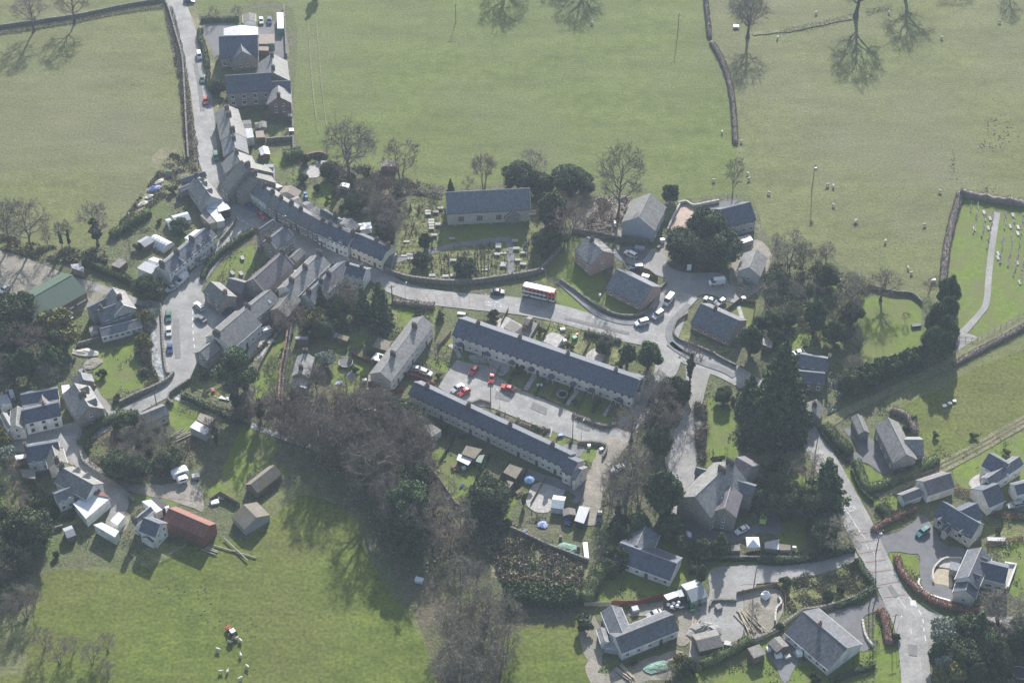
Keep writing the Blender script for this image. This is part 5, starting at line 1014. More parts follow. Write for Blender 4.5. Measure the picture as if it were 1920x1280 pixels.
flat('square felt roofed shed in the allotment', 'shed', 5, [(738, 345), (795, 298), (850, 322), (795, 365)], 2.2, 'felt', 'timber'); flat('small dark roofed store at the edge of the allotment', 'store', 5, [(470, 340), (530, 335), (560, 365), (555, 390), (480, 365)], 2.4, 'tin_grey', 'stone')
q0 = P(5, (1020, 185)).xy; q1 = P(5, (1130, 240)).xy; rt = T('polytunnel', 'white ribbed polytunnel in the garden behind the white terrace', 'polytunnel', ((q0.x + q1.x) / 2, (q0.y + q1.y) / 2, 0), math.atan2((q1 - q0).y, (q1 - q0).x))
mb = MB(); Lp = (q1 - q0).length; nn = 9
for i in range(13):
    for j in range(nn): a = math.pi * j / (nn - 1); mb.v.append((-Lp / 2 + Lp * i / 12, math.cos(a) * 2.5, math.sin(a) * 2.4 * (1 if i % 2 else .97)))
    if i: k = nn * (i - 1); mb.f += [(k + j, k + nn + j, k + nn + 1 + j, k + 1 + j) for j in range(nn - 1)]; mb.m += [0] * (nn - 1)
mb.f += [tuple(range(nn)), tuple(range(12 * nn, 13 * nn))[::-1]]; mb.m += [0, 0]; obj('cover', mb.mesh('cover', 'tin_white'), rt)
for i in range(0, 13, 2): obj('hoop', MB().tube([(-Lp / 2 + Lp * i / 12, math.cos(math.pi * j / 8) * 2.55, math.sin(math.pi * j / 8) * 2.45) for j in range(9)], .05, 5).mesh('hoop', 'metal_grey'), rt)
r = house('long corrugated green barn in the western yard', 'barn', 5, (482, 408), (60, 650), (570, 530), 3.8, 26, roof='tin_green', wall='timber', bays=5, storeys=1, far=False, winw=3.4, winh=.5, gl='glass_light', ridge='tin_green', ov=.15)
r = house('gabled stone villa with crossing slate roofs beside the stream', 'villa', 5, (825, 612), (752, 498), (918, 648), 5.0, 40, roof='slate_grey', wall='render_grey', chim=((.4, 0, 3),), gable_win=2, verge='frame_white')
addb(r, 5, (655, 645), (820, 585), (678, 735), 4.2, 38, roof='slate', wall='render_grey', chim=((.12, 0, 3),), bays=3, wname=''); addb(r, 5, (590, 625), (745, 545), (600, 680), 4.4, 38, roof='slate_dark', wall='render_grey')
addb(r, 5, (660, 770), (935, 700), (690, 820), 2.7, 24, roof='slate', wall='render_white', bays=7, storeys=1, far=False)
flat('tiny white outhouse beside the gabled villa', 'outhouse', 5, [(592, 755), (648, 745), (652, 775), (598, 792)], 2.2, 'felt', 'render_white'); flat('long low white roofed shed between the villa and the green barn', 'shed', 5, [(330, 725), (470, 675), (488, 695), (345, 755)], 2.4, 'tin_white', 'timber')
# --- centre island
r = house('great stone house with stepped gables beside the junction', 'stone house', 3, (725, 690), (850, 605), (680, 735), 6.6, 40, roof='slate', wall='stone', chim=((.0, 0, 4),), gable_win=1, verge='stone_light', bays=3)
addb(r, 3, (815, 755), (945, 655), (868, 835), 6.0, 40, roof='slate', wall='stone', chim=((.0, 0, 4), (.98, 0, 4)), gable_win=1, verge='stone_light', bays=4)
r = house('long stone hall with a dark brown slate roof behind the great stone house', 'hall', 3, (925, 850), (700, 1050), (1020, 935), 4.8, 42, roof='slate_purple', wall='stone', chim=((.02, 0, 3),), bays=4, storeys=1, verge='stone_light')
addb(r, 3, (1060, 820), (985, 890), (1100, 850), 3.0, 36, roof='slate_green', wall='stone')
r = house('square stone house on the bend with a white van beside it', 'house', 3, (378, 1068), (508, 1178), (300, 1130), 4.0, 36, roof='slate_green', wall='stone', chim=((.85, 0, 2),), chimmat='brick_old', bays=2)
r = house('small dark slate outhouse beside the triangular lawn', 'outhouse', 3, (515, 1045), (640, 1080), (490, 1130), 3.0, 36, roof='slate_purple', wall='stone')
r = house('long white fronted house with slate roof in the middle of the village', 'house', 6, (595, 435), (440, 560), (655, 505), 4.8, 36, roof='slate_grey', wall='stone', bays=3, chim=((.98, 0, 4),), skylights=((.3, -1, 2.2),))
r = house('white walled cottage joined below the long grey house', 'cottage', 6, (440, 560), (235, 735), (565, 640), 4.8, 36, roof='slate_grey', wall='render_white', bays=5, chim=((.98, 0, 4),), doors=(2,))
r = house('stone house with a pale ridge on the inside of the bend', 'house', 6, (275, 725), (215, 745), (330, 780), 4.6, 38, roof='slate', wall='stone', chim=((.9, 0, 3),)); addb(r, 6, (215, 775), (120, 850), (245, 850), 4.2, 38, roof='slate_grey', wall='stone', gable_win=1)
r = house('pale slate terrace behind the parked lane with a white rear wall', 'terrace', 6, (925, 195), (700, 415), (1000, 260), 4.8, 36, roof='slate_grey', wall='render_white', chim=((.02, 0, 4), (.45, 0, 3), (.85, 0, 3)), bays=7)
r = house('lower slate range with three chimneys backing on the pale terrace', 'terrace', 6, (1090, 245), (830, 470), (1150, 300), 3.6, 36, roof='slate', wall='render_white', chim=((.42, 0, 3), (.62, 0, 2), (.93, 0, 3)), bays=6)
r = house('white gabled house with a dark slate slope by the high street', 'house', 6, (1105, 265), (1235, 300), (1050, 330), 4.4, 36, roof='slate_dark', wall='render_white', chim=((.02, 0, 3), (.75, 0, 2)), bays=3, verge='frame_white')
r = house('brown roofed stone cottage under the bare tree', 'cottage', 6, (730, 445), (640, 560), (800, 500), 4.0, 36, roof='slate_green', wall='stone')
r = house('narrow slate cottage with a glazed lean to in the wooded garden', 'cottage', 6, (828, 855), (790, 990), (890, 880), 4.0, 34, roof='slate_grey', wall='stone', chim=((.0, 0, 2), (.8, 0, 2))); addb(r, 6, (795, 1000), (785, 1080), (850, 1010), 2.6, 25, roof='glass_light', wall='glass_light')
flat('flat white topped garage behind the brick lane', 'garage', 6, [(755, 750), (842, 750), (842, 768), (758, 766)], 2.4, 'tin_grey', 'brick_old')
for lb, pts, rf, wl_ in (('corrugated grey topped shed beside the trampoline garden', [(990, 712), (1040, 725), (1030, 758), (980, 740)], 'tin_grey', 'timber'), ('longer tin shed joined to the shed by the trampoline garden', [(1042, 728), (1120, 752), (1105, 782), (1035, 757)], 'asbestos', 'timber'),
        ('dark felt shed against the back of the small terrace', [(1310, 755), (1400, 785), (1375, 845), (1275, 820)], 'asbestos', 'timber'), ('flat cream roofed lean to against the small terrace', [(1300, 855), (1350, 870), (1325, 915), (1262, 900)], 'tin_white', 'timber')):
    flat(lb, 'shed', 6, pts, 2.3, rf, wl_)
# --- church
r = house('long stone parish church with a slate roof and gabled porch', 'church', 7, (435, 228), (1028, 198), (449, 382), 5.0, 46, roof='slate', wall='stone_light', ridge='tile_ridge', verge='stone_light', far=False)
k = addb(r, 7, (908, 368), (890, 300), (965, 412), 2.6, 42, roof='slate_dark', wall='stone', verge='stone_light')
R_ = r.location
for xx in (545, 675, 812):      # triple lancets in red brick dressings
    q = P(7, (xx, 405), 3.0); 
    kk = solve(7, (435, 228), (1028, 198), (449, 382), 5.0, 46)[0]; lx = (Vector((q.x, q.y)) - kk.c).rotate(Matrix.Rotation(-kk.ang, 2)) if 0 else None
    d = Vector((math.cos(kk.ang), math.sin(kk.ang))); x = (Vector((q.x, q.y)) - kk.c).dot(d); X, Y = kk.loc(x, -(kk.w - .3) - .03)
    w = obj('window', MB().box((0, 0, 0), (1.9, .12, 2.1)).mesh('window', 'brick_pink'), r, (X - R_.x, Y - R_.y, 1.4), kk.ang)
    for j in (-1, 0, 1): obj('pane', MB().box((j * .58, -.05, .12), (.36, .1, 1.85), top=.8).mesh('pane', 'glass'), w)
for t in (.1, .52, .93):
    X, Y = kk.loc(-kk.L / 2 + t * kk.L, -(kk.w - .3) - .25); obj('buttress', MB().box((0, 0, -.2), (.6, .6, 3.6), topy=.4).mesh('buttress', 'stone_light'), r, (X - R_.x, Y - R_.y, 0), kk.ang)
# --- council terraces
r = house('long white terrace with dark slate roof facing the parking area', 'terrace', 10, (712, 198), (1920, 610), (672, 312), 5.0, 34, roof='slate_dark', wall='pebbledash', chim=((.11, 0, 3), (.345, 0, 3), (.61, 0, 3), (.87, 0, 3)), bays=26, doors=(1, 4, 9, 12, 17, 20, 24), porches=(.05, .2, .34, .45, .56, .68, .78, .93), ridge='tile_ridge')
addb(r, 11, (640, 462), (722, 475), (610, 540), 4.8, 30, roof='slate_dark', wall='pebbledash', gable_win=1, bays=1)
r = house('long white terrace with dark slate roof beside the bare wood', 'terrace', 10, (415, 622), (1460, 1110), (345, 690), 5.0, 34, roof='slate_dark', wall='pebbledash', chim=((.085, 0, 3), (.355, 0, 3), (.62, 0, 3), (.885, 0, 3)), bays=26, doors=(2, 5, 10, 13, 18, 21, 24))
addb(r, 13, (1040, 310), (1100, 340), (1020, 400), 5.0, 34, roof='slate_dark', wall='pebbledash', bays=1); addb(r, 13, (1100, 372), (1122, 384), (1070, 442), 4.8, 30, roof='slate', wall='pebbledash', gable_win=1)
r = house('short pebbledashed terrace with two chimney stacks above the cars', 'terrace', 10, (472, 185), (185, 560), (548, 245), 5.0, 32, roof='slate_grey', wall='pebbledash', chim=((.2, 0, 3), (.7, 0, 3)), bays=9, doors=(1, 4, 7), gable_win=1)
flat('felt roofed lean to shed at the gable of the short terrace', 'shed', 10, [(110, 575), (195, 590), (185, 640), (105, 620)], 2.4, 'felt', 'timber')
flat('white walled shed with felt roof beside the wood', 'shed', 13, [(180, 120), (220, 105), (282, 150), (225, 192)], 2.5, 'felt', 'render_white')
flat('felt topped garden shed with a tin lean to behind the lower terrace', 'shed', 13, [(430, 240), (525, 262), (480, 320), (400, 290)], 2.6, 'asbestos', 'timber'); flat('white sheet roofed lean to below the felt topped shed', 'lean to', 13, [(385, 290), (470, 322), (440, 358), (372, 325)], 2.0, 'tin_white', 'timber'); flat('green edged shed with a white skylight beside the felt topped shed', 'shed', 13, [(500, 300), (540, 295), (520, 345), (485, 335)], 2.2, 'tin_green', 'plastic_green')
flat('square felt roofed shed behind the lower terrace', 'shed', 13, [(650, 400), (690, 350), (768, 378), (728, 440)], 2.6, 'asbestos', 'timber'); flat('small grey topped playhouse with pink painted walls', 'playhouse', 13, [(655, 485), (678, 448), (715, 460), (685, 500)], 2.0, 'felt', 'timber')
q0 = P(13, (935, 590)).xy; q1 = P(13, (1005, 560)).xy
shed('clear sided greenhouse with a curved top on the patio', 13, (945, 560), (1020, 570), 2.4, 2.2, roof='glass_light', wall='glass_light', cat='greenhouse', door=False)
shed('brown roofed shed beside the blue tarpaulin', 13, (1045, 610), (1050, 650), 1.7, 2.1, roof='felt'); flat('blue grey corrugated container shed on the allotment', 'container shed', 13, [(1108, 602), (1172, 612), (1135, 708), (1078, 690)], 2.6, 'tin_grey', 'metal_dark')
for lb, pts, h, rf, wl_ in (('felt roofed garden shed with orange timber walls by the main road', None, 0, 0, 0),): shed(lb, 10, (1160, 200), (1190, 210), 2.0, 2.3, roof='felt', wall='timber')
flat('flat grey roofed garage behind the roadside terrace', 'garage', 10, [(1010, 262), (1060, 215), (1135, 258), (1085, 298)], 2.4, 'felt', 'render_grey'); flat('pale flat roofed garage in the middle of the terrace gardens', 'garage', 11, [(125, 255), (168, 205), (245, 235), (205, 292)], 2.5, 'paving', 'render_grey')
flat('arched tin shelter in the garden beside the wood', 'shelter', 10, [(80, 805), (115, 782), (172, 815), (130, 838)], 2.2, 'tin_white', 'metal_grey')
# --- estate houses
kw = dict(roof='slate', wall='brick_pink', ov=.35)
r = house('tall blue grey rendered house under construction beside the large bare tree', 'house', 8, (540, 508), (608, 372), (450, 525), 5.2, 36, roof='slate_grey', wall='render_blue', gable_win=0, ridge='tile_ridge', bays=3, storeys=2)
house('pink brick two storey house with one chimney below the churchyard trees', 'house', 8, (245, 620), (340, 705), (150, 680), 5.0, 34, chim=((.3, 0, 2),), bays=2, gable_win=1, **dict(kw, roof='slate_grey'))
house('pink brick bungalow with a stepped roof behind the curved wall', 'bungalow', 8, (415, 805), (620, 905), (330, 905), 2.7, 36, bays=4, storeys=1, gable_win=1, **kw)
house('pink brick bungalow inside the corner of the estate road', 'bungalow', 8, (895, 1000), (1118, 1100), (815, 1105), 2.7, 36, chim=((.38, 0, 2),), bays=4, storeys=1, gable_win=1, **kw)
house('new blue slated house with boarded upper windows at the field edge', 'house', 8, (1010, 465), (1180, 422), (1040, 570), 4.8, 36, roof='slate_dark', wall='render_grey', bays=4, gable_win=0, skylights=())
flat('grey felt lean to below the new blue slated house', 'lean to', 8, [(1110, 625), (1175, 608), (1195, 640), (1135, 660)], 2.4, 'tin_grey', 'stone')
r = house('small rendered house with a pale slate roof and round window', 'house', 8, (1172, 795), (1215, 690), (1105, 805), 3.6, 36, roof='slate_grey', wall='render_grey', gable_win=1, storeys=1)
house('low slate cottage beside the walled drive under the giant conifer', 'cottage', 15, (305, 70), (475, 100), (300, 150), 3.6, 36, roof='slate', wall='stone', bays=3, chim=((.98, 0, 3),), ridge='tile_ridge')
house('dark slate range joined below the low cottage', 'cottage', 15, (270, 165), (450, 182), (290, 235), 3.4, 36, roof='slate_dark', wall='stone', bays=3)
house('tiny gabled stone lodge with one chimney at the track end', 'lodge', 15, (375, 400), (400, 330), (325, 410), 3.0, 40, roof='slate_green', wall='stone', chim=((.5, 0, 2),), gable_win=1, storeys=1)
flat('pale blue roofed summer house under the garden trees', 'summer house', 9, [(100, 875), (162, 880), (142, 952), (85, 930)], 2.4, 'tin_grey', 'timber')
# --- east side
house('long narrow slate garage behind the roadside hedge', 'garage', 15, (675, 510), (632, 412), (640, 530), 2.8, 36, roof='slate_green', wall='stone', ov=.2)
r = house('large stone barn house with a grey slate roof above the old railway', 'barn conversion', 15, (915, 645), (808, 432), (838, 695), 4.4, 38, roof='slate_grey', wall='stone', bays=4, storeys=1, gable_win=1)
addb(r, 15, (1010, 560), (905, 560), (1045, 650), 3.8, 36, roof='slate_grey', wall='stone', gable_win=1, storeys=1)
r = house('stone manor house with crossing slate roofs and tall red chimney pots', 'manor house', 14, (570, 385), (750, 215), (665, 470), 6.8, 38, roof='slate_grey', wall='stone', bays=4, chim=((.72, 0, 6), (.94, 0, 6)), storeys=2, gable_win=0)
addb(r, 14, (712, 440), (745, 330), (770, 478), 6.6, 38, roof='slate_purple', wall='stone', gable_win=1, chim=(), skylights=((.5, 1, 1.8),)); addb(r, 14, (670, 272), (575, 245), (660, 300), 6.2, 38, roof='slate', wall='stone'); addb(r, 14, (765, 305), (860, 335), (770, 360), 6.4, 38, roof='slate', wall='stone')
addb(r, 14, (770, 195), (850, 240), (760, 300), 5.0, 36, roof='slate_purple', wall='stone')
flat('slate roofed bay along the side of the manor house', 'veranda', 14, [(525, 435), (545, 372), (570, 385), (565, 440)], 3.0, 'slate_dark', 'stone')
r = house('white bungalow with a dark slate roof on the lower lawn', 'bungalow', 14, (210, 605), (485, 705), (178, 690), 2.9, 30, roof='slate_dark', wall='render_white', bays=6, storeys=1, doors=(3,)); addb(r, 14, (335, 520), (290, 620), (395, 590), 2.9, 30, roof='slate', wall='render_white')
r = house('new white house with blue slate roofs and unfinished porch', 'house', 14, (190, 1060), (465, 950), (205, 1145), 3.2, 34, roof='slate', wall='render_white', bays=5, storeys=1, doors=(3,), ridge='tile_ridge'); addb(r, 14, (170, 905), (225, 1040), (122, 945), 3.2, 34, roof='slate', wall='render_white'); addb(r, 14, (118, 1010), (140, 1080), (100, 1030), 2.6, 30, roof='slate_grey', wall='render_white')
shed('orange timber lodge with a dark felt roof beside the gravel heap', 14, (575, 1075), (690, 1048), 2.8, 2.2, roof='felt', wall='timber', cat='log cabin')
flat('white roofed field shelter against the red fence', 'shelter', 14, [(420, 858), (475, 840), (492, 862), (440, 882)], 2.6, 'tin_white', 'timber'); flat('grey roofed annex beside the white roofed field shelter', 'shelter', 14, [(478, 840), (505, 830), (522, 862), (495, 868)], 2.4, 'tin_grey', 'timber')
shed('curved grey tin shed against the end of the red fence', 14, (530, 835), (610, 808), 3.2, 2.4, roof='tin_grey', wall='metal_grey')
flat('small felt roofed shed beside the white marquee', 'shed', 14, [(745, 618), (785, 616), (790, 645), (742, 645)], 2.2, 'felt', 'timber'); flat('low patched tin shelter beside the white marquee', 'shelter', 14, [(905, 605), (975, 590), (975, 640), (905, 632)], 2.0, 'tin_grey', 'timber_grey'); flat('brown tin roofed shelter along the manor garden wall', 'shelter', 14, [(975, 612), (1030, 618), (1030, 642), (978, 642)], 2.0, 'asbestos', 'timber_grey')
r = house('white bungalow with a big grey slate roof at the lower road', 'bungalow', 16, (330, 712), (648, 978), (198, 868), 2.9, 30, roof='slate', wall='render_white', bays=6, storeys=1, chim=((.38, .0, 2),), chimmat='brick', gable_win=1, doors=(2,), chs=.8)
shed('dark barrel roofed shed behind the big white bungalow', 16, (120, 900), (185, 970), 2.0, 2.2, roof='felt', wall='timber'); boxy('small octagonal summer house on the lower lawn', 'summer house', 14, (862, 1160), (3.4, 3.4, 2.6), .4, 'timber', top=.8, lid='felt')
r = house('modern villa with front dormers and a white gable above the asphalt forecourt', 'villa', 15, (1120, 912), (1335, 1040), (1022, 968), 4.2, 44, roof='slate_dark', wall='stone_light', bays=4, storeys=2, gable_win=1, dormers=((.2, -1, 4.2, 1.7), (.75, -1, 4.2, 1.7)), chim=()) 
addb(r, 15, (1225, 965), (1320, 920), (1345, 1010), 4.2, 42, roof='slate_dark', wall='stone_light'); addb(r, 15, (1130, 1075), (1180, 1020), (1105, 1085), 3.0, 40, roof='slate_dark', wall='stone_light')
r = house('low white outbuilding with a brown slate roof above the hedge', 'outbuilding', 15, (1010, 800), (1165, 750), (1045, 880), 3.2, 40, roof='slate_purple', wall='render_white', gable_win=1, storeys=1); addb(r, 15, (885, 878), (990, 838), (905, 920), 2.4, 36, roof='slate_purple', wall='render_white')
r = house('white modern house with several blue slate gables at the eastern edge', 'house', 15, (1375, 780), (1560, 655), (1440, 800), 4.6, 40, roof='slate', wall='render_white', bays=3, gable_win=1, skylights=((.5, -1, 2),))
addb(r, 15, (1385, 635), (1500, 700), (1332, 705), 4.6, 40, roof='slate_dark', wall='render_white', gable_win=1, bays=2); addb(r, 15, (1345, 850), (1440, 810), (1420, 935), 3.6, 38, roof='slate_dark', wall='render_white', gable_win=0); addb(r, 15, (1530, 820), (1650, 790), (1540, 880), 3.6, 38, roof='slate_dark', wall='render_white')
r = house('new white house with a dark slate cross roof inside a curved patio wall', 'house', 16, (1520, 465), (1615, 250), (1425, 470), 4.8, 40, roof='slate', wall='render_white', chim=(), dormers=((.2, 1, 2.6, 1.4), (.75, 1, 2.6, 1.4)), skylights=())
addb(r, 16, (1590, 345), (1810, 400), (1600, 470), 4.0, 38, roof='slate_dark', wall='render_white', bays=3, storeys=1, winw=1.6); addb(r, 16, (1525, 480), (1500, 560), (1430, 500), 3.6, 36, roof='slate_dark', wall='render_white', gable_win=1, storeys=1)
flat('low flat roofed wing on the curved patio', 'garden room', 16, [(1392, 352), (1462, 370), (1450, 425), (1385, 410)], 2.6, 'slate_dark', 'stone')
# --- south west corner
r = house('white house with black quoins and slate roof on the village street', 'white house', 12, (130, 350), (350, 300), (152, 432), 4.8, 36, roof='slate_dark', wall='render_white', bays=3, chim=((.6, 0, 2),), winfr='frame_dark', verge=None)
addb(r, 12, (260, 300), (248, 235), (300, 320), 4.2, 38, roof='slate_green', wall='render_white'); addb(r, 12, (120, 255), (345, 215), (130, 320), 4.2, 34, roof='slate_dark', wall='render_white')
house('grey slated house beside the black quoined white house', 'house', 12, (95, 440), (105, 320), (150, 465), 4.2, 38, roof='slate_green', wall='render_white', gable_win=1)
house('low white cottage with a pale roof at the edge of the street', 'cottage', 12, (60, 440), (15, 360), (88, 465), 4.0, 38, roof='slate_grey', wall='render_white', gable_win=1); flat('pale flat roofed block behind the white cottage', 'annex', 12, [(-10, 265), (40, 248), (68, 300), (0, 330)], 3.4, 'tin_grey', 'render_white'); flat('small white shed in the corner behind the village houses', 'shed', 12, [(50, 225), (75, 222), (85, 250), (58, 258)], 2.6, 'tin_white', 'render_white')
house('slate house with two dark dormers and tall chimney stacks by the bridge', 'house', 12, (535, 325), (445, 185), (455, 395), 4.4, 38, roof='slate_grey', wall='stone', chim=((.45, 0, 5),), dormers=((.2, 1, 2.8, 1.7), (.72, 1, 2.8, 1.7)), gable_win=1)
addb(r, 12, (485, 120), (500, 165), (420, 130), 3.4, 34, roof='slate', wall='stone')
flat('white flat roofed lean to behind the dormered house by the bridge', 'lean to', 12, [(368, 200), (415, 195), (420, 215), (375, 250)], 3.0, 'tin_white', 'render_white')
house('grey stone barn with a plain slate roof beside the bridge', 'barn', 12, (850, 375), (990, 318), (872, 432), 3.4, 32, roof='slate_grey', wall='render_grey', bays=2, storeys=1, far=False)
flat('small shed with a rusty brown corrugated roof beside the stream', 'shed', 12, [(1200, 365), (1290, 395), (1255, 445), (1180, 405)], 2.6, 'felt_brown', 'timber'); flat('white tin roofed shed beside the rusty roofed shed', 'shed', 12, [(1175, 412), (1265, 460), (1232, 495), (1138, 450)], 3.0, 'tin_white', 'render_grey')
house('slate cottage with a white rear wall facing the village street', 'cottage', 12, (150, 570), (350, 535), (175, 665), 4.2, 36, roof='slate_dark', wall='render_white', chim=((.02, 0, 3),), bays=3)
r = house('gabled cottage with red barge boards on the lane corner', 'cottage', 12, (340, 650), (312, 560), (290, 700), 4.4, 38, roof='slate_green', wall='render_white', verge='brick', chim=((.0, 0, 2),), gable_win=1)
house('slate house with two dark dormers facing the descending lane', 'house', 12, (560, 795), (370, 690), (335, 785), 4.4, 38, roof='slate_grey', wall='render_white', chim=((1.0, 0, 3),), dormers=((.4, 1, 2.8, 1.5), (.72, 1, 2.8, 1.5)), verge='brick', gable_win=1)
house('white fronted slate house on the bank behind the lane', 'house', 12, (325, 850), (420, 810), (345, 910), 4.2, 36, roof='slate', wall='render_white', bays=2)
bq = flat('rust and white corrugated roofed barn on the descending lane', 'barn', 12, [(438, 908), (540, 850), (662, 876), (515, 1000)], 3.6, 'tin_white', 'render_white'); flat('', '', 12, [(500, 862), (575, 805), (662, 872), (545, 850)], 3.9, 'tin_rust', 'render_white', root=bq); flat('large white sheet roof in the farmyard', 'shelter', 12, [(560, 1035), (610, 1020), (715, 1072), (690, 1110)], 3.4, 'tin_white', 'render_white'); flat('white flat roofed store beside the lane below the rusty barn', 'store', 12, [(660, 1010), (712, 958), (750, 985), (705, 1040)], 3.0, 'tin_white', 'render_white')
shed('small grey shed among the farm gardens', 12, (385, 1075), (440, 1055), 2.0, 2.2, roof='tin_grey'); flat('flat white topped garage with a red door behind the street cottages', 'garage', 12, [(88, 620), (158, 610), (158, 632), (95, 648)], 3.0, 'tin_white', 'brick'); flat('grey flat topped shed behind the street cottages', 'shed', 12, [(120, 705), (210, 700), (212, 760), (135, 750)], 2.4, 'felt', 'timber')
r = house('white farmhouse with a steep slate gable and dark bay roof', 'farmhouse', 12, (800, 1010), (905, 925), (760, 1050), 5.0, 42, roof='slate', wall='render_white', chim=((.05, 0, 3),), gable_win=1); addb(r, 12, (860, 990), (960, 1030), (850, 1080), 4.8, 42, roof='slate_dark', wall='render_white', gable_win=2); addb(r, 12, (910, 1080), (880, 1110), (850, 1110), 2.8, 30, roof='slate_dark', wall='render_white')
flat('white sheet roofed lean to with a black glass end behind the farmhouse', 'lean to', 12, [(850, 895), (905, 882), (975, 945), (940, 962)], 3.0, 'tin_white', 'render_white'); flat('black framed empty cage roof beside the white lean to', 'pen', 12, [(905, 882), (940, 868), (1010, 915), (978, 942)], 2.2, 'metal_dark', 'timber')
house('red rusty corrugated iron barn beside the farmhouse', 'barn', 12, (1010, 935), (1255, 1040), (975, 1010), 3.8, 36, roof='tin_rust', wall='tin_rust', ridge='tin_rust', ov=.15)
shed('tiny white hut with a blue sheet beside the rusty barn', 12, (990, 935), (1015, 928), 1.5, 2.0, roof='tin_white', wall='render_white', cat='hut')
house('weathered grey shed with a sagging asbestos roof in the paddock', 'barn', 17, (660, 625), (735, 700), (590, 695), 2.5, 26, roof='asbestos', wall='tin_grey', ridge=None, ov=.15)
house('moss covered curved roof barn in the paddock', 'barn', 17, (700, 510), (840, 400), (740, 560), 2.4, 38, roof='asbestos', wall='timber', ridge=None, ov=.15)
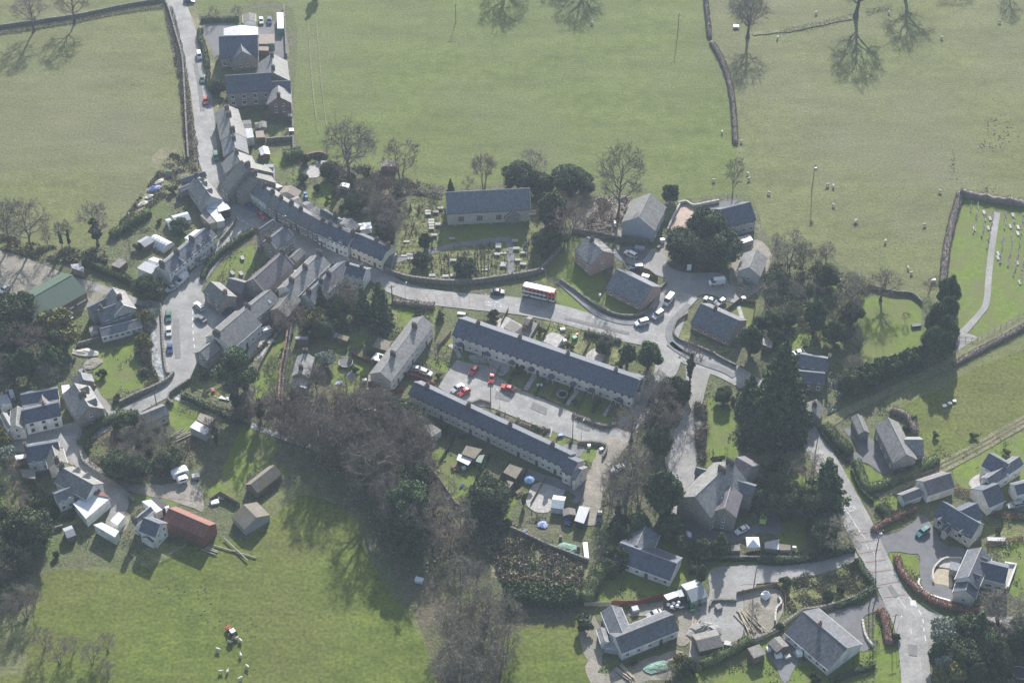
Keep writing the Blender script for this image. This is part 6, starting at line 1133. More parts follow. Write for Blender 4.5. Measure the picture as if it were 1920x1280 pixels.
# ================================================================== VEGETATION
# single trees: (frame, base point, kind, height, label, options)
for t in [
    (4, (357, 548), 'oak', 27, 'great bare oak with crooked limbs behind the high street gardens', dict(r=10.5)),
    (8, (425, 515), 'ash', 30, 'tall domed bare tree beside the blue grey rendered house', dict(r=8.5)),
    (8, (1075, 392), 'alder', 17, 'narrow bare tree at the field corner above the new slated house', dict(r=3.6)),
    (4, (680, 500), 'red', 18, 'reddish bare tree leaning over the ruined brick hut', {}),
    (4, (1235, 548), 'multi', 15, 'many stemmed bare tree behind the church roof', {}),
    (4, (530, 600), 'alder', 10, 'thin bare tree between the ruined hut and the high street', {}), (4, (1130, 560), 'small', 6, 'small bare sapling behind the church wall', {}),
    (19, (412, 205), 'oak', 18, 'bare oak leaning from the field hedge end', dict(r=8)), (0, (1604, 32), 'oak', 25, 'massive bare oak with long shadow at the end of the broken hedge', dict(r=11)),
    (0, (1698, -6), 'oak', 20, 'bare oak beyond the upper end of the broken hedge', {}), (0, (962, -50), 'oak', 22, 'bare oak whose shadow falls on the top of the green field', dict(r=11)), (0, (1100, -52), 'oak', 22, 'second bare oak shading the top of the green field', dict(r=11)), (0, (1050, -70), 'ash', 18, 'slim bare tree between the two shading oaks', {}),
    (0, (596, -12), 'column', 12, 'dark evergreen above the field edge behind the hall', {}), (0, (1890, -20), 'ash', 14, 'bare tree at the far corner of the sheep field', {}),
    (1, (190, 178), 'ash', 16, 'bare hedgerow tree first along the north west wall', dict(r=7.5)), (1, (422, 132), 'ash', 17, 'bare hedgerow tree second along the north west wall', dict(r=7.5)),
    (1, (1205, 110), 'small', 6, 'small bare tree in the grass beyond the hall yard', {}), (1, (1335, 105), 'small', 6, 'small bare tree beside the pale roofed shed', {}),
    (5, (215, 245), 'ash', 20, 'round headed bare tree behind the western yard', dict(r=8)), (5, (72, 215), 'ash', 19, 'bare tree at the edge of the western field', dict(r=7)), (5, (-30, 230), 'ash', 18, 'bare tree partly out of view on the western field edge', {}),
    (5, (655, 215), 'ivy', 17, 'bare tree with an ivy wrapped trunk beside the field corner', dict(r=6.5)), (5, (418, 242), 'ivy', 12, 'thin ivy clad sapling stem beside the field', dict(r=2)), (5, (472, 245), 'ivy', 13, 'second thin ivy clad stem beside the field', dict(r=2)), (5, (325, 235), 'alder', 9, 'thin bare sapling between the western trees', dict(r=2)),
    (0, (1403, -30), 'oak', 14, 'crooked bare oak above the crossing of the field hedges', {}),
    # middle of village
    (6, (390, 1190), 'pine', 19, 'tall dark pine beside the bend above the stream', dict(r=6.6)), (6, (445, 1200), 'ivy', 14, 'leaning bare tree beside the tall dark pine', {}), (6, (735, 745), 'red', 13, 'broad bare tree with brown twigs behind the brown roofed cottage', dict(r=6)),
    (6, (1330, 655), 'spruce', 17, 'tallest of the spruces by the high street bend', dict(r=4.6)), (6, (1215, 640), 'spruce', 14, 'broad spruce next to the tallest spruce', {}), (6, (940, 600), 'spruce', 12, 'slim spruce behind the lower slate range', dict(r=2.6)), (6, (1050, 640), 'yew', 8, 'dark rounded evergreen under the bare trees of the middle gardens', dict(r=4)), (6, (1080, 560), 'alder', 12, 'bare tree standing over the middle gardens', dict(r=6)), (6, (1140, 600), 'grey', 10, 'pale bare tree beside the broad spruce', {}),
    (6, (900, 700), 'gold', 7, 'olive evergreen over the yard of stored junk', {}), (6, (960, 740), 'yew', 6, 'dark low evergreen beside the tin sheds', dict(r=4)), (6, (955, 940), 'pale', 4.6, 'silvery domed shrub beside the trampoline', {}), (6, (905, 1140), 'ash', 12, 'bare tree over the narrow slate cottage', {}), (6, (820, 1200), 'alder', 12, 'bare tree below the glazed lean to', {}), (6, (1100, 1120), 'alder', 9, 'thin bare tree below the trampoline lawn', {}),
    (6, (520, 930), 'small', 4, 'low bare orchard tree in the yard of the long house', {}), (6, (1340, 730), 'shrub', 3, 'green shrub beside the dark felt shed', {}),
    (3, (145, 700), 'dome', 5, 'dark clipped evergreen in the walled garden', dict(r=4)), (5, (1000, 560), 'yew', 8, 'rounded dark evergreen at the low end of the white terrace', dict(r=5)),
    (5, (420, 850), 'gold', 10, 'spreading olive brown evergreen below the gabled villa', dict(r=7.5)), (5, (185, 740), 'pine', 13, 'dark evergreen rising beside the green barn', dict(r=4.5)), (5, (1010, 700), 'pale', 3.5, 'grey green shrub at the head of the stream', {}),
    (5, (200, 1100), 'big', 13, 'dark conifer above the picnic garden', dict(r=5)), (5, (370, 1080), 'big', 13, 'dark conifer at the picnic garden gate', dict(r=5)), (5, (100, 1130), 'big', 12, 'dark conifer in the corner behind the white house', dict(r=5)),
    # churchyard
    (7, (265, 745), 'dome', 5.2, 'low round yew in the corner of the churchyard near the end house', dict(r=3.8)), (7, (575, 800), 'dome', 6.4, 'broadest round yew inside the churchyard wall', dict(r=4.6)), (7, (290, 620), 'dome', 6.2, 'upright narrow yew beside the chest tombs', dict(r=2.6)), (7, (470, 215), 'fir', 5, 'tiny dark fir at the corner of the church roof', {}),
    (7, (950, 190), 'yew', 9, 'dark round holly behind the church gable', dict(r=6)), (7, (1100, 240), 'yew', 8, 'dark evergreen second east of the church', {}), (7, (1290, 210), 'yew', 8.5, 'dark evergreen at the edge of the green field', dict(r=6.5)), (7, (1390, 220), 'yew', 7, 'lower dark evergreen nearest the large bare tree', dict(r=5)), (7, (1190, 470), 'big', 15, 'tallest dark evergreen beside the churchyard grass', dict(r=6.5)), (7, (1120, 640), 'yew', 7, 'low dark evergreen on the churchyard edge', dict(r=4)), (7, (1200, 600), 'yew', 8, 'dark evergreen over the churchyard wall', dict(r=5)),
    (7, (1290, 560), 'red', 14, 'brown bare tree above the pink brick house', dict(r=7)), (7, (1050, 130), 'grey', 11, 'pale bare tree in the evergreens behind the church', dict(r=6)), (7, (1230, 420), 'red', 12, 'brown bare tree among the church evergreens', {}), (7, (1340, 480), 'grey', 11, 'bare tree on the building plot edge', {}),
    (4, (620, 900), 'ivy', 13, 'ivy hung tree shading the churchyard edge', dict(r=5)), (4, (640, 800), 'ivy', 12, 'second ivy hung tree at the churchyard edge', dict(r=5)), (4, (580, 870), 'yew', 7, 'dark evergreen beside the end of the high street row', dict(r=3.5)), (4, (900, 610), 'small', 5, 'pale bare bush at the churchyard corner', dict(r=4.5)),
    # estate
    (8, (780, 740), 'yew', 10, 'western yew of the great clump by the courtyard', dict(r=6.6)), (8, (925, 650), 'yew', 12, 'tallest yew at the back of the great clump', dict(r=7)), (8, (1010, 760), 'yew', 11, 'eastern yew of the great clump by the courtyard', dict(r=6.8)), (8, (900, 780), 'yew', 8, 'front yew of the great clump by the courtyard', dict(r=6)), (8, (720, 430), 'dome', 8, 'round dark holly above the pink yard', dict(r=4)), (8, (715, 500), 'alder', 6, 'bare bush below the round dark holly', {}),
    (8, (1310, 1170), 'dome', 8, 'round evergreen beyond the corner bungalow garden', dict(r=4.5)), (8, (1175, 1290), 'big', 12, 'dark conifer behind the corner bungalow', dict(r=5)),
    (11, (625, 400), 'column', 10, 'slim conifer of the pair at the terrace end', dict(r=3.6)), (11, (750, 420), 'big', 11, 'broad conifer of the pair at the terrace end', dict(r=5.2)), (11, (480, 330), 'dome', 5, 'dark bush in the roadside garden', dict(r=3)), (11, (510, 290), 'small', 7, 'thin bare tree in the roadside garden', {}),
    (11, (440, 650), 'column', 6, 'leaning narrow conifer in a terrace front garden', dict(r=1.8)), (7, (780, 1130), 'shrub', 3.4, 'dark shrub by the roadside garages', {}), (7, (395, 1140), 'fir', 5, 'small fir by the terrace gate', {}),
    (11, (1000, 500), 'ivy', 17, 'ivy covered tree at the fork of the drives', dict(r=4)), (11, (930, 610), 'yew', 8, 'dark holly under the ivy covered tree', dict(r=4)), (11, (1200, 620), 'yew', 5, 'arching evergreen at the lawn corner', dict(r=3)), (11, (650, 850), 'oak', 12, 'twisted bare tree at the end of the parking area', dict(r=6)),
    (11, (830, 700), 'ivy', 15, 'ivy clad tree standing between the two lanes', {}), (11, (800, 820), 'ivy', 14, 'ivy clad tree further down between the two lanes', {}), (11, (850, 900), 'ivy', 15, 'ivy clad tree above the great evergreen', {}), (11, (880, 780), 'red', 12, 'brown bare tree between the two lanes', {}), (11, (780, 620), 'grey', 12, 'pale bare tree at the lane head', {}), (11, (870, 620), 'yew', 9, 'dark evergreen at the head of the tree belt', dict(r=4)), (11, (820, 930), 'yew', 9, 'dark evergreen at the foot of the tree belt', dict(r=4)),
    (14, (410, 490), 'big', 20, 'great rounded evergreen beside the manor drive', dict(r=7.2)), (14, (300, 560), 'big', 8, 'dark shrubby evergreen behind the white bungalow', dict(r=4.5)), (14, (450, 570), 'yew', 7, 'dark evergreen below the great rounded evergreen', dict(r=4)), (14, (600, 800), 'column', 8, 'narrow golden tipped conifer by the drive gate', dict(r=2)), (14, (690, 665), 'fir', 9, 'pointed fir beside the drive hedge', dict(r=3)), (14, (600, 660), 'yew', 5, 'low dark evergreen beside the pointed fir', dict(r=3.4)), (14, (520, 640), 'yew', 4.5, 'low dark evergreen at the end of the drive', dict(r=3)),
    (14, (240, 400), 'oak', 15, 'broad bare tree over the parked white car', dict(r=8)), (14, (170, 420), 'grey', 12, 'bare tree beside the dirt lane', {}), (14, (280, 300), 'ash', 14, 'bare tree beside the end of the parking area', {}), (14, (300, 430), 'red', 12, 'brown bare tree against the great rounded evergreen', {}), (14, (200, 500), 'ivy', 12, 'ivy clad bare tree on the lane bend', {}),
    (15, (165, 480), 'giant', 34, 'giant spruce towering over the road bend', dict(r=10.5)), (15, (60, 560), 'giant', 14, 'lesser conifer in front of the giant spruce', dict(r=6)), (15, (240, 550), 'giant', 14, 'lesser conifer nearest the stone lodge', dict(r=5.5)), (15, (10, 380), 'spruce', 14, 'dark conifer beside the lane under the giant spruce', dict(r=4.5)),
    (15, (440, 900), 'spruce', 17, 'ragged spruce beside the road on the manor lawn', dict(r=6)), (15, (380, 1000), 'yew', 10, 'dark evergreen below the ragged spruce', dict(r=5)), (15, (350, 800), 'red', 10, 'brown bare tree beside the ragged spruce', dict(r=5.5)), (15, (505, 1165), 'grey', 9, 'round bare tree at the junction of road and gravel drive', dict(r=6)), (15, (320, 960), 'yew', 8, 'dark shrubby evergreen along the manor lawn', dict(r=4)), (15, (440, 1150), 'yew', 7, 'dark evergreen behind the round bare tree', dict(r=4.5)),
    # tall clipped leyland group and garden trees east
    (9, (1130, 740), 'big', 15, 'tall leyland at the back of the cypress block', dict(r=5)), (9, (1120, 850), 'big', 15, 'tall leyland second in the cypress block', dict(r=5)), (9, (1070, 900), 'big', 15, 'tall leyland third in the cypress block', dict(r=5)), (9, (1120, 960), 'big', 15, 'tall leyland fourth in the cypress block', dict(r=5)), (9, (1050, 1010), 'big', 14, 'tall leyland at the front of the cypress block', dict(r=5)), (9, (1110, 1040), 'big', 14, 'tall leyland nearest the track in the cypress block', dict(r=4.6)),
    (9, (765, 680), 'oak', 11, 'bare tree spreading its shadow on the oval lawn', dict(r=6)), (9, (905, 800), 'small', 4, 'tiny bare tree in the middle of the oval lawn', dict(r=1.5)), (9, (380, 860), 'big', 14, 'dark conifer casting shade on the small lawn', dict(r=4.8)), (9, (455, 600), 'yew', 8, 'dark holly behind the garden steps', dict(r=3.6)), (9, (355, 670), 'column', 6, 'narrow columnar yew beside the garden steps', dict(r=1.5)), (9, (575, 820), 'ivy', 13, 'dark ivy clad tree in the garden belt', dict(r=4)), (9, (600, 800), 'yew', 8, 'dark evergreen in the garden belt', dict(r=3.6)), (9, (500, 920), 'yew', 8, 'dark evergreen above the low slate cottage', dict(r=4)),
    (9, (240, 490), 'grey', 14, 'tall bare tree behind the small rendered house', dict(r=6.5)), (9, (450, 480), 'alder', 10, 'thin bare tree on the field edge of the gardens', {}), (9, (320, 500), 'ash', 11, 'bare tree on the field edge by the small rendered house', {}), (9, (630, 700), 'grey', 11, 'pale bare tree in the garden belt', {}), (9, (400, 500), 'red', 9, 'brown bare tree on the field edge', {}), (9, (590, 640), 'grey', 9, 'bare tree above the dark belt of gardens', {}), (9, (160, 600), 'yew', 5, 'dark bush beside the small rendered house path', dict(r=4)), (9, (110, 700), 'grey', 10, 'bare tree beside the junk filled yard', {}), (9, (470, 830), 'grey', 6, 'pale bush beside the small lawn', {}), (9, (640, 960), 'red', 7, 'purple brown bare tree at the foot of the oval lawn', {}), (9, (620, 900), 'grey', 6, 'pale bare tree beside the oval lawn', {}), (9, (670, 1100), 'red', 7, 'brown bare tree above the leyland hedge', {}), (9, (590, 1090), 'grey', 7, 'bare tree beside the rockery', {}), (9, (1040, 640), 'red', 6, 'brown bare bush beside the field gate', {}),
    # south east corner
    (16, (1290, 1090), 'column', 11, 'pointed conifer at the lower road edge', dict(r=3.2)), (16, (1560, 950), 'spruce', 14, 'spruce at the corner of the side road', dict(r=4.2)), (16, (1720, 900), 'ash', 16, 'broad bare tree over the side road', dict(r=8)), (16, (1370, 1130), 'pale', 7, 'pale green conifer near the lower road', dict(r=4)), (16, (1480, 1130), 'yew', 9, 'dark evergreen in the corner plantation', {}), (16, (1660, 1080), 'yew', 10, 'tall dark evergreen in the corner plantation', {}), (16, (1820, 1030), 'spruce', 12, 'spruce at the edge of the corner plantation', {}), (16, (1380, 1230), 'gold', 7, 'brownish evergreen at the lower road edge', {}), (16, (1560, 1230), 'big', 9, 'round evergreen at the bottom of the corner plantation', {}), (16, (1720, 1180), 'big', 10, 'evergreen beside the corner trampoline', dict(r=4)), (16, (1900, 960), 'yew', 9, 'dark evergreen where the side road leaves', {}),
    (16, (505, 625), 'dome', 3, 'round dark bush on the rough bank', dict(r=2)), (16, (195, 540), 'shrub', 3, 'dark bush by the fenced gravel yard', {}), (14, (855, 950), 'small', 4, 'low bare bush beside the timber pile', dict(r=2.4)), (16, (160, 860), 'shrub', 2.4, 'shrub behind the big white bungalow', {}),
    (14, (490, 1215), 'gold', 4.5, 'golden brown bush behind the orange timber lodge', dict(r=3)), (14, (540, 1230), 'yew', 5, 'dark bush beside the golden brown bush', dict(r=3)), (14, (40, 1010), 'shrub', 4, 'shrub at the boundary of the new white house', {}), (14, (430, 1270), 'grey', 7, 'bare tree at the foot of the new white house plot', {}),
    (13, (560, 640), 'yew', 11, 'large olive dark evergreen in the allotment', dict(r=7)), (13, (775, 600), 'column', 5, 'thin upright conifer by the picnic table', dict(r=1)),
    (0, (606, 862), 'ash', 19, 'tall bare tree on the meadow edge of the wood behind the moss roofed barn', dict(r=6)), (0, (585, 850), 'ash', 17, 'slender bare tree first on the meadow edge of the wood', dict(r=4.5)), (0, (638, 872), 'ash', 18, 'bare tree in the middle of the meadow edge of the wood', dict(r=6)), (0, (700, 930), 'oak', 21, 'great forked oak casting a long shadow on the meadow', dict(r=9)), (0, (770, 990), 'pine', 17, 'tall dark evergreen on the low side of the wood', dict(r=6)), (0, (740, 975), 'ash', 18, 'tall bare tree beside the dark evergreen on the low side of the wood', dict(r=6)), (0, (785, 1025), 'ivy', 17, 'ivy clad tree lowest on the meadow side of the wood', dict(r=5)), (0, (445, 775), 'ivy', 16, 'ivy clad tree shading the stream paddock', dict(r=5)), (0, (490, 795), 'ivy', 15, 'second ivy clad tree shading the stream paddock', dict(r=4.5)),
    (12, (45, 640), 'pale', 4.5, 'pale blossoming shrub behind the street cottages', {}), (12, (20, 560), 'gold', 6, 'olive tree at the edge of the street', {}), (12, (90, 720), 'red', 6, 'bare shrub behind the pale blossoming shrub', {}), (12, (1030, 680), 'yew', 6, 'dark holly on the wooded mound', dict(r=4)), (12, (810, 440), 'big', 6, 'dark ivy mound at the corner of the wooded bank', dict(r=3.5)), (12, (720, 450), 'shrub', 3, 'dark shrub on the wooded bank', dict(r=2.4)), (12, (710, 720), 'yew', 7, 'dark evergreen at the foot of the wooded mound', dict(r=5)), (12, (830, 750), 'yew', 7, 'second dark evergreen at the foot of the wooded mound', dict(r=4.5)),
    (12, (1300, 560), 'ivy', 13, 'ivy clad tree over the white tin shed', {}), (5, (960, 740), 'gold', 5, 'olive bush on the stream bank', dict(r=3)), (5, (970, 900), 'gold', 5, 'second olive bush on the stream bank', dict(r=3)), (5, (1000, 800), 'small', 5, 'bare bush on the stream bank', {}), (5, (990, 980), 'small', 5, 'brown bush lower on the stream bank', {}),
    (2, (560, 520 - 30), 'shrub', 2, 'small shrub beside the chapel path', {}), (2, (430, 700), 'yew', 5, 'dark evergreen in the chapel forecourt', dict(r=3.4)), (2, (970, 910), 'red', 5, 'brown bush beside the boundary wall huts', {}), (2, (810, 900), 'red', 4, 'reddish bush below the chapel', {}),
    (4, (210, 470), 'yew', 6, 'dark evergreen beside the field edge patio', dict(r=3.6)), (4, (50, 380), 'dome', 4, 'dark bush at the end of the clipped hedge', {}), (4, (250, 590), 'fir', 6, 'narrow fir in the back garden', {}), (4, (30, 500), 'dome', 4, 'dark bush beside the back garden fence', {}), (4, (370, 690), 'yew', 6, 'dark evergreen mound behind the high street row', dict(r=4)), (4, (430, 600), 'grey', 8, 'pale bare tree among the back gardens', {})]:
    tree(t[0], t[1], t[2], t[3], t[4], 'shrub' if t[2] in ('shrub', 'pale') else 'tree', **t[5])
def woodk(pts, n, kinds, h, label, group, dmin=3.6, fr=0, rs=1.0):
    poly = [tuple(P(fr, p).xy) for p in pts]
    for q in scatter(poly, n, dmin):
        k = random.choice(kinds); hh = random.uniform(*h); sz = ('low', 'middling', 'tall')[min(2, int(3 * (hh - h[0]) / (h[1] - h[0])))]; wd = dict(grey='pale twigged ', ash='brown twigged ', red='reddish twigged ', alder='narrow ', ivy='ivy clad ', yew='dark rounded ', big='dark conical ', spruce='pointed ', small='bushy ', pale='pale green ', dome='clipped ', pine='dark spreading ', column='slim ').get(k, ''); tree_at(q, k, hh, (sz + ' ' + wd + label).replace('pale grey ', '').replace('bare brown', 'bare').replace('purple brown ', '').replace('mixed ', '').replace('ivy dark ', '').replace('clad dark', 'clad')[:110], 'tree', group=group, r=PR[k] * hh / PH[k] * rs)
woodk([(575, 790), (670, 770), (740, 795), (790, 850), (800, 920), (700, 900), (610, 860), (560, 800)], 34, ['grey', 'ash', 'red', 'alder', 'oak'], (11, 17), 'bare tree in the dense wood behind the lower terrace', 'bare trees of the central wood')
woodk([(720, 900), (820, 930), (880, 960), (890, 1010), (840, 1040), (740, 1030)], 14, ['red', 'grey', 'ash'], (9, 13), 'bare brown tree in the wood below the allotments', 'bare trees below the allotments')
woodk([(850, 1100), (920, 1080), (950, 1150), (960, 1220), (930, 1290), (840, 1300), (830, 1180)], 17, ['grey', 'grey', 'ash'], (11, 16), 'pale grey bare tree in the belt running to the bottom edge', 'pale bare trees of the southern belt', 3.6)
woodk([(700, 800), (760, 800), (790, 870), (770, 940), (720, 900)], 5, ['yew', 'pine', 'ivy'], (9, 13), 'ivy dark evergreen among the bare trees of the central wood', 'evergreens of the central wood', 6)
woodk([(760, 950), (800, 960), (800, 1040), (750, 1040)], 3, ['ivy', 'yew'], (10, 12), 'dark evergreen on the low side of the wood', 'evergreens on the low side of the wood', 5)
woodk([(0, 610), (60, 600), (110, 650), (110, 760), (60, 770), (0, 740)], 11, ['grey', 'yew', 'red', 'grey', 'ash'], (8, 13), 'tree in the tangled grove below the green barn', 'trees of the grove below the green barn')
woodk([(-30, 900), (30, 930), (60, 1000), (50, 1100), (-10, 1180), (-60, 1100)], 16, ['grey', 'red', 'alder', 'yew'], (8, 13), 'bare tree on the western edge below the cottages', 'trees of the western edge', 3.8)
woodk([(-10, 1060), (45, 1080), (100, 1180), (130, 1260), (60, 1250), (-20, 1230)], 8, ['yew', 'big', 'grey', 'red'], (7, 11), 'dark tree in the south western corner copse', 'trees of the south western copse', 4)
woodk([(120, 1200), (200, 1200), (220, 1290), (110, 1300)], 4, ['red', 'grey'], (6, 8), 'purple brown bare tree at the bottom of the low field', 'bare trees at the bottom of the low field', 4)
woodk([(225, 830), (290, 800), (330, 840), (310, 880), (230, 890)], 8, ['grey', 'alder', 'grey'], (6, 9), 'grey bare tree on the wooded mound inside the lane', 'bare trees of the wooded mound', 3.4)
woodk([(640, 370), (720, 350), (760, 360), (740, 420), (700, 430), (650, 410)], 8, ['red', 'grey', 'small', 'alder'], (5, 8.5), 'bare tree in the scrub between oak and churchyard', 'bare trees of the churchyard scrub', 3.6)
woodk([(700, 410), (740, 400), (745, 470), (715, 470)], 5, ['ivy', 'alder'], (10, 13), 'bare tree along the west edge of the churchyard', 'trees along the west churchyard edge', 3.8)
woodk([(1150, 400), (1160, 440), (1110, 430), (1070, 420), (1060, 390)], 7, ['red', 'small'], (5, 9), 'bare tree beside the building plot', 'bare trees beside the building plot', 3.6)
woodk([(1440, 460), (1560, 480), (1620, 540), (1610, 620), (1560, 600), (1470, 560), (1440, 520)], 7, ['grey', 'grey', 'red', 'alder'], (6, 9), 'bare tree in the garden belt along the sheep field', 'bare trees of the garden belt', 4)
woodk([(1440, 590), (1500, 560), (1500, 620), (1440, 680), (1400, 640)], 4, ['dome', 'grey'], (4, 7), 'mixed tree in the gardens above the low cottage', 'trees above the low cottage', 4)
woodk([(1600, 640), (1640, 640), (1640, 700), (1600, 740), (1570, 720)], 3, ['grey', 'small', 'yew'], (5, 8), 'small tree in the belt beside the oval lawn', 'trees beside the oval lawn', 3.8)
woodk([(500, 760), (560, 760), (600, 830), (560, 850), (510, 820)], 12, ['ivy', 'red', 'grey', 'alder'], (8, 13), 'tree along the wooded stream bank below the bend', 'trees of the wooded stream bank', 3.6)
woodk([(440, 760), (500, 770), (490, 810), (440, 800)], 7, ['small', 'red', 'ivy'], (5, 9), 'bare tree beside the stream under the pine', 'bare trees beside the stream', 3.6)
woodk([(1430, 940), (1460, 900), (1480, 960), (1440, 1000)], 3, ['yew', 'red'], (6, 9), 'dark tree between the manor and its lawn', 'trees between manor and lawn', 4)
woodk([(1160, 990), (1190, 1000), (1170, 1060), (1130, 1090)], 6, ['yew', 'shrub', 'yew'], (3.5, 6), 'evergreen bush along the allotment boundary', 'evergreens along the allotment boundary', 3)
woodk([(1760, 1190), (1800, 1190), (1900, 1200), (1920, 1260), (1790, 1290)], 9, ['yew', 'dome', 'pale', 'spruce', 'column'], (5, 9), 'evergreen in the plantation at the road corner', 'evergreens of the corner plantation', 3.6)
# scrub and undergrowth (nobody could count it)
scrub('undergrowth', 'brambles and dead bracken covering the abandoned allotment', 13, [(440, 650), (700, 760), (1000, 880), (1140, 960), (1120, 1120), (900, 1130), (680, 1120), (560, 900), (430, 760)], 9000, 'bramble', 1.1, .45, .45)
scrub('undergrowth', 'green weeds scattered through the abandoned allotment', 13, [(440, 650), (700, 760), (1000, 880), (1140, 960), (1120, 1120), (900, 1130), (680, 1120), (560, 900), (430, 760)], 4000, 'bush', .9, .4, .2, .45)
scrub('undergrowth', 'tangled scrub on the wooded mound inside the lane', 12, [(480, 560), (560, 480), (700, 400), (850, 400), (1000, 500), (1180, 520), (1230, 560), (1160, 690), (1000, 740), (880, 770), (680, 760), (540, 680)], 5500, 'bramble', .8, .36, .7)
scrub('undergrowth', 'brown undergrowth beneath the central bare wood', 0, [(540, 745), (690, 735), (800, 840), (860, 930), (1000, 1000), (960, 1090), (830, 1080), (720, 1040), (620, 900), (540, 830)], 11000, 'bramble', 1.2, .45, .6)
scrub('undergrowth', 'scrub and dead stems between the oak and the churchyard', 4, [(260, 400), (520, 400), (740, 470), (960, 560), (720, 620), (560, 740), (400, 640), (230, 560)], 8000, 'bramble', 1.1, .42, .6)
scrub('undergrowth', 'rough weeds on the strip along the field wall', 1, [(930, 60), (985, 130), (1035, 420), (1060, 700), (1105, 930), (1040, 860), (1000, 460), (950, 200)], 4000, 'bramble', .8, .35, .5)
scrub('undergrowth', 'weedy bank along the edge of the western field', 1, [(960, 860), (1080, 900), (1110, 960), (900, 1130), (700, 1280), (640, 1290), (820, 1060)], 6000, 'scrub', .7, .4, .5)
scrub('undergrowth', 'undergrowth under the western yard trees', 5, [(0, 150), (250, 200), (480, 240), (700, 240), (720, 330), (500, 340), (200, 300), (0, 240)], 7000, 'scrub', 1.4, .45, .5)
scrub('undergrowth', 'green and brown growth in the eastern garden belt', 9, [(130, 480), (350, 440), (560, 520), (720, 600), (640, 760), (560, 880), (470, 900), (330, 960), (250, 940), (100, 800)], 9000, 'scrub', 1.5, .45, .4)
scrub('undergrowth', 'rough grass and brambles on the bank above the lower road', 16, [(180, 500), (480, 390), (690, 370), (820, 510), (700, 610), (430, 690), (230, 730)], 6000, 'scrub', .6, .35, .5)
scrub('undergrowth', 'dark growth along the stream bank', 5, [(890, 700), (980, 700), (1010, 1000), (1080, 1140), (960, 1160), (900, 980)], 5000, 'scrub', 1.2, .4, .5)
scrub('undergrowth', 'dark growth in the tree belt between the two lanes', 11, [(770, 560), (900, 500), (1010, 520), (960, 700), (880, 880), (800, 930), (720, 860), (740, 660)], 7000, 'ivy', 1.4, .45, .3)
scrub('undergrowth', 'thin hedge growth along the manor drive', 11, [(1030, 640), (1100, 580), (1110, 700), (1100, 980), (1050, 1010), (1030, 800)], 4000, 'bramble', 1.8, .4, .7)
scrub('undergrowth', 'undergrowth below the corner plantation', 16, [(1230, 1000), (1380, 900), (1560, 900), (1900, 880), (1920, 1229), (1260, 1229)], 6000, 'scrub', 1.0, .4, .4)
scrub('undergrowth', 'garden plants behind the low cottages of the lane', 12, [(60, 980), (190, 800), (330, 860), (420, 930), (460, 1000), (330, 1060), (190, 1080)], 5000, 'bush', 1.2, .4, .3)
scrub('undergrowth', 'undergrowth below the leaning trees by the stream', 6, [(0, 1130), (240, 1220), (420, 1240), (640, 1100), (720, 1200), (760, 1290), (300, 1290)], 6000, 'bramble', 1.1, .42, .6)
scrub('undergrowth', 'shaggy garden growth behind the middle cottages', 6, [(850, 600), (1000, 560), (1180, 560), (1300, 640), (1160, 720), (980, 720), (870, 820)], 6000, 'scrub', 1.4, .4, .5)
scrub('undergrowth', 'bushes behind the manor garden wall', 14, [(500, 600), (640, 640), (800, 655), (1126, 665), (1126, 690), (900, 700), (640, 700), (560, 690)], 5000, 'bush', 1.3, .4, .3)
scrub('undergrowth', 'bracken on the building plot by the large bare tree', 8, [(160, 590), (240, 420), (400, 390), (500, 400), (470, 470), (445, 620)], 4000, 'bramble', .7, .4, .6)
scrub('undergrowth', 'garden plants in the beds east of the low cottage', 15, [(470, 180), (530, 190), (560, 260), (520, 400), (460, 420)], 2500, 'bush_pale', 1.0, .35, .2)
scrub('undergrowth', 'plants and dead growth in the manor side garden', 15, [(0, 700), (220, 640), (260, 720), (180, 900), (120, 1060), (20, 1000)], 5000, 'scrub', .9, .4, .4)
# tufty grass, real blades on the roughest places
scrub('grass', 'tufty grass among the churchyard graves', 7, [(60, 760), (125, 480), (190, 280), (430, 240), (440, 460), (380, 660), (960, 590), (1000, 430), (1090, 420), (1090, 780), (880, 820), (540, 855), (230, 820)], 9000, 'dry_grass', .35, .3, .5, .5, 'grass')
# low garden growth between the houses, and single garden shrubs
def free(q, polys):
    for pl, bb in polys:
        if bb[0] < q[0] < bb[2] and bb[1] < q[1] < bb[3] and inside(q, pl): return False
    return True
def bbx(pl): xs = [p[0] for p in pl]; ys = [p[1] for p in pl]; return (min(xs), min(ys), max(xs), max(ys))
BL = [(p, bbx(p)) for p in HARD + FOOT]
def garden(pts, n, m, hm, label, size=.32, name='garden_growth'):
    poly = [tuple(P(0, p).xy) for p in pts]; bb = bbx(poly); out = []; k = 0
    while len(out) < n and k < n * 8:
        k += 1; q = (random.uniform(bb[0], bb[2]), random.uniform(bb[1], bb[3])); d = mnoise.noise(Vector((q[0] * .16, q[1] * .16, 8))) + .5 * mnoise.noise(Vector((q[0] * .6, q[1] * .6, 3)))
        if d > .08 + random.random() * .5 and inside(q, poly) and free(q, BL): out.append((q[0], q[1], random.random() * hm * min(1, d * 2.2) + .04))
    if not out: return
    V, Fq = quads(np.array(out), size); obj(name, npmesh(name, V, Fq, m), kind='stuff', label=label, category='growth')
WEST = [(0, 640), (150, 560), (240, 430), (345, 300), (400, 330), (560, 400), (740, 500), (830, 600), (740, 760), (540, 760), (380, 830), (300, 1040), (30, 1080), (-20, 900)]; MID = [(600, 290), (760, 360), (740, 470), (640, 440), (520, 380), (500, 300)]
EAST = [(740, 560), (1000, 600), (1230, 660), (1180, 900), (1120, 1040), (980, 1020), (860, 930), (800, 800), (640, 740)]; SE_ = [(1100, 1120), (1340, 700), (1420, 600), (1600, 560), (1640, 760), (1900, 830), (1930, 1290), (1100, 1290)]
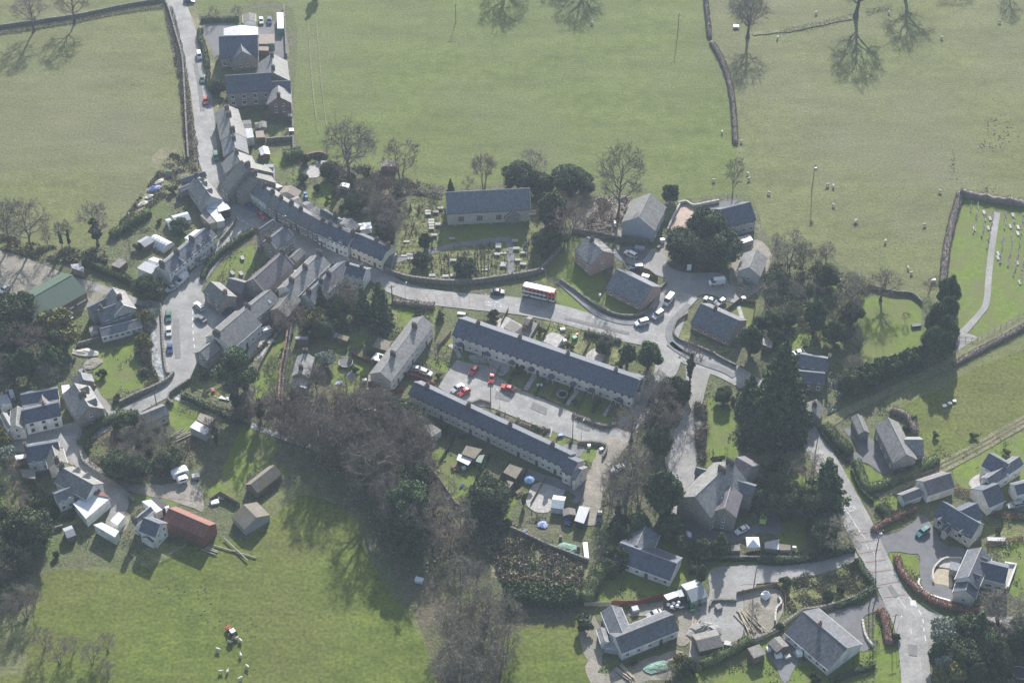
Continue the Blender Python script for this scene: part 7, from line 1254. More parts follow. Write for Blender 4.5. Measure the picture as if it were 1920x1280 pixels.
garden(WEST, 9000, 'bush', .9, 'green growth in the gardens of the western village'); garden(WEST, 6000, 'bramble', .7, 'dead brown growth in the gardens of the western village'); garden(MID, 3000, 'scrub', .9, 'growth in the gardens behind the high street'); garden(EAST, 6000, 'bush', .7, 'green growth in the terrace gardens'); garden(EAST, 5000, 'bramble', .6, 'dead growth in the terrace gardens'); garden(SE_, 8000, 'bush', .8, 'green growth in the south eastern gardens'); garden(SE_, 5000, 'scrub', .7, 'brown growth in the south eastern gardens')
for pts, n, lb in ((WEST, 44, 'western village'), (MID, 16, 'high street back'), (EAST, 26, 'terrace'), (SE_, 34, 'south eastern')):
    for q in scatter([tuple(P(0, p).xy) for p in pts], n * 3, 4):
        if free(q, BL) and n > 0: n -= 1; tree_at(q, random.choice(['shrub', 'shrub', 'shrub', 'small', 'dome']), random.uniform(1.4, 2.8), 'small shrub growing in the ' + lb + ' gardens', 'shrub', group='small shrubs of the ' + lb + ' gardens', name='shrub')
# ------------------------------------------------------------------ hedges, walls, fences
hedge(19, [(178, -60), (190, 60), (205, 210)], 1.6, 1.2, 'clipped brown hedge running up between the two big fields', 'hedge_brown')
hedge(19, [(215, 235), (265, 320), (310, 440), (335, 600), (345, 785)], 1.7, 1.2, 'clipped brown hedge running down to the narrow bare tree', 'hedge_brown')
hedge(19, [(590, 172), (760, 145), (985, 90)], 1.2, 1.1, 'thin gappy hedge line across the sheep field', 'hedge_brown', dens=7, core=False); hedge(19, [(1058, 72), (1195, 40)], 1.2, 1.2, 'short remnant hedge beside the massive oak', 'hedge_brown', dens=8, core=False); hedge(19, [(1440, 20), (1640, 8)], 1.2, 1.2, 'short remnant hedge at the top of the sheep field', 'hedge_brown', dens=8, core=False)
hedge(9, [(1222, 75), (1175, 230), (1140, 400), (1120, 590)], 2.3, 1.2, 'thick brown hedge along the west side of the cemetery', 'hedge_brown'); hedge(9, [(1215, 80), (1330, 100), (1480, 125), (1640, 150), (1760, 170)], 2.2, 2.2, 'tall bare hedge along the top of the cemetery', 'hedge_brown', dens=10, rag=.5)
hedge(9, [(1700, 760), (1560, 850), (1340, 965), (1180, 1050)], 1.8, 1.1, 'brown hedge along the lower side of the cemetery track', 'hedge_brown')
hedge(9, [(1165, 770), (1185, 800), (1180, 910)], 1.8, 1.8, 'dark clipped hedge by the cemetery gate', 'yew')
hedge(15, [(600, 290), (680, 240), (800, 190), (900, 160), (1000, 120)], 4, 5.6, 'tall ragged leyland hedge below the oval lawn', 'leyland', dens=22, size=.5, rag=.35)
hedge(1, [(1130, 120), (1345, 118)], 1.6, 1.6, 'dark clipped hedge beyond the hall yard', 'yew'); hedge(2, [(310, 240), (300, 290), (330, 370), (352, 470), (358, 520)], 1.8, 2.0, 'dark hedge between the road and the hall yard', 'yew'); hedge(2, [(365, 560), (360, 640), (385, 690)], 1.4, 1.6, 'dark hedge beside the chapel forecourt', 'yew')
hedge(2, [(930, 1195), (1070, 1160)], 3.5, 2.6, 'clipped green hedge at the end of the walled garden', 'bush'); hedge(4, [(720, 560), (960, 600)], 1.2, .9, 'low scrubby hedge behind the churchyard', 'hedge_brown', core=False)
hedge(5, [(745, 165), (850, 95), (1000, 5)], 2.6, 2.4, 'green hedge along the foot of the western field', 'bush'); hedge(5, [(560, 330), (720, 400), (900, 480)], 2.2, 1.8, 'ivy covered hedge above the barn path', 'ivy')
hedge(3, [(700, 700), (560, 790), (420, 900), (340, 1000), (325, 1060)], 1.8, 1.7, 'ivy hedge curving round the triangular lawn', 'ivy')
hedge(12, [(490, 560), (560, 470), (700, 395), (800, 385)], 2.6, 1.9, 'overgrown hedge round the wooded mound', 'bush', rag=.5); hedge(15, [(440, 490), (500, 560), (590, 650)], 3, 2.2, 'rounded green hedge by the slate garage drive', 'bush'); hedge(15, [(410, 500), (480, 600), (580, 690)], .7, 1.0, 'low clipped hedge at the roadside verge', 'yew')
hedge(15, [(625, 690), (650, 770), (700, 850), (860, 790), (1090, 680)], 2.4, 2.0, 'long square cut green hedge round the barn house garden', 'bush', dens=20, rag=.1); hedge(15, [(600, 740), (650, 850), (720, 920)], .8, 1.2, 'low dark roadside hedge below the barn house', 'yew')
hedge(15, [(720, 1090), (760, 1060), (860, 1010), (960, 960)], 1.6, 1.6, 'red brown clipped hedge beside the asphalt forecourt', 'hedge_red'); hedge(15, [(790, 1030), (900, 980), (960, 950)], 1.8, 1.4, 'green clipped hedge behind the red brown hedge', 'bush')
hedge(15, [(760, 940), (820, 1000)], 3.5, 1.6, 'knot of rounded green bushes in the outbuilding garden', 'bush'); hedge(15, [(820, 400), (920, 440), (960, 530)], 2, 1.6, 'brown hedge behind the barn house', 'hedge_brown'); hedge(15, [(1180, 850), (1330, 900), (1420, 990), (1585, 1010)], 1.2, 1.2, 'red twigged hedge between the modern houses', 'hedge_red', core=False); hedge(15, [(1370, 1170), (1585, 1130)], 1.2, 1.1, 'red twigged hedge above the newest house', 'hedge_red', core=False)
hedge(16, [(1000, 330), (1030, 430), (1100, 520), (1200, 610), (1330, 680), (1500, 720), (1620, 715)], 1.8, 1.7, 'long red brown clipped hedge along the lower road', 'hedge_red', dens=18, rag=.12); hedge(16, [(865, 715), (905, 750), (930, 840), (950, 960)], 2.2, 1.6, 'short curving red brown clipped hedge on the lawn', 'hedge_red', dens=18, rag=.12)
hedge(16, [(715, 350), (760, 430), (820, 500), (825, 560), (720, 630), (560, 680)], 1.6, 1.3, 'ivy grown roadside bank hedge', 'ivy', rag=.4); hedge(16, [(0, 350), (200, 360), (450, 330), (690, 270)], 2.2, 1.6, 'ivy and bramble hedge above the gravel drive', 'ivy', rag=.4)
hedge(14, [(560, 640), (560, 700), (560, 760)], 2, 2.0, 'dark hedge at the end of the bungalow garden', 'yew'); hedge(14, [(200, 600), (160, 700), (100, 780), (40, 900)], 4, 3.2, 'overgrown green hedge between allotment and bungalow', 'bush', rag=.5, dens=18); hedge(14, [(600, 1200), (700, 1160), (840, 1080)], 2.4, 2, 'dark green hedge behind the orange timber lodge', 'bush', rag=.4)
hedge(13, [(650, 1150), (800, 1150), (960, 1170), (1090, 1160)], 5, 3.4, 'deep dark leyland hedge at the foot of the allotment', 'leyland', dens=26, size=.4); hedge(16, [(520, 1229), (640, 1180), (840, 1110)], 1.2, 1.4, 'dark straight hedge on the lower lawn', 'yew')
hedge(6, [(420, 950), (560, 800), (640, 720)], 1.0, 1.0, 'low hedge along the garden of the white walled cottage', 'bush', rag=.3); hedge(11, [(300, 700), (480, 770), (560, 750)], 1.4, 1.0, 'low brown hedge in front of the terrace gardens', 'hedge_brown'); hedge(10, [(1000, 880), (1320, 960)], 1.2, .9, 'low brown hedge along the lower side of the parking area', 'hedge_brown')
hedge(1, [(945, 40), (978, 160), (1018, 330), (1040, 500), (1068, 700), (1095, 900)], 2.6, .7, 'brown growth between the long field wall and the road', 'hedge_brown', rag=.5, core=False); hedge(7, [(60, 1010), (200, 1030), (360, 1045)], 2.0, 1.6, 'brown roadside hedge above the short terrace', 'hedge_brown', rag=.4); hedge(8, [(230, 1180), (330, 1200), (440, 1230)], 1.4, 1.4, 'low mixed hedge beside the main road gardens', 'bush', rag=.4)
wall(1, [(920, 0), (950, 60), (985, 180), (1025, 330), (1038, 500), (1048, 700), (1060, 900)], 1.3, 'long dry stone wall between the western field and the road'); wall(1, [(-60, 165), (190, 130), (460, 90), (700, 40), (915, 5)], 1.2, 'dry stone wall along the top of the western field'); hedge(1, [(-60, 195), (200, 160), (470, 112), (700, 68), (920, 40)], 1.2, .7, 'line of rough growth along the top field wall', 'hedge_brown', core=False)
wall(7, [(0, 775), (60, 810), (200, 850), (400, 872), (540, 876), (700, 862), (880, 835), (1080, 800), (1150, 745), (1250, 620)], 1.7, 'curved stone retaining wall round the churchyard', t=.7); wall(2, [(930, 60), (942, 250), (950, 430)], 1.6, 'stone boundary wall behind the hall yard'); wall(2, [(975, 600), (992, 800), (1000, 1050), (1005, 1170)], 1.4, 'boundary wall between the village gardens and the green field'); wall(2, [(800, 1065), (1003, 1050)], 1.6, 'dark cross wall between two back gardens'); wall(2, [(1100, 1180), (1190, 1160), (1260, 1180)], 1.2, 'curved brick wall round the field edge patio', m='brick')
wall(5, [(1075, 620), (1083, 750), (1090, 900), (1110, 1060), (1140, 1080)], 1.1, 'low stone wall between stream and parking bay'); wall(5, [(1160, 1075), (1120, 1120), (1040, 1165), (900, 1225), (800, 1275)], 1.5, 'stone parapet wall above the sloping lane to the bridge', t=.6); wall(12, [(1150, 170), (1030, 250), (1010, 290), (1040, 320)], 1.3, 'stone parapet of the bridge over the stream'); hedge(17, [(310, 12), (420, 62), (560, 125), (700, 175)], 1.6, 1.5, 'dark ivy strip standing in for the shaded stone wall along the wooded stream', 'ivy', rag=.5); wall(5, [(510, 890), (650, 850), (690, 830)], 1.4, 'stone garden wall below the gabled villa'); wall(5, [(560, 1040), (610, 1130), (640, 1160)], .6, 'tumbled low stone wall beside the grass path', rag=.15)  # dark ivy hedge put in for the shaded stone wall beside the stream
wall(12, [(485, 600), (500, 660), (560, 710), (640, 760), (700, 800), (810, 900)], 1.2, 'stone wall following the descending lane'); wall(3, [(570, 600), (550, 660), (480, 750), (450, 780)], 1.4, 'stone wall curling round the junction corner'); wall(6, [(725, 640), (700, 800), (660, 1000), (650, 1200)], 1.4, 'straight brick wall beside the long narrow lawn', m='brick', sm=False); wall(6, [(745, 640), (720, 820), (685, 1000), (670, 1200)], 1.2, 'grey stone wall alongside the straight brick wall', sm=False); wall(6, [(640, 740), (560, 880), (500, 1000)], 1.2, 'stone wall between yard and long narrow lawn')
wall(8, [(90, 875), (170, 930), (250, 990), (330, 1040), (430, 1078), (540, 1078), (620, 1040)], 1.1, 'curved brown stone wall in front of the brick bungalow', t=.45); wall(8, [(820, 1070), (760, 1110), (740, 1170), (770, 1215), (860, 1250), (980, 1300)], 1.0, 'curved stone wall round the corner bungalow', t=.45); wall(11, [(1155, 345), (1210, 375), (1280, 410)], 1.0, 'stone wall beside the pavement below the corner bungalow'); wall(8, [(640, 940), (690, 900), (690, 870)], 1.2, 'short stone wall at the bungalow corner'); wall(8, [(160, 590), (300, 610), (440, 640), (600, 660)], 1.3, 'stone wall below the building plot')
wall(8, [(765, 440), (810, 430), (850, 452), (900, 445), (1000, 425)], 1.1, 'pale wavy new wall along the top of the pink yard', m='stone_light'); wall(8, [(775, 445), (740, 510), (705, 590)], 1.0, 'pale new wall down the side of the pink yard', m='stone_light', sm=False); wall(9, [(690, 600), (830, 640), (940, 650), (1000, 700)], 1.2, 'ivy topped stone wall above the oval lawn')
wall(16, [(-30, 930), (110, 870), (260, 760), (330, 715), (440, 700), (560, 670), (700, 620), (790, 570)], 1.2, 'long rubble stone wall behind the big white bungalow'); wall(16, [(755, 780), (770, 870), (800, 930), (835, 970)], .7, 'curved cobble edging wall beside the driveway', m='stone_light'); wall(16, [(1165, 490), (1160, 530), (1220, 590), (1300, 625), (1385, 650)], .9, 'white curved wall below the newest house', m='render_white', cope=False); wall(16, [(1265, 510), (1262, 430), (1300, 370), (1360, 335), (1470, 340)], .8, 'pale curved patio wall of the newest house', m='stone_light', cope=False); wall(16, [(1780, 372), (1860, 385), (1800, 550)], .9, 'pale wall round the rear patio of the newest house', m='render_white', cope=False, sm=False)
wall(14, [(970, 870), (985, 900), (960, 930), (955, 990)], .8, 'loose boulder edging in the gravel yard', m='stone_light', rag=.2); wall(14, [(850, 1085), (950, 1040), (1000, 1010)], .9, 'tumbled boulder wall beside the gravel yard', m='stone_light', rag=.2); wall(14, [(595, 690), (800, 685), (1126, 690)], 1.2, 'ivy grown stone wall between manor and gravel drive'); wall(15, [(260, 700), (200, 860)], 1.3, 'stone wall beside the manor side garden'); wall(13, [(160, 330), (270, 450), (370, 600), (560, 690), (760, 770), (900, 840), (1160, 940)], 1.3, 'long stone wall between the allotments and the wood', sm=False); wall(10, [(760, 765), (800, 775), (855, 755), (925, 775)], .9, 'low garden wall at the edge of the parking area'); wall(11, [(330, 870), (420, 870), (480, 880), (505, 905), (480, 960)], 1.1, 'garden wall wrapping the end of the lower terrace lawn'); wall(14, [(640, 920), (660, 890), (770, 890)], .9, 'low stone wall with gate posts in the gravel drive'); wall(12, [(100, 1180), (220, 1100), (380, 1050)], 1, 'garden wall below the lane cottages')
fence(10, [(350, 585), (450, 615), (555, 660)], 1.6, 'red painted panel fence between the short terrace and the parking area', 1.9, 'timber_red', 'panel_fence', panel=True); fence(10, [(0, 735), (150, 720), (340, 690)], 1.6, 'red painted panel fence above the wood', 1.9, 'timber_red', 'panel_fence', panel=True); fence(10, [(0, 455), (75, 490), (165, 520)], 1.5, 'red panel fence behind the trampoline garden', 1.9, 'timber_red', 'panel_fence', panel=True); fence(14, [(170, 905), (290, 905), (420, 868)], 1.8, 'long red panel fence beside the new white house', 1.9, 'timber_red', 'panel_fence', panel=True); fence(14, [(40, 912), (100, 910), (165, 908)], 1.6, 'grey timber fence behind the new white house', 1.9, 'timber_grey', 'panel_fence', panel=True); fence(14, [(770, 860), (860, 838), (960, 815), (1000, 850), (1005, 930)], 1.5, 'pale boarded fence round the gravel yard', 1.9, 'timber', 'panel_fence', panel=True)
fence(11, [(120, 130), (260, 165), (400, 200), (560, 250), (620, 275)], 1.3, 'wire fence posts along the main road gardens', 3, 'timber_grey'); fence(9, [(1180, 900), (1250, 905), (1320, 912)], 1.3, 'iron gate rails at the cemetery entrance', 1.6, 'metal_dark', 'railing'); fence(9, [(1340, 900), (1450, 840), (1585, 760), (1700, 700)], 1.3, 'post and rail fence along the upper side of the cemetery track', 2.6); fence(9, [(1045, 610), (1055, 540), (1090, 530), (1085, 600)], 1.4, 'small sheep pen of rails beside the cemetery hedge', 1.8)
fence(15, [(1320, 90), (1345, 145), (1395, 190), (1460, 250), (1525, 310), (1600, 350)], 1.1, 'thin wire fence curving across the low pasture', 9, 'timber_grey', rails=0); fence(17, [(260, 60), (310, 90), (400, 115)], 1.2, 'post and rail fence beside the stream paddock', 3); fence(17, [(20, 920), (118, 985), (330, 870)], 1.1, 'garden fence between the farmhouse plot and the low field', 2.4); fence(4, [(720, 575), (960, 570), (1400, 540)], 1.1, 'wire fence posts between churchyard and green field', 3); fence(8, [(860, 430), (1000, 405), (1100, 395)], 1.1, 'field fence above the pink yard', 2.6); fence(8, [(500, 800), (600, 830), (650, 870)], 1.6, 'dark panel fence beside the bungalow yard', 1.9, 'timber', 'panel_fence', panel=True); fence(8, [(1040, 1050), (1120, 990), (1210, 1010), (1180, 1150)], 1.4, 'dark panel fence round the corner garden plot', 1.9, 'timber', 'panel_fence', panel=True)
fence(10, [(575, 400), (640, 330), (660, 300)], 1.3, 'dark fence beside the terrace gable', 1.9, 'timber', 'panel_fence', panel=True); fence(10, [(1190, 340), (1250, 240)], 1.4, 'grey fence beside the roadside shed', 1.9, 'timber_grey', 'panel_fence', panel=True); fence(10, [(700, 470), (900, 510), (1140, 665), (1422, 800)], 1.0, 'low dark fence along the front gardens of the upper terrace', 2.4, 'timber'); fence(12, [(1320, 870), (1420, 920)], 1.6, 'black boarded fence of the stock pen', 1.9, 'metal_dark', 'panel_fence', panel=True); fence(17, [(470, 610), (530, 570), (640, 635)], 1.4, 'dark boarded fence round the two garden ponds', 1.9, 'timber', 'panel_fence', panel=True)
def plots(a, b, d, n, m, lb):
    for i in range(n):
        t = (i + .5) / n; x = a[0] + (b[0] - a[0]) * t; y = a[1] + (b[1] - a[1]) * t
        f = hedge(0, [(x, y), (x + d[0], y + d[1])], .35, 1.0, lb, m, dens=26, sm=False) if i % 2 else fence(0, [(x, y), (x + d[0], y + d[1])], 1.0, lb, 1.9, 'timber', 'garden_fence', panel=True)
        f['label'] = ('low hedge' if i % 2 else 'low fence') + lb; f['group'] = lb.strip(); f['category'] = 'hedge' if i % 2 else 'fence'
plots((925, 684), (1165, 756), (-15, 31), 9, 'bush', ' dividing the front gardens of the upper terrace'); plots((800, 800), (1040, 905), (-28, 48), 7, 'bush', ' dividing the back gardens of the lower terrace'); plots((920, 600), (1150, 690), (14, -26), 6, 'hedge_brown', ' dividing the roadside gardens of the upper terrace'); plots((935, 770), (1085, 830), (-5, 13), 6, 'bush', ' dividing the front plots of the lower terrace')
# ================================================================== GRAVES
gA = 'headstones standing in the churchyard rows'; lbA = 'weathered slate headstone standing in the churchyard rows'
def spots(fr, cols): 
    for x0, y0, x1, y1, n in cols:
        for i in range(n):
            t = (i + random.uniform(.2, .8)) / n; yield P(fr, (x0 + (x1 - x0) * t + random.uniform(-3, 3), y0 + (y1 - y0) * t)).xy
for q in spots(7, [(110, 760, 105, 790, 1), (185, 715, 180, 750, 2), (245, 330, 250, 390, 3), (185, 320, 190, 370, 2), (325, 660, 350, 800, 7), (390, 670, 415, 800, 6), (455, 680, 460, 800, 6), (530, 650, 510, 700, 2), (600, 640, 595, 670, 2), (640, 630, 650, 830, 9), (685, 600, 690, 830, 11), (745, 600, 735, 840, 11), (790, 690, 795, 820, 4), (1030, 560, 960, 780, 5), (340, 560, 345, 640, 3), (160, 480, 150, 540, 3), (200, 420, 240, 560, 5), (960, 560, 1060, 740, 6), (840, 640, 865, 800, 4), (560, 600, 480, 620, 2), (500, 640, 420, 690, 3), (570, 640, 575, 680, 2), (660, 620, 668, 825, 8), (715, 610, 712, 830, 8), (760, 620, 765, 830, 6), (425, 660, 432, 800, 5), (215, 440, 180, 560, 5), (300, 600, 285, 660, 3), (1010, 570, 985, 640, 4)]):
    gravestone(q, random.choice([0, 0, 0, 2]), gA, lbA, math.pi / 2 + random.uniform(-.1, .1), random.uniform(.9, 1.3))
for p in [(250, 350), (188, 350), (562, 820), (905, 830), (690, 610), (748, 600)]: gravestone(P(7, p).xy, 5, 'tall pedestal monuments of the churchyard', 'tall pedestal monument rising above the churchyard graves', random.uniform(-.1, .1), random.uniform(1.0, 1.3))
for p in [(312, 372), (312, 390), (368, 376), (400, 350), (335, 435), (335, 455), (335, 472), (335, 492), (385, 465), (355, 540), (1052, 372), (1052, 392), (480, 565), (808, 605), (808, 625), (840, 755), (845, 740), (935, 635), (985, 665), (945, 715), (490, 718), (340, 825), (435, 830), (490, 825), (982, 745), (800, 675), (925, 580)]: gravestone(P(7, p).xy, 1, 'chest tombs of the churchyard', 'pale slab topped chest tomb in the churchyard', math.pi / 2 + random.uniform(-.05, .05), random.uniform(.8, 1.0))
for p in [(845, 662), (140, 680), (180, 670), (715, 778), (190, 700), (160, 580)]: gravestone(P(7, p).xy, 4, 'flat ledger stones of the churchyard', 'flat pale ledger stone lying in the churchyard grass', math.pi / 2, 1)
for fr_, p in ((3, (620, 905)), (3, (610, 1022)), (3, (545, 1018))): gravestone(P(fr_, p).xy, 1, 'stone slabs on the triangular lawn', 'pale stone slab on the triangular lawn', random.uniform(0, 1), .9)
lbB = 'pale modern headstone in the cemetery rows'
for q in spots(9, [(1285, 115, 1278, 180, 4), (1325, 120, 1308, 220, 9), (1370, 175, 1342, 325, 12), (1412, 180, 1370, 390, 16), (1303, 260, 1295, 310, 3), (1482, 190, 1470, 280, 8), (1468, 310, 1445, 480, 12), (1530, 190, 1515, 340, 10), (1518, 340, 1488, 495, 12), (1580, 190, 1560, 350, 10), (1560, 350, 1525, 545, 14), (1600, 350, 1565, 585, 14), (1640, 200, 1600, 420, 12), (1690, 220, 1640, 520, 14)]):
    gravestone(q, 3, 'modern headstones in the cemetery rows', lbB, math.pi / 2 + random.uniform(-.05, .05), random.uniform(.8, 1.1))
for p in [(1355, 180), (1390, 215), (1380, 270), (1520, 195), (1505, 260), (1550, 265), (1548, 300), (1435, 415), (1435, 440), (1545, 468), (1300, 275), (1560, 580)]: gravestone(P(9, p).xy, 4, 'flat grave surrounds of the cemetery', 'flat pale grave surround in the cemetery', 0, 1)
# ================================================================== VEHICLES
C_ = car
C_('white van with a dark windscreen parked highest on the north road', 'smallvan', 'car_white', 2, (302, 452), (288, 392)); C_('dark green car parked on the north road', 'hatch', 'car_green', 2, (322, 625), (318, 572)); C_('red car parked on the north road above the terrace', 'hatch', 'car_red', 2, (345, 785), (342, 735)); C_('green jeep with a white roof on the upper street', 'suv', 'car_green', 3, (425, 165), (418, 110)); C_('silver car driving down the upper street', 'hatch', 'car_silver', 3, (528, 370), (500, 325))
C_('dark car parked against the street row upper of two', 'saloon', 'car_dark', 3, (640, 485), (590, 445)); C_('dark blue car parked against the street row lower of two', 'saloon', 'car_blue', 3, (710, 535), (655, 495)); C_('red car parked below the white cottages', 'hatch', 'car_red', 3, (785, 605), (740, 560)); C_('dark car at the top edge beside the north road', 'saloon', 'car_dark', 2, (250, 12), (190, 8))
C_('white car in the yard behind the slate hall', 'hatch', 'car_white', 2, (762, 185), (757, 135)); C_('dark blue car in the yard behind the slate hall', 'hatch', 'car_blue', 2, (822, 185), (818, 135))
C_('white van parked below the long white terrace', 'van', 'car_white', 5, (1180, 475), (1245, 415)); C_('silver low car parked behind the white van', 'saloon', 'car_silver', 5, (1120, 515), (1170, 490)); C_('silver car parked under the porches of the white terrace', 'estate', 'car_silver', 5, (1315, 335), (1370, 305)); C_('teal green car in the roadside bay by the stream', 'estate', 'car_green', 5, (1125, 715), (1122, 660)); C_('white hatchback in the roadside bay by the stream', 'hatch', 'car_white', 5, (1128, 820), (1124, 760)); C_('dark violet car lowest in the roadside bay', 'hatch', 'car_blue', 5, (1135, 930), (1132, 875))
C_('white estate car parked beside the square stone house', 'estate', 'car_white', 5, (1300, 595), (1355, 645)); C_('grey green saloon parked in front of the cottages forecourt', 'saloon', 'car_grey', 5, (1305, 685), (1370, 725)); C_('silver car at the edge of the western yard', 'saloon', 'car_silver', 5, (5, 530), (55, 490)); C_('blue car beside the green barn', 'hatch', 'car_blue', 5, (90, 590), (145, 565)); C_('dark car parked by the hall wall with a white boot', 'saloon', 'car_grey', 6, (730, 350), (770, 315)) ; C_('dark car parked in front of the square stone house gable', 'hatch', 'car_dark', 6, (280, 600), (330, 575))
C_('black car driving along the main road behind the bus', 'saloon', 'car_dark', 7, (850, 935), (758, 930)); C_('red hatchback nearest the terrace in the parking area', 'hatch', 'car_red', 10, (790, 575), (830, 530)); C_('red saloon with a white roof facing the terrace', 'saloon', 'car_red', 10, (925, 635), (940, 565)); C_('red convertible parked across the parking area', 'saloon', 'car_red', 10, (1000, 655), (1080, 680)); C_('silver car parked beside a red hatchback', 'saloon', 'car_silver', 10, (668, 690), (735, 650)); C_('red hatchback beside the silver car', 'hatch', 'car_red', 10, (720, 710), (775, 680))
C_('silver car half hidden in the terrace garden', 'hatch', 'car_silver', 10, (460, 545), (420, 540)); C_('white car second in the terrace garden', 'hatch', 'car_white', 10, (515, 572), (475, 558))
C_('white estate car at the estate road mouth', 'suv', 'car_white', 8, (522, 1125), (595, 1105)); C_('white and grey car second at the estate road mouth', 'suv', 'car_silver', 8, (620, 1095), (682, 1048)); C_('white panel van parked highest at the estate road mouth', 'van', 'car_white', 8, (690, 1015), (735, 960)); C_('white van with roof rack by the building yard', 'van', 'car_white', 8, (945, 890), (1030, 880)); C_('silver car in the drive of the corner bungalow', 'saloon', 'car_silver', 8, (915, 970), (985, 1000)); C_('white car beside the skip in the brick house yard', 'suv', 'car_white', 8, (465, 710), (525, 740)); C_('blue estate car in the brick bungalow yard', 'estate', 'car_blue', 8, (490, 800), (565, 795)); C_('pale grey car parked beside the drive bin', 'hatch', 'car_silver', 8, (990, 1010), (1030, 985))
C_('white car in the drive of the low cottage', 'saloon', 'car_white', 15, (255, 75), (330, 60)); C_('lime green car on the manor drive', 'suv', 'car_lime', 14, (895, 515), (903, 462)); C_('white sports car beside the manor house', 'saloon', 'car_white', 14, (772, 560), (820, 535)); C_('silver saloon in the yard of the new white house', 'saloon', 'car_silver', 14, (335, 965), (412, 935)); C_('dark car on the dirt lane by the allotment', 'hatch', 'car_dark', 13, (1225, 690), (1232, 645)); C_('white car under the broad bare tree', 'saloon', 'car_white', 14, (178, 260), (220, 245))
C_('teal car on the asphalt forecourt', 'estate', 'car_teal', 16, (1150, 170), (1228, 115)); C_('silver car beside the eastern white house', 'estate', 'car_silver', 15, (1490, 945), (1575, 925)); C_('dark car in the yard behind the black quoined house', 'hatch', 'car_blue', 12, (70, 295), (65, 245)); C_('blue car beside the brown roofed allotment shed', 'hatch', 'car_blue', 13, (1035, 705), (1045, 665))
# double-decker bus
a = P(7, (1203, 1010), 0).xy; b = P(7, (990, 962), 0).xy; c = (a + b) / 2; L = 10.6; bus = thing('double_decker_bus', 'red and white double decker bus with a white roof on the main road', 'bus', (c.x, c.y + .9, _Z[0]), math.atan2((a - b).y, (a - b).x))
def B_(nm, m, *bx, parent=None):
    mb = MB()
    for c_, d_, *r_ in bx: mb.box(c_, d_, 0, 0, *(r_ or ()))
    return obj(nm, mb.mesh(nm, m), parent or bus)
B_('lower_body', 'bus_white', ((0, 0, .35), (L, 2.5, .75))); B_('lower_windows', 'glass', ((0, 0, 1.1), (L - .06, 2.46, .95))); B_('middle_band', 'bus_white', ((0, 0, 2.05), (L, 2.5, .55))); B_('stripe', 'bus_red', ((-1.5, 0, 2.6), (L - 3, 2.51, .14)), ((3.9, 0, 2.05), (2.84, 2.53, .69))); B_('upper_windows', 'glass', ((0, 0, 2.74), (L - .1, 2.42, .8))); B_('upper_band', 'bus_red', ((0, 0, 3.54), (L - .1, 2.46, .42), .98)); rf = B_('roof', 'bus_white', ((-.6, 0, 3.96), (L - 2.2, 2.3, .2), .97)); B_('roof', 'bus_red', ((L / 2 - .75, 0, 3.96), (1.1, 2.3, .18), .9), ((-L / 2 + .35, 0, 3.96), (.4, 2.3, .16), .9))
for i in range(8):
    for s_ in (-1, 1): B_('window_pillar', 'bus_white', ((-L / 2 + .7 + i * 1.3, s_ * 1.225, 1.1), (.12, .06, .95)), ((-L / 2 + .7 + i * 1.3, s_ * 1.215, 2.74), (.1, .05, .8)))
tyb = MB().tube([(0, -.14, 0), (0, .14, 0)], .48, 16).mesh('wheel', 'tyre'); rib = MB().tube([(0, -.16, 0), (0, .16, 0)], .26, 10).mesh('rim', 'rim')
for x in (3.2, -2.9):
    for y in (-1.13, 1.13): w = obj('wheel', tyb, bus, (x, y, .48)); obj('rim', rib, w)
for y in (-.9, .9): obj('headlight', MB().box((L / 2, y, .6), (.08, .3, .2)).mesh('headlight', 'lamp_glass'), bus)
def caravan(label, fr, a, b, w=2.2, h=2.1, cat='caravan', m='plastic_white'):
    a = P(fr, a).xy; b = P(fr, b).xy; c = (a + b) / 2; L = (a - b).length; r = thing(cat, label, cat, (c.x, c.y, _Z[0]), math.atan2((a - b).y, (a - b).x)); mb = MB()
    strips(mb, [(-L / 2, .6, h * .75, w * .42, w * .40), (-L / 2 + .35, .42, h * 1.02, w / 2, w * .45), (-L / 4, .4, h * 1.1, w / 2, w * .46), (L / 4, .4, h * 1.1, w / 2, w * .46), (L / 2 - .4, .42, h * 1.0, w / 2, w * .45), (L / 2, .6, h * .7, w * .42, w * .40)]); obj('body', mb.mesh('body', m), r)
    for s_ in (-1, 1): obj('window', MB().box((0, s_ * w * .49, 1.2), (L * .5, .06, .55)).mesh('window', 'glass'), r); obj('wheel', MB().tube([(0, s_ * w * .42 - .1, .3), (0, s_ * w * .42 + .1, .3)], .3, 12).mesh('wheel', 'tyre'), r)
    obj('roof_light', MB().box((0, 0, h * 1.1), (.5, .5, .1)).mesh('roof_light', 'glass_light'), r); obj('tow_bar', MB().box((L / 2 + .5, 0, .4), (1.1, .12, .1)).mesh('tow_bar', 'metal_grey'), r); return r
caravan('white caravan standing on the dirt track', 12, (1035, 760), (1130, 725), 2.4, 2.2); caravan('second smaller white caravan beside the larger caravan', 12, (1065, 790), (1130, 770), 1.8, 1.7); caravan('white camper on the manor drive by the great evergreen', 14, (505, 585), (550, 600), 2.2, 2.1, 'caravan'); caravan('white boat like caravan between fences in the northern garden', 4, (275, 545), (345, 560), 2.2, 1.6)
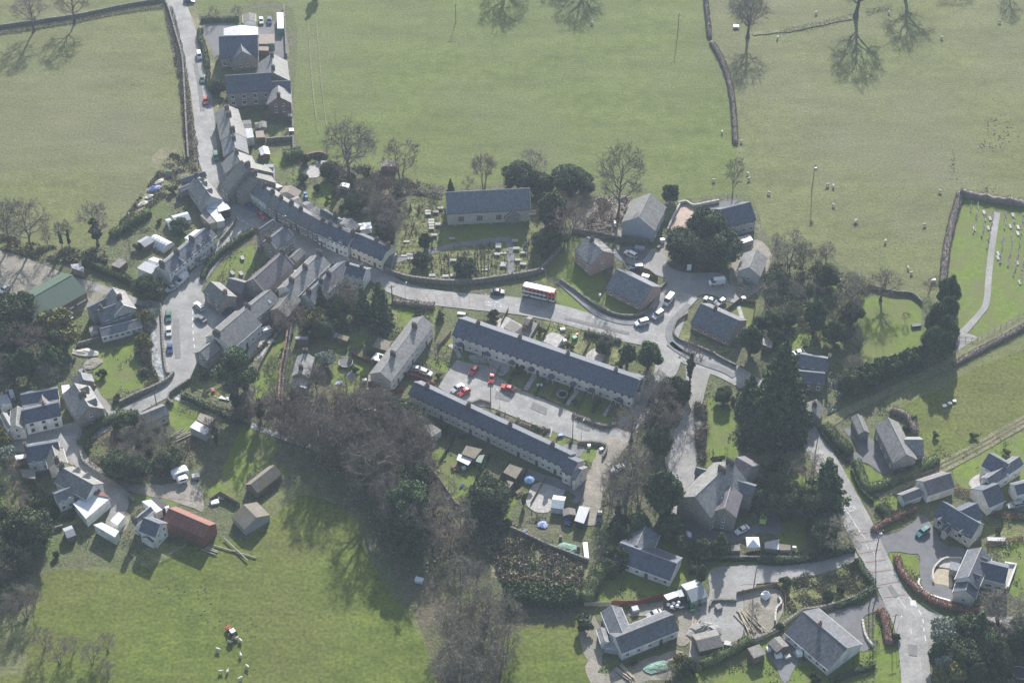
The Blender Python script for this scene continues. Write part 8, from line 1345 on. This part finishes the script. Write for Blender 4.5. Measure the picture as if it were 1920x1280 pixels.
def tractor(label, fr, p, ang, m):
    q = P(fr, p).xy; r = thing('tractor', label, 'tractor', (q.x, q.y, _Z[0]), ang); r.scale = (.86, .86, .86); obj('bonnet', MB().box((1.1, 0, .8), (1.8, .8, .75), 0, 0, .9).mesh('bonnet', m), r); obj('cab', MB().box((-.5, 0, .9), (1.5, 1.5, 1.5), 0, 0, .85).mesh('cab', 'glass'), r); obj('cab_roof', MB().box((-.5, 0, 2.4), (1.5, 1.5, .14)).mesh('cab_roof', 'plastic_white' if m == 'tractor_red' else m), r)
    for y in (-.85, .85):
        w = obj('wheel', MB().tube([(0, -.22, 0), (0, .22, 0)], .8, 16).mesh('wheel', 'tyre'), r, (-.7, y, .8)); obj('rim', MB().tube([(0, -.24, 0), (0, .24, 0)], .4, 10).mesh('rim', m), w); w = obj('wheel', MB().tube([(0, -.15, 0), (0, .15, 0)], .5, 14).mesh('wheel', 'tyre'), r, (1.5, y * .9, .5)); obj('rim', MB().tube([(0, -.17, 0), (0, .17, 0)], .25, 10).mesh('rim', m), w)
    obj('loader_arm', MB().box((2.0, .5, .9), (1.6, .14, .16)).box((2.0, -.5, .9), (1.6, .14, .16)).box((2.9, 0, .3), (.5, 1.6, .6)).mesh('loader_arm', m), r); return r
tractor('tractor with a white cab roof among the sheep on the low field', 18, (1610, 850), 2.2, 'tractor_red'); tractor('green tractor with a loader beside the grey tin shed', 14, (545, 905), -1.3, 'tractor_green')
q = P(14, (480, 920)).xy; fb = thing('flatbed_trailer', 'flatbed trailer loaded with white sacks behind the green tractor', 'trailer', (q.x, q.y, _Z[0]), .25); obj('bed', MB().box((0, 0, .7), (6.5, 2.4, .2)).mesh('bed', 'metal_dark'), fb)
for x in (-1.2, .2):
    for y in (-.95, .95): obj('wheel', MB().tube([(x, y - .15, .4), (x, y + .15, .4)], .4, 12).mesh('wheel', 'tyre'), fb)
for i, (x, y) in enumerate(((-2, .5), (-.6, .6), (.8, .5), (-1.4, -.5), (.1, -.5))): obj('sack', MB().ball((0, 0, .4), (.55, .5, .5), nu=8, nv=5).mesh('sack', 'plastic_white'), None, (q.x + x * .97 - y * .25, q.y + y + x * .25, _Z[0] + .85), 0, label='white builders sack on the flatbed trailer', category='sack', group='white sacks on the flatbed trailer')
# ================================================================== POLES AND LAMPS
for lb, fr, p, h, kw in [('telegraph pole on the bend beside the triangular lawn', 3, (538, 830), 8, {}), ('telegraph pole at the parking area wall', 11, (299, 838), 9, {}), ('telegraph pole standing in the open parking area', 10, (925, 790), 9, {}), ('transformer pole alone in the sheep field', 19, (762, 1040), 11, dict(trans=True)), ('telegraph pole at the top of the green field', 19, (30, 200), 10, {}), ('telegraph pole near the top edge of the green field', 20, (869, 108), 8, {}),
        ('pole with a fallen looking stay in the rough garden', 6, (1410, 540), 8, {}), ('tall pole beside the gravel drive', 14, (852, 828), 9, dict(arm=False)), ('tall telegraph pole above the driveway mouth', 16, (832, 708), 10, {}), ('second pole beside the tall telegraph pole', 16, (802, 690), 8, dict(arm=False)), ('telegraph pole on the lawn of the lower road', 16, (968, 870), 8, {}), ('telegraph pole at the forecourt entrance', 16, (852, 300), 10, dict(trans=True)), ('telegraph pole beside the road below the stone lodge', 15, (388, 665), 9, dict(arm=False)), ('wooden pole behind the outbuilding hedge', 15, (955, 795), 5, dict(arm=False)), ('wooden pole in the stream paddock', 17, (415, 100), 7, {}), ('wooden pole behind the caravan mound', 17, (345, 320), 6, dict(arm=False)), ('pole at the corner of the church road wall', 7, (58, 1000), 7, {}), ('pole by the dirt lane end', 11, (740, 860), 6, dict(arm=False)), ('pole on the lane below the parapet wall', 12, (940, 320), 7, dict(arm=False)), ('pole in front of the junction shop', 5, (1085, 610), 7, {}), ('pole leaning beside the pavement of the estate', 0, (1103, 640), 6, dict(arm=False)), ('pole in the waste ground above the western wall', 3, (185, 200), 6, dict(arm=False)), ('pole beside the walled road at the top terrace', 3, (292, 215), 5, dict(arm=False)), ('pole on the allotment behind the green barn', 5, (875, 300), 8, {})]:
    pole(lb, fr, p, h, **kw)
for lb, fr, p in [('street lamp on the main road below the churchyard wall', 7, (152, 985)), ('street lamp at the edge of the roadside gardens', 11, (434, 215)), ('street lamp behind the double decker bus', 7, (1142, 880)), ('street lamp in the parking area', 10, (985, 790)), ('street lamp on the lower side of the parking area', 11, (352, 830)), ('street lamp beside the high street pavement', 3, (925, 690)), ('street lamp on the verge of the lower road', 16, (1000, 880))]: lamp(lb, fr, p, 6, random.uniform(0, 3))
# ================================================================== SHEEP
for p in [(785, 78), (575, 212), (1786, 124), (1470, 212), (273, 728), (378, 778), (413, 955), (419, 982), (226, 990), (527, 1058), (848, 1015), (879, 1022), (880, 1126), (1461, 1050), (1003, 1210), (1183, 75), (205, 100)]: sheep(19, p, 'white sheep grazing on the big eastern field', 'sheep of the eastern field')
for p in [(624, 235), (1016, 255), (791, 350), (921, 500), (940, 530)]: sheep(9, p, 'white sheep grazing below the transformer pole', 'sheep below the transformer pole')
for p in [(1590, 905), (1665, 895), (1510, 958), (1668, 997), (1712, 1075), (1530, 1110), (1576, 1110), (1667, 1158), (1640, 880)]: sheep(18, p, 'sheep gathered around the tractor on the low field', 'sheep gathered round the tractor')
sheep(20, (1532, 118), 'lone white sheep under the shadow of the field oak', None)
# ================================================================== GARDEN THINGS
trampoline('large round trampoline on the lawn with toys', 6, (1097, 938), 2.1); trampoline('dark trampoline half hidden below the red fence', 10, (40, 775), 1.9); trampoline('small round trampoline in the upper terrace garden', 10, (1405, 725), 1.4); trampoline('blue edged trampoline in the low terrace garden', 11, (235, 585), 1.5); trampoline('round trampoline at the bottom corner plantation', 16, (1885, 1170), 2.0)
q = P(14, (845, 632)).xy; mq = thing('marquee', 'square white marquee in the manor yard', 'marquee', (q.x, q.y, _Z[0])); obj('canopy', MB().add([(-1.8, -1.8, 2.2), (1.8, -1.8, 2.2), (1.8, 1.8, 2.2), (-1.8, 1.8, 2.2), (0, 0, 3.3), (-1.8, -1.8, 1.95), (1.8, -1.8, 1.95), (1.8, 1.8, 1.95), (-1.8, 1.8, 1.95)], [(0, 1, 4), (1, 2, 4), (2, 3, 4), (3, 0, 4), (5, 6, 1, 0), (6, 7, 2, 1), (7, 8, 3, 2), (8, 5, 0, 3)]).mesh('canopy', 'plastic_white'), mq)
for x in (-1.75, 1.75):
    for y in (-1.75, 1.75): obj('leg', MB().tube([(x, y, 0), (x, y, 2)], .04, 6).mesh('leg', 'metal_grey'), mq)
q = P(13, (808, 480)).xy; pr_ = thing('parasol', 'blue parasol on the terrace patio', 'parasol', (q.x, q.y, _Z[0])); mb = MB(); mb.v = [(0, 0, 2.7)] + [(1.5 * math.cos(i * .785), 1.5 * math.sin(i * .785), 2.15) for i in range(8)]; mb.f = [(0, 1 + i, 1 + (i + 1) % 8) for i in range(8)]; mb.m = [0] * 8; obj('canopy', mb.mesh('canopy', 'plastic_blue'), pr_); obj('pole', MB().tube([(0, 0, 0), (0, 0, 2.7)], .03, 6).mesh('pole', 'timber'), pr_)
table('picnic table beside the thin upright conifer', 13, (745, 530), .7); table('yellow picnic table in the dark conifer garden', 5, (280, 995), .3, 'timber_pale'); table('red timber bench table in the lower terrace garden', 13, (360, 375), .6); table('timber table in the gravel yard near the road', 14, (1060, 1145), .3, 'timber_pale')
sheet_heap('green tarpaulin spread beside the allotment wall', 'tarpaulin', 13, (1040, 855), 3.2, .5, 'tarp_green', ang=-.4); sheet_heap('blue and white sheeting on the bare allotment', 'tarpaulin', 13, (885, 718), 1.5, .4, 'tarp_blue', asp=.9); sheet_heap('blue plastic sheet against the allotment wall', 'tarpaulin', 13, (775, 760), 1.3, .4, 'tarp_blue'); sheet_heap('green and white tarpaulin below the new white house', 'tarpaulin', 14, (395, 1205), 4.2, .5, 'tarp_green', asp=.45, ang=.2); sheet_heap('blue slide toy on the allotment grass', 'toy', 13, (402, 485), 1.3, .5, 'plastic_blue', asp=.35, ang=1.1); sheet_heap('grey gravel heap beside the orange timber lodge', 'gravel heap', 14, (615, 1035), 4.4, 1.8, 'gravel', asp=.75, ang=.2); sheet_heap('white wrapped bundle on the gravel yard', 'bundle', 14, (910, 865), 1.6, 1.8, 'plastic_white', asp=.8)
sheet_heap('blue tarpaulin over goods beside the western field', 'tarpaulin', 1, (865, 1065), 2.8, .9, 'tarp_blue', asp=.5, ang=.6); sheet_heap('green sheeting at the end of the western strip', 'tarpaulin', 1, (942, 975), 1.8, .8, 'tarp_green', asp=.6); sheet_heap('white bags dumped along the western strip', 'bags', 1, (840, 1110), 1.6, .6, 'plastic_white', asp=.5, ang=.6); sheet_heap('pale rubble pile along the western strip', 'rubble', 1, (800, 1150), 2.2, .5, 'stone_light', asp=.5, ang=.8); sheet_heap('pale stone pile along the western strip', 'rubble', 1, (895, 1025), 2.2, .4, 'stone_light', asp=.5, ang=.8); sheet_heap('pink sheet lying below the pine', 'sheet', 6, (190, 1108), 1.3, .3, 'brick_pink'); sheet_heap('blue toys scattered on the trampoline lawn', 'toys', 6, (1135, 1005), 1.4, .4, 'tarp_blue', asp=.7); sheet_heap('violet paddling mat on the trampoline lawn', 'mat', 6, (1050, 1062), 1.3, .12, 'tarp_blue', asp=.5)
logs('pale timber beams stacked on the gravel yard', 14, (820, 985), 6, 8.5, -1.05); logs('second stack of pale beams beside the first', 14, (860, 990), 5, 8, -1.15); logs('boards lying at the foot of the new white house', 14, (240, 1235), 5, 6, -.95); sheet_heap('heap of pale rubble and boards in the paddock plot', 'rubble heap', 5, (570, 930), 4.5, .5, 'stone_light', asp=.4, ang=-.1); sheet_heap('spread of broken stone beside the grass path', 'rubble heap', 5, (620, 1000), 3, .4, 'dirt', asp=.8); logs('scattered timber on the building plot', 8, (320, 570), 5, 5, .2, spread=2); logs('timber poles lying in the farm paddock', 17, (620, 890), 2, 14, -.6, 'timber_grey', 1.2); logs('pale planks along the path of the new white house', 14, (560, 1010), 3, 6, 1.2)
logs('stack of grey boards beside the stream shed', 17, (300, 230), 5, 5, .6, 'timber_grey', 1.5); logs('broken fence timber in the farm paddock', 17, (480, 890), 3, 5, -.5, 'timber_grey', 1.4); logs('plank litter in the junk yard of the small rendered house', 8, (1150, 920), 5, 4, -.5, 'timber_pale', 1.6)
for lb, cat, fr, p, d, ang, m in [('ruined brick hut without a roof behind the great oak', 'hut', 4, (605, 420), (5.4, 3.2, 2.2), 0, 'brick_old'), ('orange generator in the junk yard', 'generator', 8, (1118, 888), (1.6, 2.2, 1.4), .1, 'timber_pale'), ('white signboard below the yew clump', 'signboard', 8, (828, 815), (1.4, .3, 2.2), .1, 'plastic_white'), ('skip filled with rubble in the brick house yard', 'skip', 8, (545, 700), (3.0, 1.7, 1.1), -.2, 'metal_grey'), ('white tank on the wall of the small rendered house', 'tank', 8, (1140, 985), (1.4, 1.2, 1.0), .3, 'plastic_white'), ('green bin in the junk yard', 'bin', 8, (1170, 895), (.8, .8, 1.0), .2, 'plastic_green'), ('grey topped cabinet beside the bungalow garden', 'cabinet', 8, (1140, 1165), (1.8, 1.5, 1.3), .2, 'tin_white'),
        ('white rectangular pond tray in the black fenced plot', 'tray', 12, (1290, 905), (2.2, 1.6, .4), .3, 'plastic_white'), ('cream rectangular tray in the black fenced plot', 'tray', 12, (1328, 878), (1.7, 1.4, .4), .2, 'timber_pale'), ('small cart with white goods beside the caravans', 'cart', 12, (1175, 755), (2.0, 1.6, .9), .3, 'metal_grey'), ('white feed trough in the wood clearing', 'trough', 13, (148, 1058), (2.2, 1.4, 1.0), -.3, 'tin_white'), ('upright black oil drum on the allotment', 'drum', 13, (1102, 865), (.9, .9, 1.4), 0, 'metal_dark'), ('brown barrel on the allotment', 'barrel', 13, (995, 800), (.9, .9, 1.0), 0, 'brick_old'), ('long white cold frame beside the allotment lane', 'cold frame', 13, (1147, 880), (1.3, 5.6, .5), .05, 'tin_white'), ('grey flat roofed hide at the leyland hedge', 'hide', 13, (955, 1125), (3.2, 2.2, 1.8), .5, 'felt'), 
        ('white freezer below the felt topped shed', 'freezer', 13, (415, 385), (1.3, .9, .9), .4, 'tin_white'), ('blue crate in the lower terrace garden', 'crate', 11, (225, 825), (1.6, 1.0, .5), .2, 'car_lblue'), ('white garden seat in the upper terrace garden', 'seat', 10, (1250, 655), (1.6, .9, .5), .2, 'plastic_white'), ('blue bench in the upper terrace garden', 'bench', 10, (1320, 610), (1.6, .7, .5), .1, 'car_lblue'), ('white round topped bin on the lower terrace lawn wall', 'bin', 11, (398, 892), (.9, .9, .8), 0, 'plastic_white'), ('second white bin on the lower terrace lawn wall', 'bin', 11, (472, 910), (1.1, .8, .6), .5, 'plastic_white'), ('wheelie bin behind the trampoline garden wall', 'bin', 10, (110, 690), (.7, .7, 1.1), .1, 'plastic_blue'), ('white freezer behind the short terrace', 'freezer', 10, (85, 630), (1.2, 1.0, 1.1), .3, 'plastic_white'),
        ('light blue summer hut under the wooded bank', 'hut', 6, (710, 1195), (1.8, 1.5, 1.6), .1, 'car_lblue'), ('white water tank in the wooded stream garden', 'tank', 6, (355, 1120), (1.6, 1.4, 1.3), .2, 'tin_white'), ('folded white door lying by the stream', 'board', 6, (290, 1165), (3.0, 1.1, .12), -.3, 'plastic_white'), ('green box trailer behind the white walled cottage', 'trailer', 6, (570, 720), (2.6, 1.8, 1.4), .4, 'tin_white'), ('concrete plinth in the yard of the white walled cottage', 'plinth', 6, (598, 790), (2.4, 1.8, .5), .4, 'paving'), ('red post box shaped bin in the long house yard', 'bin', 6, (512, 835), (.7, .7, 1.0), 0, 'brick'), ('white satellite dish stand in the manor yard', 'dish stand', 14, (1045, 645), (1.0, .6, 1.4), 0, 'plastic_white'), ('digger bucket heap by the silver saloon', 'digger bucket', 14, (283, 935), (1.8, 1.6, 1.0), .3, 'metal_grey'),
        ('white hutch on the lawn behind the big white bungalow', 'hutch', 16, (85, 995), (1.5, 1.2, .8), .2, 'plastic_white'), ('white garden table behind the big white bungalow', 'garden table', 16, (150, 1040), (1.8, 1.5, .8), .2, 'plastic_white'), ('small white playhouse behind the big white bungalow', 'playhouse', 16, (298, 1030), (1.6, 1.4, 1.4), .1, 'plastic_white'), ('stacked pots beside the garden table', 'pots', 16, (215, 1050), (1.6, 1.0, .7), .4, 'stone_light'), ('white signpost top at the low pasture', 'salt block', 15, (1130, 372), (1.2, .9, .3), .3, 'plastic_white'), ('second white feed block on the low pasture', 'feed block', 15, (1160, 358), (1.1, .9, .3), .2, 'plastic_white'), ('third white feed block on the low pasture', 'feed block', 15, (1186, 345), (1.0, .8, .3), .1, 'plastic_white'), ('white trough in the small sheep pen', 'trough', 9, (1065, 575), (1.5, .9, .7), .4, 'plastic_white'), ('white feed trough by the leaning field oak', 'trough', 19, (349, 152), (2.0, 1.6, .6), 0, 'plastic_white'), ('small boat on the grass above the newest house', 'boat', 16, (1720, 210), (5.0, 1.4, .7), -.03, 'metal_grey'),
        ('grey skip in the orange lodge yard', 'skip', 14, (728, 1102), (2.0, 1.4, .9), -.3, 'metal_grey'), ('white propane tank by the manor', 'tank', 14, (540, 455), (1.0, 2.0, 1.0), .2, 'plastic_white'), ('stone well ring in the gravel yard', 'well', 14, (683, 925), (1.6, 1.6, .9), .5, 'stone'), ('scaffold frame on the porch of the new white house', 'scaffold', 14, (175, 1120), (4.0, 3.0, 1.6), -.2, 'tin_grey'), ('iron bench on the oval lawn edge', 'bench', 9, (968, 830), (3.0, 1.4, .5), .2, 'metal_dark'), ('white builders bag beside the new grey house', 'builders bag', 8, (405, 560), (.9, 1.6, 1.4), .1, 'plastic_white'), ('pallet stack beside the new grey house', 'pallet stack', 8, (375, 570), (1.2, 1.0, .6), .1, 'timber_pale'), ('cement mixer by the courtyard bend', 'cement mixer', 8, (675, 655), (1.4, 1.2, 1.2), .3, 'tin_white'), ('wheelbarrow beside the cement mixer', 'wheelbarrow', 8, (655, 690), (1.4, .8, .7), .9, 'brick_old'), ('glass cold frame in the bungalow yard', 'cold frame', 8, (580, 855), (2.4, 1.4, .7), -.4, 'glass_light'), ('white bin by the estate pavement', 'bin', 8, (318, 965), (.7, .7, .9), 0, 'plastic_white'), ('white garden stone by the corner bungalow', 'garden stone', 8, (1100, 1200), (.6, .6, .6), 0, 'plastic_white'),
        ('red chair in a roadside garden', 'chair', 11, (325, 225), (.8, .7, .7), .3, 'car_red'), ('green playset in a roadside garden', 'playset', 11, (312, 245), (1.4, 1.2, .9), .6, 'plastic_green'), ('white cushion seat in a roadside garden', 'seat', 11, (240, 190), (1.4, .9, .5), .1, 'plastic_white'), ('white garden chest in a roadside garden', 'chest', 11, (255, 260), (1.1, .9, .6), .4, 'plastic_white'), ('white painted board by the upper hedge', 'board', 7, (547, 1090), (2.4, .9, .25), -.15, 'plastic_white'), ('blue roller bin behind the street row', 'bin', 3, (1100, 455), (1.0, .9, 1.0), .2, 'plastic_blue'), ('blue water butt in the back garden', 'water butt', 4, (45, 595), (1.0, 1.0, 1.0), 0, 'plastic_blue'), ('pale hen house in the gardens behind the row', 'hen house', 4, (440, 705), (2.6, 1.8, 1.2), .3, 'timber_pale'), ('blue yard toy by the pony field', 'toy', 12, (1280, 240), (1.0, .9, .5), .1, 'car_red')]:
    boxy(lb, cat, fr, p, d, ang, m, lid='felt' if cat in ('hut', 'hen house', 'hide') else None)
# ================================================================== HAZE
hz = MB().box((0, 0, -1.5), (8100, 8100, CAM_H + 7)); hm = bpy.data.materials.new('haze'); hm.use_nodes = True; ht = hm.node_tree; ht.nodes.clear()
ho = ht.nodes.new('ShaderNodeOutputMaterial'); hv = ht.nodes.new('ShaderNodeVolumePrincipled'); hv.inputs['Density'].default_value = HAZE; hv.inputs['Color'].default_value = (.66, .79, 1.0, 1); hv.inputs['Anisotropy'].default_value = .2
ht.links.new(hv.outputs[0], ho.inputs['Volume'])
obj('haze', hz.mesh('haze', hm), kind='stuff', label='pale blue spring haze lying over the whole valley', category='haze')
